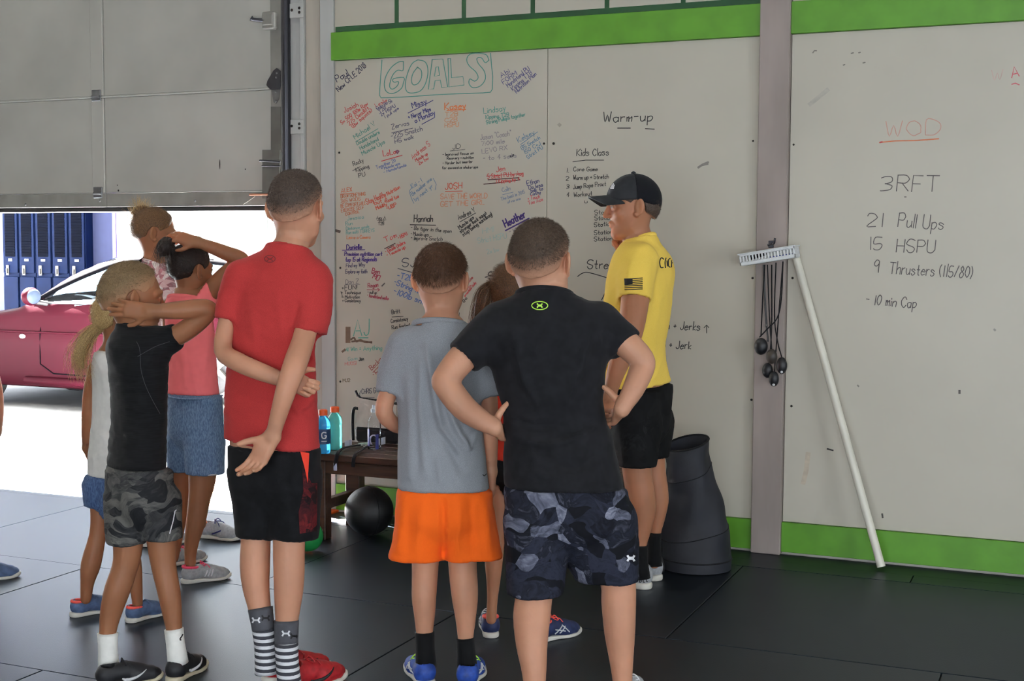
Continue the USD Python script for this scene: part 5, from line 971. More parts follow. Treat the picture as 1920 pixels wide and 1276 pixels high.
# ---- person cut by the left edge
D = 5.8
PPL['edge'] = r = person('person', 'person mostly outside the left edge, only a bare arm and a sneaker showing', D, fpt(-50, 1078), SK_FAIR,
    head=dict(c=(-70, 520, 0), rot=(40, 0, 0), s=1.0, hair=dict(m=H_BROWN, cap=dict(seed=10), count=500)), neck=[(-70, 555, 0, 20), (-70, 575, 0, 21), (-70, 595, 0, 28)],
    torso=[(-95, -45, 588, 0, .5), (-112, -28, 600, 0, .55), (-114, -24, 640, 0, .6), (-112, -30, 720, 0, .62), (-114, -30, 790, 0, .62)], phi=.4, shirt=dict(neck=(-70, 588, 0, 26, .8, .3), m=WHITE, h=.012),
    arms=[[(-108, 615, .0, 17), (-118, 690, 0, 14), (-112, 760, -.03, 11), (-108, 795, -.05, 9)], [(-32, 615, 0, 16), (-18, 690, -.03, 14), (-8, 735, -.04, 13), (-5, 775, -.05, 11.5), (-6, 808, -.05, 9)]],
    hands=[dict(w=(-108, 795, -.05), k=(-106, 815, -.05), n=(1, 0, 0), side=1, L=.15, arm=0), dict(w=(-6, 808, -.05), k=(-8, 832, -.05), n=(-1, 0, .3), side=-1, L=.15, arm=1)],
    shorts=dict(m=DEN2, h=.012, hip=[(-114, -30, 780, 0, .65), (-116, -28, 850, 0, .65)], legs=[[(-114, -70, 830, 0, .95), (-112, -72, 900, 0, .95)], [(-72, -28, 830, 0, .95), (-70, -30, 900, 0, .95)]]),
    legs=[[(-92, 860, 0, 24), (-92, 950, 0, 18), (-92, 1040, 0, 12), (-92, 1060, 0, 10)], [(-50, 860, 0, 24), (-50, 950, 0, 18), (-52, 1040, 0, 12), (-54, 1060, 0, 10)]])
shoe_px(r['t'], (-70, 1090), (5, 1083), .235, SH_SLATE, SOLE, PRINTW, hi=.085)
shoe_px(r['t'], (-112, 1096), (-60, 1090), .235, SH_SLATE, SOLE, PRINTW, hi=.085)
# ------------------------------------------------------------------ handwriting on the boards
GL = {'A': '044e84,2767', 'B': '040e,0e4e6c6a49,09,0949676544,04 44'.replace(' ', '').replace(',09,', ',').replace(',0444', ',4404'), 'C': '7c5e3e1c0a0816345476', 'D': '040e4e7b774404', 'E': '6e0e0464,0959', 'F': '6e0e04,0959', 'G': '7c5e2e0b07245476784 8'.replace(' ', ''), 'H': '040e,747e,0979',
 'I': '040e', 'J': '5e56341406', 'K': '040e,7e0874', 'L': '0e0464', 'M': '040e488e84', 'N': '040e747e', 'O': '3e1d0a0825445576787a6c4e3e', 'P': '040e,0e5e7c7b5909', 'Q': '3e1d0a0825445576787a6c4e3e,4773', 'R': '040e,0e5e7c7b5909,3974', 'S': '7d5e2e0c0a6876542406', 'T': '0e8e,4e44',
 'U': '0e06245476,767e', 'V': '0e447e', 'W': '0e244b648e', 'X': '047e,0e74', 'Y': '0e497e,4944', 'Z': '0e7e0474',
 'a': '583908061434 56'.replace(' ', '') + ',5954', 'b': '0e04,083958563404', 'c': '58391806143455', 'd': '58391806143456,5e54', 'e': '075758391806143455', 'f': '4d3e2d24,0949', 'g': '58391806143456,5951301102', 'h': '0e04,0729495854', 'i': '0904,0b0c', 'j': '39311001,3b3c', 'k': '0e04,490644', 'l': '0e04', 'm': '0904,0718292824,2748595854', 'n': '0904,0729495854', 'o': '3918061434565839', 'p': '0900,083958563404', 'q': '58391806143456,5950', 'r': '0904,072949', 's': '58391908563414 05'.replace(' ', ''), 't': '2d253444,0949', 'u': '0906143456,5954', 'v': '092459', 'w': '0914385479', 'x': '0954,0459', 'y': '0925,5910', 'z': '09590454',
 '0': '3e1c0816345668 6b5d3e'.replace(' ', ''), '1': '2e24', '2': '0c1e4e6c6a0464', '3': '0d2e5e6c5a29,295867551404', '4': '5e0868,4e44', '5': '6e1e09496866441405', '6': '5e2b07143456583907', '7': '0e6e24', '8': '3e1c2a585634140 6184a5c3e'.replace(' ', ''), '9': '5b391a1c3e5d5b54', '-': '0949', '+': '0848,2a26', '.': '0405', ':': '0405,0809', '/': '045e', '(': '2e0b0723', ')': '0e2b2703', '!': '0e07,0405', '*': '0949,2b27,1b37', '"': '0e0c,2e2c', '=': '0747,0a4a', '{': '3e1d1a091 8153334'.replace(' ', ''), '}': '0e2d2a3928250304', '~': '061828 46'.replace(' ', ''), '>': '0b3907', '<': '3b0937', '&': '64 1c2e3d08 1 5'.replace(' ', '')[:8], ',': '0503', "'": '0e0c'}
hexv = lambda c: int(c, 16)
def glyph(ch):
    out = []
    for s in GL.get(ch, '').split(','):
        if len(s) >= 4: out.append(np.array([(hexv(s[i]), hexv(s[i + 1]) - 4) for i in range(0, len(s) - 1, 2)], float))
    return out
_wr = random.Random(11)
def write(text, u0, v0, u1, v1, h, slant=.08, jit=.35):
    """Pen strokes of a handwritten line whose baseline runs from (u0, v0) to (u1, v1) in view coordinates; h: capital height."""
    x = 0; st = []
    for ch in text:
        if ch == ' ': x += 5; continue
        g = glyph(ch); w = max([q[:, 0].max() for q in g], default=3); dy = _wr.uniform(-.3, .3); sc = _wr.uniform(.93, 1.08)
        for q in g:
            p = q * [1, sc] + [x, dy]; p = p + np.array([[_wr.uniform(-jit, jit) * .5, _wr.uniform(-jit, jit) * .5] for _ in p]); st.append(p)
        x += w + 2.4
    L = math.hypot(u1 - u0, v1 - v0); kx = L / max(x - 2.4, 1); ky = h / 10; e = np.array([u1 - u0, v1 - v0]) / L; n = np.array([e[1], -e[0]])
    return [np.array([u0, v0]) + (p[:, :1] * kx + p[:, 1:] * slant * ky) * e + p[:, 1:] * ky * n for p in st]
def smooth2(p):
    if len(p) < 4: return p
    q = smooth_path(np.column_stack([p, np.zeros(len(p))]), 3); return q[:, :2]
_inks = {}
def ink(c, fade=1.0):
    k = (c, fade)
    if k not in _inks: b = np.array((194, 188, 174)); _inks[k] = mat('marker_ink_%d' % len(_inks), tuple(b + (np.array(c) - b) * fade), rough=.6, var=.06, scale=30)
    return _inks[k]
hash_ = lambda w: int(w * 100)
def letter(brd, strokes, wid, m, name='lettering', y=-.0007, sm=True):
    ms = []
    for k_, p in enumerate(strokes):
        yy = y - (k_ % 25) * 4e-5 - (hash_(wid) % 7) * 1e-5
        p = smooth2(np.asarray(p, float)) if sm else np.asarray(p, float)
        if len(p) < 2: continue
        t = np.gradient(p, axis=0); t /= np.linalg.norm(t, axis=1, keepdims=True) + 1e-9; n = np.stack([-t[:, 1], t[:, 0]], 1) * wid / 2
        p = p.copy(); p[0] -= t[0] * wid * .3; p[-1] += t[-1] * wid * .3; k = len(p); e = np.array([on_y(u, v, yy) for u, v in np.vstack([p - n, p + n])])
        ms.append((e, np.array([(i, i + 1, k + i + 1) for i in range(k - 1)] + [(i, k + i + 1, k + i) for i in range(k - 1)])))
    if ms: part(brd, name, cat(*ms), m)
NAVY, BLKI, REDI, TEAL, ORG, BLUI, PURP, GRYI, WINE = (44, 44, 100), (36, 34, 36), (196, 50, 50), (56, 140, 128), (220, 112, 56), (60, 96, 168), (62, 38, 112), (110, 106, 112), (150, 36, 60)
def rnd(p): return smooth2(p)
def block(brd, lines, c, wid=1.15, fade=.85, under=()):
    s = []
    for l in lines: s += write(*l)
    letter(brd, s + [np.array(u, float) for u in under], wid, ink(c, fade))
G = goals
# the big outlined heading and its frame
def px1(pts): return np.array([(620 + x / 4.557, 60 + y / 4.557) for x, y in pts], float)
letter(G, [(px1(q) if k_ in (0, 4, 5, 6) else rnd(px1(q))) for k_, q in enumerate([
    [(438, 240), (430, 350), (420, 480), (418, 540), (430, 562), (520, 560), (700, 550), (900, 536), (1100, 526), (1300, 520), (1365, 514), (1380, 490), (1384, 380), (1374, 280), (1366, 180)],
    [(620, 330), (600, 318), (560, 325), (520, 370), (505, 430), (512, 465), (545, 470), (580, 440), (590, 420), (560, 418), (520, 424)][:0] or [(622, 252), (580, 256), (520, 300), (475, 370), (458, 440), (470, 500), (510, 525), (560, 515), (605, 480), (620, 440), (625, 388), (535, 400), (540, 428), (580, 424), (570, 458), (530, 488), (505, 470), (510, 420), (535, 360), (575, 325), (618, 328), (622, 252)],
    [(745, 238), (700, 265), (665, 330), (640, 420), (640, 480), (660, 515), (710, 520), (770, 500), (810, 440), (830, 360), (826, 290), (800, 250), (745, 238)], [(742, 300), (705, 350), (690, 410), (705, 450), (745, 440), (775, 390), (775, 330), (742, 300)],
    [(868, 235), (958, 230), (1000, 470), (950, 474), (936, 410), (892, 416), (880, 486), (834, 490), (868, 235)], [(900, 300), (920, 295), (930, 370), (886, 378), (900, 300)],
    [(1002, 228), (1025, 225), (1032, 390), (1130, 380), (1140, 452), (1010, 470), (1002, 228)],
    [(1352, 240), (1330, 195), (1260, 180), (1190, 190), (1162, 235), (1185, 290), (1240, 340), (1260, 390), (1230, 420), (1190, 400), (1182, 440), (1215, 475), (1280, 460), (1322, 400), (1310, 330), (1262, 270), (1250, 225), (1290, 222), (1320, 262), (1352, 240)]])], 1.7, ink((58, 138, 126), .8), sm=False)
block(G, [('Paul', 632, 154, 654, 141, 12), ('New CFLE 2018', 635, 172, 687, 125, 10)], (40, 36, 66), 1.4, .95)
block(G, [('Abi', 940, 146, 956, 136, 9), ('FORM', 944, 158, 970, 140, 9), ('Handstand PU', 953, 164, 993, 130, 8), ('Kipping TTB', 962, 170, 998, 138, 8), ('Nutrition Plan', 969, 175, 1006, 140, 7)], (60, 60, 122), 1.1)
block(G, [('Josiah', 646, 211, 672, 199, 9), ('5x 500 100m Row', 641, 233, 690, 196, 7), ('275 Deadlift', 655, 235, 692, 204, 7), ('(Bw squats)', 662, 240, 698, 208, 7)], REDI, 1.1)
block(G, [('Leslie', 705, 201, 726, 190, 7)], REDI, 1.0, .8); block(G, [('Sub 20 5k', 707, 206, 736, 191, 6), ('T2B', 712, 212, 724, 204, 6), ('2x HSPU', 715, 218, 742, 200, 6), ('1 pull ups', 722, 222, 748, 204, 5)], NAVY, 1.0, .8, [[(705, 204), (728, 192)]])
block(G, [('Missy', 774, 203, 800, 193, 10), ('* Never Miss', 767, 224, 808, 207, 8), ('a Monday', 779, 230, 816, 214, 9)], (46, 46, 112), 1.4, .95, [[(765, 212), (812, 188)], [(791, 233), (815, 220)]])
block(G, [('Zervas', 735, 242, 767, 234, 9), ('-225 Snatch', 734, 260, 792, 245, 9), ('HS walk', 741, 269, 776, 259, 7)], (56, 54, 84), 1.1, .85, [[(734, 249), (774, 240)]])
block(G, [('Michael V', 666, 261, 704, 235, 9), ('Double unders', 670, 272, 712, 250, 7), ('Handstand', 676, 281, 710, 263, 7), ('Muscle Ups', 680, 291, 722, 268, 7)], (50, 128, 116), 1.1, .85, [[(668, 265), (709, 241)]])
block(G, [('Kasey', 834, 206, 873, 203, 12)], ORG, 1.9, .85, [[(838, 207), (873, 205)]]); block(G, [('T2B', 834, 218, 858, 217, 8), ('C2B', 834, 229, 857, 227, 8), ('HSPU', 834, 239, 860, 237, 8)], ORG, 1.3, .55)
block(G, [('Lindsay', 907, 213, 948, 207, 11), ('Kipping T2B', 911, 223, 954, 218, 7), ('Strong Pullups together', 912, 233, 985, 217, 7)], TEAL, 1.2, .75)
block(G, [('Jason "Coach"', 901, 262, 958, 254, 10), ('7:00 mile', 903, 273, 946, 268, 8), ('LEVO RX', 904, 288, 951, 280, 8), ('- to 4 sets', 906, 301, 968, 295, 9)], (112, 104, 122), 1.2, .6)
block(G, [('Kelsey', 972, 267, 1003, 251, 10), ('135 Snatch', 978, 282, 1013, 260, 7), ('150 C+J', 984, 289, 1014, 271, 7), ('Strict PU', 990, 298, 1018, 278, 7)], (58, 110, 150), 1.1, .75, [[(976, 271), (1008, 247)]])
block(G, [('JD', 849, 279, 863, 278, 8), ('- Improved focus on', 830, 292, 888, 289, 5), ('Recovery + nutrition', 838, 299, 888, 297, 5), ('- Harder but smarter', 830, 308, 886, 305, 5), ('for excessive shake-ups', 829, 317, 896, 315, 5)], BLKI, 1.0, .85, [[(844, 283), (872, 280)]])
block(G, [('Rocky', 663, 311, 682, 303, 8), ('Kipping', 668, 322, 692, 314, 7), ('PU', 673, 333, 685, 329, 7)], BLKI, 1.1, .8, [[(661, 320), (676, 312)]])
block(G, [('LoLo', 719, 293, 742, 288, 10)], REDI, 1.5, .9, [[(715, 302), (754, 291)]]); block(G, [('Together 20', 706, 317, 742, 303, 6), ('- Muscle ups', 716, 319, 750, 308, 5), ('- Handstands', 720, 325, 762, 311, 5)], (70, 90, 160), 1.0, .75)
letter(G, [[(743, 284), (745, 282), (747, 284), (745, 287), (743, 284)], [(742, 283), (745, 288), (748, 283)]], 2.4, ink((120, 60, 90), .9))
block(G, [('Andreas S', 774, 298, 807, 272, 9), ('Muscle up', 780, 303, 802, 290, 6), ('2x bw', 786, 309, 804, 298, 6)], REDI, 1.1, .8)
block(G, [('Jen', 931, 322, 947, 319, 10), ('5 Strict PU by Aug', 914, 335, 981, 328, 8), ('1 Kipping by 4', 930, 343, 974, 338, 6)], REDI, 1.2, .85, [[(912, 330), (980, 325)]]); letter(G, [[(907, 345), (940, 342), (975, 337)], [(915, 337), (972, 333)]], 1.8, ink((70, 34, 36), .95))
block(G, [('ALEX', 640, 361, 660, 358, 7)], (210, 92, 52), 1.1, .85, [[(638, 364), (664, 362)]]); block(G, [('DRAW SOMETHING', 639, 371, 685, 366, 6), ('365 WODS', 639, 380, 676, 375, 6), ('BE COMFORTABLE', 639, 389, 686, 383, 6), ('EXERCISE SELF', 640, 398, 682, 391, 6), ('CONTROL', 648, 404, 674, 399, 5)], (196, 100, 64), 1.05, .75)
block(G, [('Stay Healthy', 688, 383, 724, 368, 10), ('Nutrition', 727, 366, 750, 353, 7), ('but', 703, 384, 716, 379, 8), ('Mobility', 706, 393, 726, 385, 7), ('>Rxed too', 722, 381, 748, 370, 7), ('-UBP', 726, 394, 744, 386, 7)], (202, 70, 44), 1.3, .85)
block(G, [('Kai - !', 773, 353, 792, 341, 8), ('Be number one', 774, 367, 810, 337, 7), ('by next yr', 779, 377, 812, 350, 7)], (82, 118, 160), 1.2, .7, [[(774, 350), (768, 358), (771, 370), (776, 381)], [(812, 334), (818, 345), (816, 356)]])
block(G, [('JOSH', 835, 355, 866, 353, 11)], (206, 76, 48), 1.5, .85, [[(835, 359), (867, 358)]]); block(G, [('SAVE THE WORLD', 826, 373, 913, 371, 9), ('GET THE GIRL', 826, 387, 908, 383, 9)], (216, 122, 84), 1.4, .7)
block(G, [('Colin', 942, 360, 957, 356, 8), ('The best is 2015', 940, 376, 984, 362, 6), ('of no one', 952, 381, 976, 374, 5)], (90, 112, 152), 1.1, .65, [[(942, 365), (962, 360)]])
block(G, [('Ethan', 989, 348, 1011, 342, 9), ('Do less', 992, 355, 1018, 349, 7), ('talk to', 995, 361, 1018, 356, 6), ('Cathy', 995, 367, 1014, 363, 6)], NAVY, 1.2, .85); block(G, [('+ Touch', 990, 375, 1012, 371, 7), ('Toe Ace', 991, 384, 1018, 376, 7)], (206, 70, 80), 1.2, .75)
block(G, [('Heather', 948, 426, 986, 406, 14)], PURP, 2.6, 1.0, [[(948, 432), (992, 409)]]); block(G, [('- WU', 956, 437, 972, 432, 6), ('ring', 996, 415, 1006, 411, 5)], GRYI, 1.2, .7)
block(G, [('Andrea V', 860, 412, 891, 397, 9), ('Muscle ups', 862, 430, 889, 409, 7), ('stronger back squat', 864, 437, 913, 401, 7), ('stop being sandbag!', 869, 443, 923, 403, 7)], BLKI, 1.3, .95, [[(862, 416), (892, 399)]])
block(G, [('Hannah', 776, 416, 811, 415, 13)], BLKI, 1.7, .9, [[(769, 421), (817, 422)]]); block(G, [('- Be tiger in the open', 770, 430, 846, 436, 7), ('- Muscle ups', 770, 441, 803, 443, 7), ('- Improve Snatch', 770, 449, 829, 451, 7)], BLKI, 1.1, .85)
block(G, [('Amy A', 706, 411, 723, 410, 6), ('PU', 711, 417, 720, 416, 5), ('T2B', 709, 422, 720, 421, 5)], BLKI, 1.0, .8, [[(707, 413), (724, 412)]])
block(G, [('Jessica', 651, 413, 682, 409, 7), ('Run', 648, 423, 661, 421, 7), ('Distance goals', 649, 431, 692, 427, 6), ('Run multi TURKEYS', 649, 439, 702, 434, 6)], (92, 164, 160), 1.1, .65); block(G, [('Leave a Camera', 650, 448, 694, 447, 6)], (224, 118, 72), 1.2, .75)
block(G, [('Tom', 722, 454, 744, 444, 9), ('- HSPU', 748, 449, 764, 440, 6), ('- Double Unders', 724, 475, 760, 456, 7), ('- 1 muscle up', 726, 481, 760, 465, 6)], (206, 54, 50), 1.2, .85); letter(G, [[(721, 466), (741, 456)], [(727, 466), (738, 460)]], 1.6, ink((80, 34, 36), .95))
block(G, [('Danielle', 650, 468, 678, 466, 9), ('Precision nutrition cert', 646, 479, 716, 479, 7), ('top 15 at Regionals', 648, 490, 706, 489, 8)], PURP, 1.6, 1.0, [[(642, 469), (684, 468)]]); block(G, [('Find my Why', 649, 501, 684, 499, 7), ('Explore my faith', 648, 512, 688, 512, 7)], (60, 56, 84), 1.2, .85)
block(G, [('Ben', 697, 511, 711, 513, 9), ('MU', 698, 521, 709, 526, 9)], WINE, 1.5, .9, [[(697, 512), (714, 517)]])
block(G, [('SJ', 754, 500, 778, 499, 16)], (40, 44, 60), 1.5, .9, [[(746, 503), (785, 514)]]); block(G, [('-T2B', 744, 521, 772, 526, 10), ('-String 10', 738, 532, 785, 550, 10), ('-100lb snatch', 737, 550, 816, 578, 11)], BLUI, 1.5, .9)
block(G, [('Dan Z', 648, 532, 672, 531, 8)], GRYI, 1.1, .85, [[(648, 533), (675, 533)]]); block(G, [('+FUN!', 641, 543, 669, 542, 8), ('+ Technique', 640, 551, 676, 551, 6), ('+ Motivation', 642, 559, 674, 559, 6), ('+ Consistency', 642, 566, 676, 566, 6)], BLKI, 1.15, .85, [[(639, 546), (642, 555), (640, 557)]])
block(G, [('Regan', 690, 539, 709, 537, 8), ('- handstand walks', 688, 556, 728, 562, 6)], WINE, 1.3, .9, [[(688, 543), (711, 543)], [(708, 540), (712, 543), (708, 546)]]); block(G, [('- pull up', 689, 550, 706, 551, 6)], BLKI, 1.1, .8); letter(G, [[(716, 536), (721, 531)]], 2.4, ink(BLKI, .7))
block(G, [('-Sh', 911, 526, 933, 520, 14)], BLKI, 1.8, .95); block(G, [('muscle', 872, 538, 887, 521, 5), ('up', 873, 546, 884, 536, 5), ('practice daily', 872, 556, 893, 530, 4)], (206, 60, 66), 1.1, .85); block(G, [('go', 868, 565, 876, 560, 6), ('2', 857, 582, 860, 582, 6), ('W', 856, 594, 862, 593, 7)], BLKI, 1.2, .85)
block(G, [('HMI', 905, 438, 926, 434, 10), ('Strict HSPU', 896, 456, 950, 446, 10), ('2x bw', 914, 476, 936, 470, 8)], (120, 190, 196), 1.2, .4)
block(G, [('Britt', 735, 589, 750, 586, 8), ('Consistency', 733, 605, 765, 600, 7), ('Run faster!', 735, 617, 768, 612, 7)], BLKI, 1.2, .9, [[(735, 594), (756, 593)]])
block(G, [('AJ', 663, 629, 692, 627, 29)], (72, 160, 142), 1.8, .85, [[(672, 633), (690, 633)]])
letter(G, [[(654, 614), (654, 641)], [(651, 614), (651, 641)]], 6, ink((96, 74, 56), .95), 'brown_mark', sm=False); letter(G, [[(658, 636), (664, 633), (668, 640), (676, 637), (684, 641), (697, 641)], [(660, 640), (672, 638), (697, 642)]], 3.4, ink((84, 64, 48), .95), 'brown_mark')
block(G, [('A Win = Anything', 648, 658, 716, 655, 8)], (72, 160, 142), 1.3, .75, [[(649, 655), (655, 650), (651, 658)]]); block(G, [('Gavin', 653, 676, 670, 674, 6)], (92, 160, 160), 1.1, .55); block(G, [('Jon', 673, 676, 682, 675, 6)], BLKI, 1.4, .8); block(G, [('MUOSI', 647, 685, 668, 683, 6)], (206, 90, 90), 1.1, .55)
block(G, [('Becka', 697, 694, 716, 675, 9), ('- hand', 701, 705, 716, 692, 6)], (150, 60, 56), 1.2, .85, [[(699, 698), (713, 684)]]); block(G, [('MJ2', 643, 716, 656, 715, 6)], (96, 84, 60), 1.2, .8)
block(G, [('CHRIS G', 678, 738, 704, 736, 9), ('Goal', 680, 754, 694, 752, 7)], (60, 60, 72), 1.2, .85, [[(676, 732), (674, 742), (680, 745), (702, 745)]])
block(G, [('- 225 T', 738, 762, 750, 760, 7)], BLKI, 1.2, .8)
# smudges and old marks
def blot(brd, pts, w, c, f): letter(brd, pts, w, ink(c, f), 'smudge', y=-.0004)
blot(G, [[(957, 293), (963, 291)]], 4, BLKI, .9); blot(G, [[(629, 432), (637, 434)]], 5, (60, 52, 46), .8); blot(G, [[(642, 659), (647, 655)]], 4, (96, 74, 56), .8)
# warm-up board
Wb = warm
block(Wb, [('Warm-up', 1131, 229, 1223, 226, 18)], BLKI, 1.7, .95, [[(1158, 240), (1182, 240)], [(1210, 241), (1227, 242)]])
block(Wb, [('Kids Class', 1081, 292, 1141, 291, 13)], BLKI, 1.4, .9, [[(1074, 303), (1098, 300), (1132, 300)]])
block(Wb, [('1.', 1061, 323, 1066, 323, 8), ('Cone Game', 1075, 321, 1120, 320, 8), ('2', 1061, 338, 1066, 338, 7), ('Warm up + Stretch', 1075, 337, 1141, 334, 8), ('3', 1062, 353, 1067, 353, 7), ('Jump Rope Pract', 1075, 354, 1136, 348, 8), ('4', 1062, 369, 1067, 369, 8), ('Workout', 1076, 369, 1110, 366, 8)], BLKI, 1.15, .9, [[(1096, 376), (1096, 380), (1101, 380), (1101, 377)]])
block(Wb, [('Station 1.', 1115, 402, 1160, 399, 8), ('Station 2.', 1115, 413, 1160, 410, 8), ('Station 3.', 1114, 425, 1160, 422, 8), ('Station 4.', 1114, 440, 1160, 437, 8), ('Station 5.', 1114, 452, 1160, 449, 8)], BLKI, 1.15, .9)
block(Wb, [('Strength', 1101, 503, 1180, 504, 16)], BLKI, 1.7, .9, [[(1083, 518), (1092, 512), (1105, 511), (1140, 521)], [(1128, 562), (1134, 550)]])
block(Wb, [('Clean + Jerks', 1219, 615, 1312, 619, 15), ('Clean + Jerk', 1212, 652, 1295, 654, 15)], BLKI, 1.6, .9, [[(1325, 624), (1325, 610)], [(1320, 614), (1325, 609), (1329, 614)]])
blot(Wb, [[(1309, 314), (1318, 308), (1328, 304)], [(1318, 309), (1327, 307)]], 4, (120, 114, 110), .8); blot(Wb, [[(1048, 233), (1050, 235)]], 6, (120, 110, 100), .4)
# workout board
Ob = wod
block(Ob, [('WOD', 1660, 256, 1762, 252, 27)], (212, 104, 88), 1.8, .4); letter(Ob, [[(1649, 267), (1680, 264), (1720, 263), (1760, 260)]], 2.4, ink((220, 106, 62), .75)); letter(Ob, [[(1650, 267), (1654, 266)]], 3, ink(REDI, .8))
block(Ob, [('3', 1651, 358, 1672, 358, 28), ('RFT', 1681, 358, 1759, 360, 28)], (74, 68, 68), 1.7, .85)
block(Ob, [('21', 1625, 424, 1654, 425, 26), ('Pull Ups', 1683, 425, 1768, 430, 25), ('15', 1627, 468, 1653, 467, 22), ('HSPU', 1680, 472, 1752, 474, 24), ('9', 1637, 510, 1647, 510, 24), ('Thrusters (115/80)', 1667, 512, 1822, 521, 22), ('- 10 min Cap', 1623, 570, 1717, 577, 19)], (74, 68, 70), 1.7, .85)
block(Ob, [('W', 1859, 150, 1880, 149, 18)], (222, 120, 120), 1.6, .25); block(Ob, [('A', 1897, 145, 1911, 142, 18)], (216, 60, 80), 2.0, .7, [[(1897, 158), (1904, 156), (1911, 159)]])
for q in ([(1524, 99), (1527, 95), (1531, 95)], [(1596, 100), (1600, 99)], [(1610, 99), (1613, 98)], [(1581, 122), (1584, 121)], [(1618, 118), (1622, 117)], [(1696, 369), (1699, 369)]): blot(Ob, [q], 2.2, (90, 84, 80), .7)
blot(Ob, [[(1551, 841), (1562, 844)]], 3, (40, 36, 34), .95); blot(Ob, [[(1654, 963), (1655, 970)]], 3.4, (50, 46, 44), .9); blot(Ob, [[(1799, 732), (1799, 737)]], 4, (70, 66, 64), .8); blot(Ob, [[(1864, 617), (1866, 619)]], 4, (120, 116, 110), .6); blot(Ob, [[(1608, 722), (1610, 724)]], 3, (110, 104, 98), .7); blot(Ob, [[(1515, 850), (1512, 880), (1506, 905)]], 9, (198, 170, 140), .35); blot(Ob, [[(1518, 196), (1540, 178), (1552, 168)]], 8, (150, 146, 142), .25)

# ------------------------------------------------------------------ bench and what lies on and under it
WOOD = mat('bench_wood_dark', (74, 48, 34), rough=.42, second=(46, 29, 21), scale=7, stretch=(.5, 9, 9), bump=.12, bscale=40, contrast=(.3, .7))
BX0, BX1, BY0, BY1, BZ = -1.0, .62, -.66, -.24, .43
bench = thing('bench', 'dark brown wooden bench pushed against the goals whiteboard', 'bench', ((BX0 + BX1) / 2, (BY0 + BY1) / 2, 0))
for k in range(4):
    w = (BY1 - BY0) / 4; part(bench, 'plank', bx(BX0, BX1, BY0 + k * w + .0015, BY0 + (k + 1) * w - .0015, BZ - .035, BZ, .004), WOOD)
part(bench, 'apron', bx(BX0 + .03, BX1 - .03, BY0 + .02, BY0 + .045, BZ - .10, BZ - .036, .003), WOOD); part(bench, 'apron', bx(BX0 + .03, BX1 - .03, BY1 - .045, BY1 - .02, BZ - .10, BZ - .036, .003), WOOD)
for x in (BX0 + .02, BX1 - .10):
    for y in (BY0 + .012, BY1 - .075): part(bench, 'leg', bx(x, x + .08, y, y + .063, 0, BZ - .036, .004), WOOD)
    part(bench, 'stretcher', bx(x + .02, x + .06, BY0 + .075, BY1 - .076, .14, .19, .003), WOOD)
def on_bench(u, v): return on_z(u, v, BZ)
def gbottle(name, label, u, v, h, col, lab, face):
    c = on_bench(u, v); t = thing(name, label, 'bottle', c); k = h / .2
    prof = [(0, .0), (.030, .0), (.033, .006), (.034, .03), (.0325, .045), (.0335, .055), (.034, .10), (.0325, .112), (.034, .122), (.034, .135), (.030, .152), (.021, .165), (.0165, .170), (.0165, .176)]
    liq = mat('drink_' + name + '_%d' % len(_mats), col, rough=.12, var=.03, transmission_weight=.45, ior=1.33)
    part(t, 'body', lathe(np.array(prof) * k, 32, c), liq, smooth=True)
    part(t, 'cap', lathe(np.array([(0, .200), (.016, .200), (.0195, .198), (.0205, .194), (.0205, .174), (0, .174)]) * k, 28, c), mat('cap_orange', (240, 92, 34), rough=.4, var=.03))
    if lab:
        a0 = math.atan2(EYE[1] - c[1], EYE[0] - c[0]) + face
        part(t, 'label', uvgrid(lambda s, q: np.stack([c[0] + .0347 * k * np.cos(a0 - 1.3 + 2.6 * s), c[1] + .0347 * k * np.sin(a0 - 1.3 + 2.6 * s), c[2] + k * (.045 + .068 * q)], -1), 24, 2), lab, smooth=True)
        gl = np.array([(.6, .75), (.3, .95), (-.2, .95), (-.6, .6), (-.65, 0), (-.5, -.6), (-.1, -.9), (.35, -.8), (.6, -.4), (.6, -.05), (.1, -.05)]) * .016
        def wrap(p): q = smooth_path(np.column_stack([p, np.zeros(len(p))]), 4); return np.stack([c[0] + .0353 * k * np.cos(a0 + q[:, 0] / .0347), c[1] + .0353 * k * np.sin(a0 + q[:, 0] / .0347), c[2] + k * .085 + q[:, 1]], 1)
        part(t, 'logo', tube(wrap(gl), .0032, 6), PRINTW, smooth=True)
        part(t, 'logo', tube(wrap(np.array([(-.012, -.028), (0, -.029), (.012, -.028)])), .0018, 6), PRINTW, smooth=True)
    return t
gbottle('sports_drink', 'blue sports drink bottle with orange cap at the left end of the bench', 606, 849, .215, (66, 176, 232), mat('label_navy', (34, 60, 96), rough=.4, var=.05), .12)
gbottle('sports_drink', 'aqua green sports drink bottle with orange cap behind the blue one', 628, 842, .215, (120, 226, 214), None, 0)
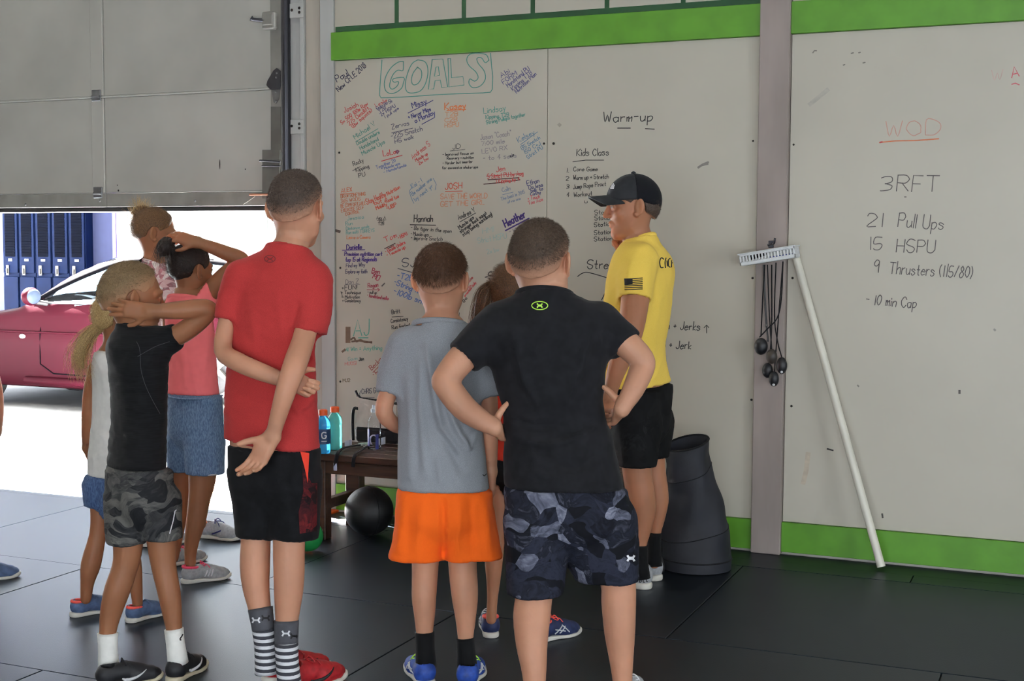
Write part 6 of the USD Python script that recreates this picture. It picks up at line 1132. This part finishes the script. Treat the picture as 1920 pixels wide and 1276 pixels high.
# zip cooler bag
c = on_bench(706, 830); bag = thing('cooler_bag', 'black and pale grey soft bag with strap at the back of the bench', 'bag', c)
BLKF = cloth('bag_black', (24, 24, 28), var=.1); PALEF = cloth('bag_pale', (206, 198, 190), var=.05)
part(bag, 'base', bx(c[0] - .125, c[0] + .125, c[1] - .02, c[1] + .09, BZ, BZ + .085, .018), BLKF, smooth=30); part(bag, 'upper', hull([(c[0] - .118, c[1] - .012, BZ + .08), (c[0] + .118, c[1] - .012, BZ + .08), (c[0] - .118, c[1] + .08, BZ + .08), (c[0] + .118, c[1] + .08, BZ + .08), (c[0] - .115, c[1] + .02, BZ + .225), (c[0] + .105, c[1] + .02, BZ + .20), (c[0] - .115, c[1] + .05, BZ + .225), (c[0] + .105, c[1] + .05, BZ + .20)]), PALEF)
part(bag, 'zip', tube([(c[0] - .125, c[1] + .035, BZ + .235), (c[0] - .108, c[1] + .03, BZ + .222), (c[0], c[1] + .03, BZ + .216), (c[0] + .11, c[1] + .03, BZ + .203)], .006), BLKF, smooth=True)
part(bag, 'strap', tube(smooth_path([(c[0] - .10, c[1] - .016, BZ + .175), (c[0] - .120, c[1] - .024, BZ + .17), (c[0] - .126, c[1] - .026, BZ + .10), (c[0] - .124, c[1] - .024, BZ + .01)], 5), .008, 8), BLKF, smooth=True)
part(bag, 'pull_tab', tube([(c[0] - .128, c[1] + .034, BZ + .232), (c[0] - .140, c[1] + .03, BZ + .262)], .006), BLKF, smooth=True)
# clear water bottle
c = on_bench(702, 842); wb = thing('water_bottle', 'clear plastic water bottle in front of the cooler bag on the bench', 'bottle', c)
part(wb, 'body', lathe(np.array([(0, 0), (.030, 0), (.033, .006), (.033, .06), (.031, .066), (.033, .072), (.033, .125), (.029, .15), (.016, .175), (.0135, .182), (.0135, .19)]), 28, c), pane('clear_plastic', (.93, .96, .98), .05), smooth=True)
part(wb, 'cap', lathe(np.array([(0, .222), (.010, .222), (.011, .205), (.017, .203), (.017, .186), (0, .186)]), 24, c), mat('clear_cap', (206, 214, 224), rough=.3, var=.02), smooth=30)
part(wb, 'label', uvgrid(lambda s, q: np.stack([c[0] + .0337 * np.cos(-2.9 + 1.1 * s), c[1] + .0337 * np.sin(-2.9 + 1.1 * s), c[2] + .02 + .085 * q], -1), 12, 2), mat('label_indigo', (48, 52, 130), rough=.5)); part(wb, 'label', uvgrid(lambda s, q: np.stack([c[0] + .0337 * np.cos(-.9 + .5 * s), c[1] + .0337 * np.sin(-.9 + .5 * s), c[2] + .005 + .075 * q], -1), 8, 2), _mats['label_indigo'])
# keys, tags and lanyard on the bench
def flat_strip(P, w, t=.003): P = smooth_path(P, 6); return tube(P, w / 2, 8, flat=t / w * 2)
B = lambda u, v, dz=0: on_bench(u, v) + np.array([0, 0, dz])
ln = thing('lanyard', 'black lanyard strap hanging over the front edge of the bench', 'lanyard', B(660, 845)); part(ln, 'strap', tube(smooth_path([B(675, 838, .012), B(655, 841, .012), B(642, 846, .014), (lambda q: np.array([q[0], BY0 - .012, BZ + .004]))(B(636, 852)), (lambda q: np.array([q[0], BY0 - .018, BZ - .055]))(B(633, 852))], 5), .010, 8, flat=.35), BLKF, smooth=True); part(ln, 'end_tag', bx(*(lambda q: (q[0] - .009, q[0] + .009, BY0 - .022, BY0 - .014, BZ - .075, BZ - .035))(B(633, 852)), .002), mat('tag_lilac', (190, 196, 226), rough=.5))
ln2 = thing('wrist_strap', 'curved black wrist strap beside the lanyard on the bench edge', 'strap', B(690, 848)); part(ln2, 'strap', tube(smooth_path([B(708, 838, .013), B(690, 841, .014), B(678, 848, .014), (lambda q: np.array([q[0], BY0 - .012, BZ + .003]))(B(670, 854)), (lambda q: np.array([q[0], BY0 - .018, BZ - .05]))(B(664, 855))], 5), .0095, 8, flat=.4), BLKF, smooth=True)
kr = thing('key_ring', 'bunch of keys with white and green tags on the bench', 'keys', B(690, 836)); a = np.linspace(0, 6.283, 24)
part(kr, 'ring', tube(np.array([B(701, 836, .03) + np.array([.022 * math.cos(q), 0, .026 * math.sin(q)]) for q in a]), .004, 6, caps=False), mat('ring_lilac', (214, 206, 236), rough=.4), smooth=True)
for k, (u, v, w, hh, c_) in enumerate(((683, 834, .03, .012, (190, 214, 204)), (674, 836, .026, .010, (214, 226, 220)), (692, 838, .026, .010, (236, 234, 240)), (716, 834, .014, .038, (214, 220, 236)), (653, 836, .014, .03, (210, 208, 226)))):
    p = B(u, v); part(kr, 'tag', hull([p + np.array([sx * w, sy * .012, z + sx * .004]) for sx in (-1, 1) for sy in (-1, 1) for z in (.002, hh)]), mat('tag_%d' % k, c_, rough=.4))
# balls and things under the bench
def ball(name, label, u, v, r, m, cat_='ball', y=None):
    c = on_z(u, v, 0) if y is None else y; c = np.array([c[0], c[1], r]); t = thing(name, label, cat_, (c[0], c[1], 0)); part(t, 'body', sphere(c, r, 5), m, smooth=True); return t, c
BALLB = mat('ball_black', (22, 22, 24), rough=.5, var=.15, bump=.1, bscale=200)
t, c = ball('medicine_ball', 'large black medicine ball under the front of the bench', 692, 1002, .122, BALLB); part(t, 'seam', tube(np.array([c + .1222 * np.array([math.cos(q) * .8, -.6 * math.cos(q), math.sin(q)]) for q in np.linspace(0, 6.283, 40)]), .0016, 6, caps=False), BLKF, smooth=True)
t, c = ball('medicine_ball', 'second black medicine ball farther back under the bench', 733, 983, .122, BALLB, y=np.array([-.555, -.30, 0])); part(t, 'seam', tube(np.array([c + .1222 * np.array([math.cos(q), 0, math.sin(q)]) for q in np.linspace(0, 6.283, 40)]), .0016, 6, caps=False), BLKF, smooth=True)
BALLG = mat('ball_green', (34, 140, 70), rough=.45, var=.1); t, c = ball('green_ball', 'small green rubber ball on the floor behind the tall boy in red', 577, 1033, .074, BALLG); part(t, 'valve', sphere(c + np.array([.03, -.055, .04]), .005, 1), BLKF)
c = on_z(600, 962, 0); c[2] = 0; ob = thing('orange_cone', 'orange training cone on the floor behind the bench leg', 'cone', c); part(ob, 'cone', lathe(np.array([(.0, .20), (.018, .20), (.024, .185), (.06, .02), (.062, .012)]), 28, c), mat('cone_orange', (236, 96, 30), rough=.5), smooth=True); part(ob, 'base', bx(c[0] - .075, c[0] + .075, c[1] - .075, c[1] + .075, 0, .014, .004), _mats['cone_orange'])
p = on_z(642, 977, 0); single('paper_scrap', hull([p + np.array(q) for q in ((-.03, -.015, .001), (.03, -.02, .001), (.028, .015, .001), (-.028, .02, .001), (-.01, 0, .012), (.02, .005, .014))]), PRINTW, 'crumpled white paper scrap on the floor beside the bench leg', 'paper')

# ------------------------------------------------------------------ hamper, basket, ropes, pipe
HAMP = mat('hamper_cloth', (30, 32, 42), rough=.65, var=.15, scale=8, bump=.2, bscale=500)
hd = 5.98; c0 = on_z(1303, 1048, 0); hp = thing('laundry_hamper', 'black pop-up mesh hamper sagging on the floor left of the post', 'hamper', (c0[0], c0[1], 0))
rows = [(1237, 1371, 1046), (1240, 1369, 1020), (1243, 1364, 985), (1245, 1356, 950), (1246, 1346, 915), (1246, 1338, 885), (1245, 1333, 855), (1247, 1329, 830)]
HR = []
for uL, uR, v in rows: cc = px((uL + uR) / 2, v, hd); HR.append((cc, (uR - uL) / 2 * hd / F_PX))
HC = np.array([h[0] for h in HR]); HRr = np.array([h[1] for h in HR]); zz = np.linspace(0, 1, 40); ii = zz * (len(HR) - 1)
def hsurf(s, q):
    a = s * 2 * np.pi; k = q * (len(HR) - 1); cx = np.interp(k, range(len(HR)), HC[:, 0]); cy = np.interp(k, range(len(HR)), HC[:, 1]); cz = np.interp(k, range(len(HR)), HC[:, 2]); r = np.interp(k, range(len(HR)), HRr)
    cz = np.where(q == 0, .004, cz) + .030 * q * np.sin(a + .6); w = .012 * np.sin(2 * a + 5 * q) * np.sin(np.pi * q) + .006 * np.sin(5 * a - 9 * q) * np.sin(np.pi * q) - .005 * np.sin(np.pi * (q * 4.2 - .08 * np.sin(a + 1))) ** 2; return np.stack([cx + (r + w) * np.cos(a), cy + (r + w) * .92 * np.sin(a), cz], -1)
part(hp, 'wall', uvgrid(hsurf, 73, 44), HAMP, smooth=True)
part(hp, 'inside', (lambda m: (m[0] * 1.0 - np.array([0, 0, .0]), m[1][:, ::-1]))(uvgrid(lambda s, q: (hsurf(s, q * .94 + .05) - HC.mean(0)) * np.array([.965, .965, 1.0]) + HC.mean(0), 49, 20)), HAMP, smooth=True)
part(hp, 'bottom', lathe(np.array([(0, .004), (HRr[0] * .97, .004)]), 36, (HC[0][0], HC[0][1], 0)), HAMP)
for q, r_ in ((.015, .004), (.24, .0022), (.72, .0022), (1.0, .0045)):
    s = np.linspace(0, 1, 60); off = .05 * np.sin(2 * np.pi * s + 1.0) if .1 < q < .9 else 0 * s; part(hp, 'wire_hoop', tube(hsurf(s, np.clip(q + off, 0, 1)), r_, 6, caps=False), BLKF, smooth=True)
pt = hsurf(np.array([.62]), np.array([1.0]))[0]; part(hp, 'cord', tube(smooth_path([pt, pt + [-.05, .03, .006], pt + [-.10, .06, .01]], 4), .0018, 5), BLKF)
# basket on the post
BW = mat('basket_white', (222, 224, 226), rough=.45, var=.03); p0 = on_y(1443, 478, -.104); ang = math.radians(-9.5); ca, sa = math.cos(ang), math.sin(ang)
def bt_(v): v = np.asarray(v, float); x, z = v[:, 0].copy(), v[:, 2].copy(); v = v.copy(); v[:, 0] = x * ca + z * sa; v[:, 2] = -x * sa + z * ca; return v + p0
def rb(*a): m = bx(*a); return bt_(np.array(m.vertices)), np.array(m.faces)
bk = thing('wire_basket', 'small white slotted plastic basket tilted on the front of the post', 'basket', p0)
w_, d0, d1, zb_, zt_ = .128, -.058, .050, -.028, .026; sl = []
part(bk, 'rim', cat(rb(-w_ - .006, w_ + .006, d0 - .006, d0 + .003, zt_ - .006, zt_, .002), rb(-w_ - .006, w_ + .006, d1 - .003, d1 + .004, zt_ - .006, zt_, .002), rb(-w_ - .006, -w_ + .003, d0, d1, zt_ - .006, zt_, .002), rb(w_ - .003, w_ + .006, d0, d1, zt_ - .006, zt_, .002)), BW)
part(bk, 'bottom', rb(-w_ + .006, w_ - .006, d0 + .006, d1 - .004, zb_ - .003, zb_, .001), BW)
for y in (d0, d1 - .003):
    part(bk, 'band', cat(rb(-w_, w_, y, y + .003, zb_, zb_ + .014), rb(-w_, w_, y, y + .003, zt_ - .014, zt_ - .005)), BW)
    part(bk, 'slats', cat(*[rb(x - .0035, x + .0035, y, y + .003, zb_ + .012, zt_ - .012) for x in np.linspace(-w_ + .004, w_ - .004, 18)]), BW, kind='stuff')
for x in (-w_, w_ - .003):
    part(bk, 'band', cat(rb(x, x + .003, d0, d1, zb_, zb_ + .014), rb(x, x + .003, d0, d1, zt_ - .014, zt_ - .005)), BW); part(bk, 'slats', cat(*[rb(x, x + .003, y - .003, y + .003, zb_ + .012, zt_ - .012) for y in np.linspace(d0 + .004, d1 - .004, 8)]), BW, kind='stuff')
q = bt_(np.array([(-.062, .0, zb_ + .012)]))[0]
mk = thing('marker', 'black dry-erase marker lying at the left in the white basket', 'marker', q); part(mk, 'body', tube(bt_(np.array([(-.085, -.02, zb_ + .030), (-.03, -.02, zb_ + .038)])), .011, 12), BLKF, smooth=30); part(mk, 'cap', tube(bt_(np.array([(-.03, -.02, zb_ + .038), (-.012, -.02, zb_ + .0405)])), .0115, 12), mat('marker_cap', (40, 40, 46), rough=.4), smooth=30)
mk = thing('marker', 'blue dry-erase marker lying at the right in the white basket', 'marker', q); part(mk, 'body', tube(bt_(np.array([(.02, -.03, zb_ + .010), (.11, -.03, zb_ + .011)])), .009, 12), mat('marker_blue', (46, 74, 170), rough=.4), smooth=30); part(mk, 'cap', tube(bt_(np.array([(.0, -.03, zb_ + .010), (.02, -.03, zb_ + .010)])), .0095, 12), _mats['marker_blue'], smooth=30)
hk = thing('wall_hook', 'black metal hook screwed to the post just above the white basket', 'hook', on_y(1446, 455, -.04)); part(hk, 'plate', bx(*(lambda p: (p[0] - .012, p[0] + .012, -.0465, -.041, p[2] - .02, p[2] + .012))(on_y(1446, 456, -.04)), .002), DKSTEEL); part(hk, 'arm', tube(smooth_path([on_y(1440, 459, -.045), on_y(1446, 457, -.06), on_y(1451, 456, -.075), on_y(1453, 446, -.08)], 4), .005, 8), DKSTEEL, smooth=True)
bulbs = [((1427, 649), (12.5, 16), -.080, [(1434, 496), (1430, 560), (1427, 630)], 'round black jump rope handle end, highest and leftmost of the bunch'), ((1447, 668), (10.5, 14), -.118, [(1439, 496), (1442, 580), (1447, 655)], 'smoky brown-black jump rope handle end in the middle of the bunch'), ((1439, 694), (10, 14), -.072, [(1447, 496), (1447, 590), (1445, 650), (1441, 682)], 'black jump rope handle end low on the left of the bunch'), ((1466, 685), (10, 16), -.08, [(1455, 492), (1452, 590), (1458, 640), (1466, 670)], 'black oval jump rope handle end with a white tip on the right of the bunch'), ((1451, 710), (9.5, 14.5), -.100, [(1468, 490), (1460, 590), (1452, 697)], 'lowest black jump rope handle end with a white tip')]
BULB = mat('bulb_black', (26, 27, 32), rough=.45, var=.1); BULB2 = mat('bulb_smoke', (52, 46, 42), rough=.45, var=.2)
for k, (c_, rr, y, path, lab) in enumerate(bulbs):
    c = on_y(*c_, y); s = (c - EYE) @ FW / F_PX; t = thing('jump_rope', lab, 'jump rope', c, group='jump ropes hanging from the post')
    part(t, 'handle', sphere(c, (rr[0] * s, rr[0] * s * .8, rr[1] * s), 3), BULB2 if k == 1 else BULB, smooth=True); part(t, 'cord', tube(smooth_path([on_y(u, v, y + .012) for u, v in path], 6), .0028, 6), BLKF, smooth=True)
    if k in (3, 4): part(t, 'end_cap', sphere(c + np.array([.002, -rr[0] * s * .55, -rr[1] * s * .72]), .0065, 2), PRINTW, smooth=True)
t = thing('jump_rope', 'black jump rope cable with a thick grey loop hanging in the middle of the bunch', 'jump rope', on_y(1440, 560, -.06), group='jump ropes hanging from the post'); part(t, 'cord', tube(smooth_path([on_y(u, v, -.046) for u, v in ((1432, 496), (1434, 555), (1437, 605), (1440, 640))], 6), .0045, 6), mat('cord_grey', (70, 70, 72), rough=.5), smooth=True); part(t, 'cord', tube(smooth_path([on_y(u, v, -.140) for u, v in ((1468, 490), (1465, 560), (1457, 596), (1440, 615), (1424, 632))], 6), .003, 6), BLKF, smooth=True); part(t, 'clip', sphere(on_y(1437, 610, -.05), .006, 2), NICKEL, smooth=True)
pt, pb = on_y(1489, 470, -.0225), on_z(1652, 1060, 0.02); PVC = mat('pvc_white', (222, 218, 204), rough=.4, var=.04, scale=5)
pp = thing('pvc_pipe', 'long white plastic pipe leaning from the floor against the wall beside the post', 'pipe', (pb[0], pb[1], 0)); dd = (pt - pb) / np.linalg.norm(pt - pb); part(pp, 'tube', tube([pb, pt], .0185, 20), PVC, smooth=30); part(pp, 'end_cap', tube([pb - dd * .004, pb + dd * .012], .0195, 20), PVC, smooth=30); part(pp, 'end_cap', tube([pt - dd * .02, pt + dd * .006], .0215, 20), PVC, smooth=30)

# ------------------------------------------------------------------ cars outside
GLASS = pane('car_glass', (.72, .86, .92), .02); TYRE = mat('tyre', (24, 24, 26), rough=.8); INTER = mat('car_interior', (34, 40, 50), rough=.8, var=.1); CHROME = mat('chrome', (210, 210, 214), rough=.15, metal=1.0)
MATTE = mat('matte_black', (3, 3, 5), rough=.9, spec=.02)
def car(name, label, cx, cy, paint, zs=1.0, L=1.0):
    """A hatchback pointing along -x; (cx, cy): foot of its near windscreen pillar."""
    gz = -.03; t = thing(name, label, 'car', (cx, cy + .8, gz))
    topX = [-1.92, -1.90, -1.78, -1.20, -.42, .12, .55, 1.0, 1.7, 2.1, 2.5, 2.72, 2.80, 2.82]; topZ = [.45, .60, .70, .82, .93, 1.24, 1.385, 1.425, 1.40, 1.33, 1.12, .98, .80, .45]
    from scipy.interpolate import PchipInterpolator
    top = PchipInterpolator(topX, topZ); xs = np.unique(np.concatenate([np.linspace(-1.92, -1.7, 14), np.linspace(-1.7, 2.6, 150), np.linspace(2.6, 2.82, 14)]))
    def section(x, n=44):
        zt = float(top(x)); belt = min(.94 + .03 * x * .3, zt - .03); taper = 1 - .10 * max(0, (-x - 1.0) / .9) ** 2 - .10 * max(0, (x - 2.0) / .8) ** 2
        hb_ = .865 * taper; roofh = hb_ - .28 * max(0, (zt - belt)) / .48
        pts = [(.74 * taper, .20), (.82 * taper, .22), (.845 * taper, .30), (.86 * taper, .50), (.875 * taper, .62), (hb_ * .995, belt - .06), (hb_ * .965, belt)]
        pts += [(hb_ * .95 + (roofh - hb_ * .95) * q - .0, belt + (zt - .045 - belt) * q) for q in (.33, .66, 1.0)] if zt - belt > .1 else [(hb_ * .93, max(belt, zt - .03)), (hb_ * .86, zt - .012), (hb_ * .8, zt - .006)]
        pts += [(pts[-1][0] * .93, zt - .012), (pts[-1][0] * .6, zt), (0, zt + .008)]; p = np.array(pts); p[:, 1] = np.minimum(p[:, 1], zt + .01)
        s = np.r_[0, np.cumsum(np.linalg.norm(np.diff(p, axis=0), axis=1) + 1e-4)]; q = np.linspace(0, s[-1], n); h = np.stack([np.interp(q, s, p[:, 0]), np.interp(q, s, p[:, 1])], 1); return np.vstack([h * [-1, 1], h[::-1][1:]])
    S = np.array([np.column_stack([np.full(87, x), section(x)]) for x in xs]); V = S.reshape(-1, 3); nu, nv = S.shape[:2]; i, j = np.meshgrid(np.arange(nu - 1), np.arange(nv - 1), indexing='ij')
    Q = np.stack([i * nv + j, (i + 1) * nv + j, (i + 1) * nv + j + 1, i * nv + j + 1], -1).reshape(-1, 4); C = V[Q].mean(1); cyy = C[:, 1]; x, z = C[:, 0], C[:, 2]
    zt = top(x); belt = .955 + .009 * x; side = (np.abs(cyy) > .5) & (z > belt) & (z < zt - .075) & (x > -.30) & (x < 2.25)
    front = (np.abs(cyy) < .60) & (x > -.36) & (x < .50) & (z > zt - .05); rear = (np.abs(cyy) < .56) & (x > 2.1) & (x < 2.62) & (z > zt - .05); arch = np.zeros(len(x), bool)
    for wx in (-1.06, 1.86): arch |= (np.hypot(x - wx, z - .31) < .35) & (z < .64) & (np.abs(cyy) > .6)
    W = lambda v: np.stack([cx + v[:, 0] * L, cy + .87 + v[:, 1], gz + v[:, 2] * zs], 1); tri = lambda q: np.vstack([q[:, [0, 1, 2]], q[:, [0, 2, 3]]])
    def sub(v, f): u, inv = np.unique(f, return_inverse=True); return v[u], inv.reshape(f.shape)
    body = part(t, 'body', sub(W(V), tri(Q[~(side | front | rear | arch)])), paint, smooth=35)
    for nm, mk_ in (('side_window', side & (cyy < 0)), ('side_window', side & (cyy > 0)), ('windscreen', front), ('rear_window', rear)): part(t, nm, sub(W(V), tri(Q[mk_])), GLASS, smooth=True)
    wl = [(-.24, .965), (.02, 1.10), (.30, 1.225), (.62, 1.318), (1.1, 1.345), (1.6, 1.322), (2.0, 1.262), (2.22, 1.16), (2.24, .99)]; 
    def onside(p, s=-1): q = []; 
    def sidept(x, z, s=-1, o=.006):
        sc = section(x); h = sc[:44]; k = np.argmin(np.abs(h[:, 1] - z) + (np.abs(h[:, 0]) < .3) * 9); return np.array([x, h[k, 0] * (1 if s < 0 else -1) - o if s < 0 else -h[k, 0] + o, z])
    for s in (-1, 1):
        up_ = np.array([sidept(a, b, s) for a, b in wl]); part(t, 'window_trim', tube(W(smooth_path(up_, 5)), .018, 8), MATTE, smooth=True); lo_ = np.array([sidept(a, .958 + .009 * a, s, .010) for a in np.linspace(-.26, 2.24, 12)]); part(t, 'window_trim', tube(W(lo_), .011, 8), CHROME if s < 0 else BLACK, smooth=True); part(t, 'door_pillar', tube(W(np.array([sidept(.98, .96, s), sidept(.98, 1.15, s), sidept(.98, 1.34, s)])), .035, 8), MATTE, smooth=True)
        sk_ = np.array([sidept(a, .27, s, .015) for a in np.linspace(-.30, 1.45, 10)]); part(t, 'sill', tube(W(sk_), .045, 10, flat=.8), paint, smooth=True)
        gap = np.array([sidept(a, b, s, .002) for a, b in ((-.10, .95), (-.12, .7), (-.14, .42), (.0, .34), (.5, .33), (1.0, .335), (1.02, .6), (1.02, .95))]); part(t, 'door_gap', tube(W(gap), .006, 6), MATTE)
        part(t, 'door_crease', tube(W(np.array([sidept(a, .70, s, .004) for a in np.linspace(-.62, 2.5, 22)])), .010, 8), paint, smooth=True)
        y0 = (-.88 if s < 0 else .88); m = W(np.array([(-.10, y0 - .12 * (1 if s < 0 else -1), 1.02)]))[0]; part(t, 'mirror', sphere(m, (.062, .095, .080), 3), paint, smooth=True); part(t, 'mirror_glass', sphere(m + np.array([.032, 0, 0]), (.036, .080, .066), 3), mat('mirror_glass', (46, 54, 68), rough=.5, spec=.1), smooth=True); part(t, 'mirror_arm', tube([m + np.array([0, -.05 * s * -1 * -1, -.05]), W(np.array([(-.04, y0 * .98, .955)]))[0]], .022), BLACK, smooth=True)
        part(t, 'door_handle', tube(W(np.array([sidept(a, .84, s, .02) for a in (.78, .84, .92)])), .014, 8), paint, smooth=True); part(t, 'side_marker', sphere(W(np.array([sidept(-.32, .66, s, .004)]))[0], (.035, .012, .02), 2), SILV, smooth=True)
        for wx in (-1.06, 1.86):
            o = W(np.array([(wx, y0 * .86, .31 / zs)]))[0]; sg = -1 if s < 0 else 1; prof = np.array([(0, .0), (.20, .02), (.215, .05), (.30, .06), (.315, .04), (.315, -.16), (.0, -.16)]); v, f = lathe(prof, 36); v = np.stack([v[:, 0], sg * v[:, 2], v[:, 1]], 1) + o; wh = part(t, 'wheel', (v, f), TYRE, smooth=30)
            sp = [hull([o + np.array([q * math.cos(a_ + e), sg * y_, q * math.sin(a_ + e)]) for q in (.04, .20) for e in (-.13, .13) for y_ in (.02, .05)]) for a_ in np.arange(5) * 1.2566]; part(wh, 'rim', cat(*sp, tube(np.array([o + np.array([.205 * math.cos(q), sg * .045, .205 * math.sin(q)]) for q in np.linspace(0, 6.283, 40)]), .014, 6, caps=False)), NICKEL, smooth=30)
    bxw = lambda a, b, c_, d, e, f, r: (lambda m: (W(np.array(m.vertices)), np.array(m.faces)))(bx(a, b, c_, d, e, f, r))
    part(t, 'floor_pan', bxw(-1.6, 2.6, -.72, .72, .20, .30, .02), BLACK); part(t, 'dashboard', bxw(-.30, .16, -.66, .66, .70, .96, .08), INTER)
    for y in (-.36, .36): part(t, 'seat', cat(bxw(.55, 1.05, y - .24, y + .24, .42, .58, .06), bxw(.95, 1.13, y - .23, y + .23, .5, 1.12, .07), bxw(.98, 1.08, y - .12, y + .12, 1.12, 1.28, .04)), INTER)
    part(t, 'rear_seat', cat(bxw(1.55, 2.0, -.6, .6, .45, .6, .06), bxw(1.95, 2.12, -.6, .6, .5, 1.12, .06)), INTER)
    sw = np.array([(.30 + .06 * math.sin(q), -.36 + .18 * math.cos(q), .99 + .17 * math.sin(q)) for q in np.linspace(0, 6.283, 36)]); part(t, 'steering_wheel', cat(tube(W(sw), .016, 8, caps=False), tube(W(np.array([(.10, -.36, .90), (.30, -.36, .99)])), .03), tube(W(np.array([(.30, -.53, .99), (.30, -.19, .99)])), .02)), BLACK, smooth=True)
    part(t, 'headlight', sphere(W(np.array([(-1.76, -.60, .62)]))[0], (.10, .17, .08), 3), CHROME, smooth=True); part(t, 'headlight', sphere(W(np.array([(-1.76, .60, .62)]))[0], (.10, .17, .08), 3), CHROME, smooth=True); part(t, 'tail_light', sphere(W(np.array([(2.76, -.62, .78)]))[0], (.06, .16, .10), 3), mat('tail_red', (150, 16, 20), rough=.2), smooth=True); part(t, 'tail_light', sphere(W(np.array([(2.76, .62, .78)]))[0], (.06, .16, .10), 3), _mats['tail_red'], smooth=True)
    return t
REDP = mat('car_paint_red', (33, 4, 11), rough=.5, var=.02, spec=.03); WHP = mat('car_paint_white', (220, 222, 226), rough=.3, var=.01, coat_weight=.6, coat_roughness=.05)
CY = on_z(60, 770, -.03)[1]; cA = on_y(58, 570, CY)
rc = car('red_car', 'red hatchback parked outside the open door, driver side towards the gym', cA[0] + .22, CY, REDP)
CY2 = CY + 1.87; cB = on_y(418, 497, CY2); car('white_car', 'white car glimpsed between the people by the door', cB[0] + .2, CY2, WHP, zs=1.14, L=.9)
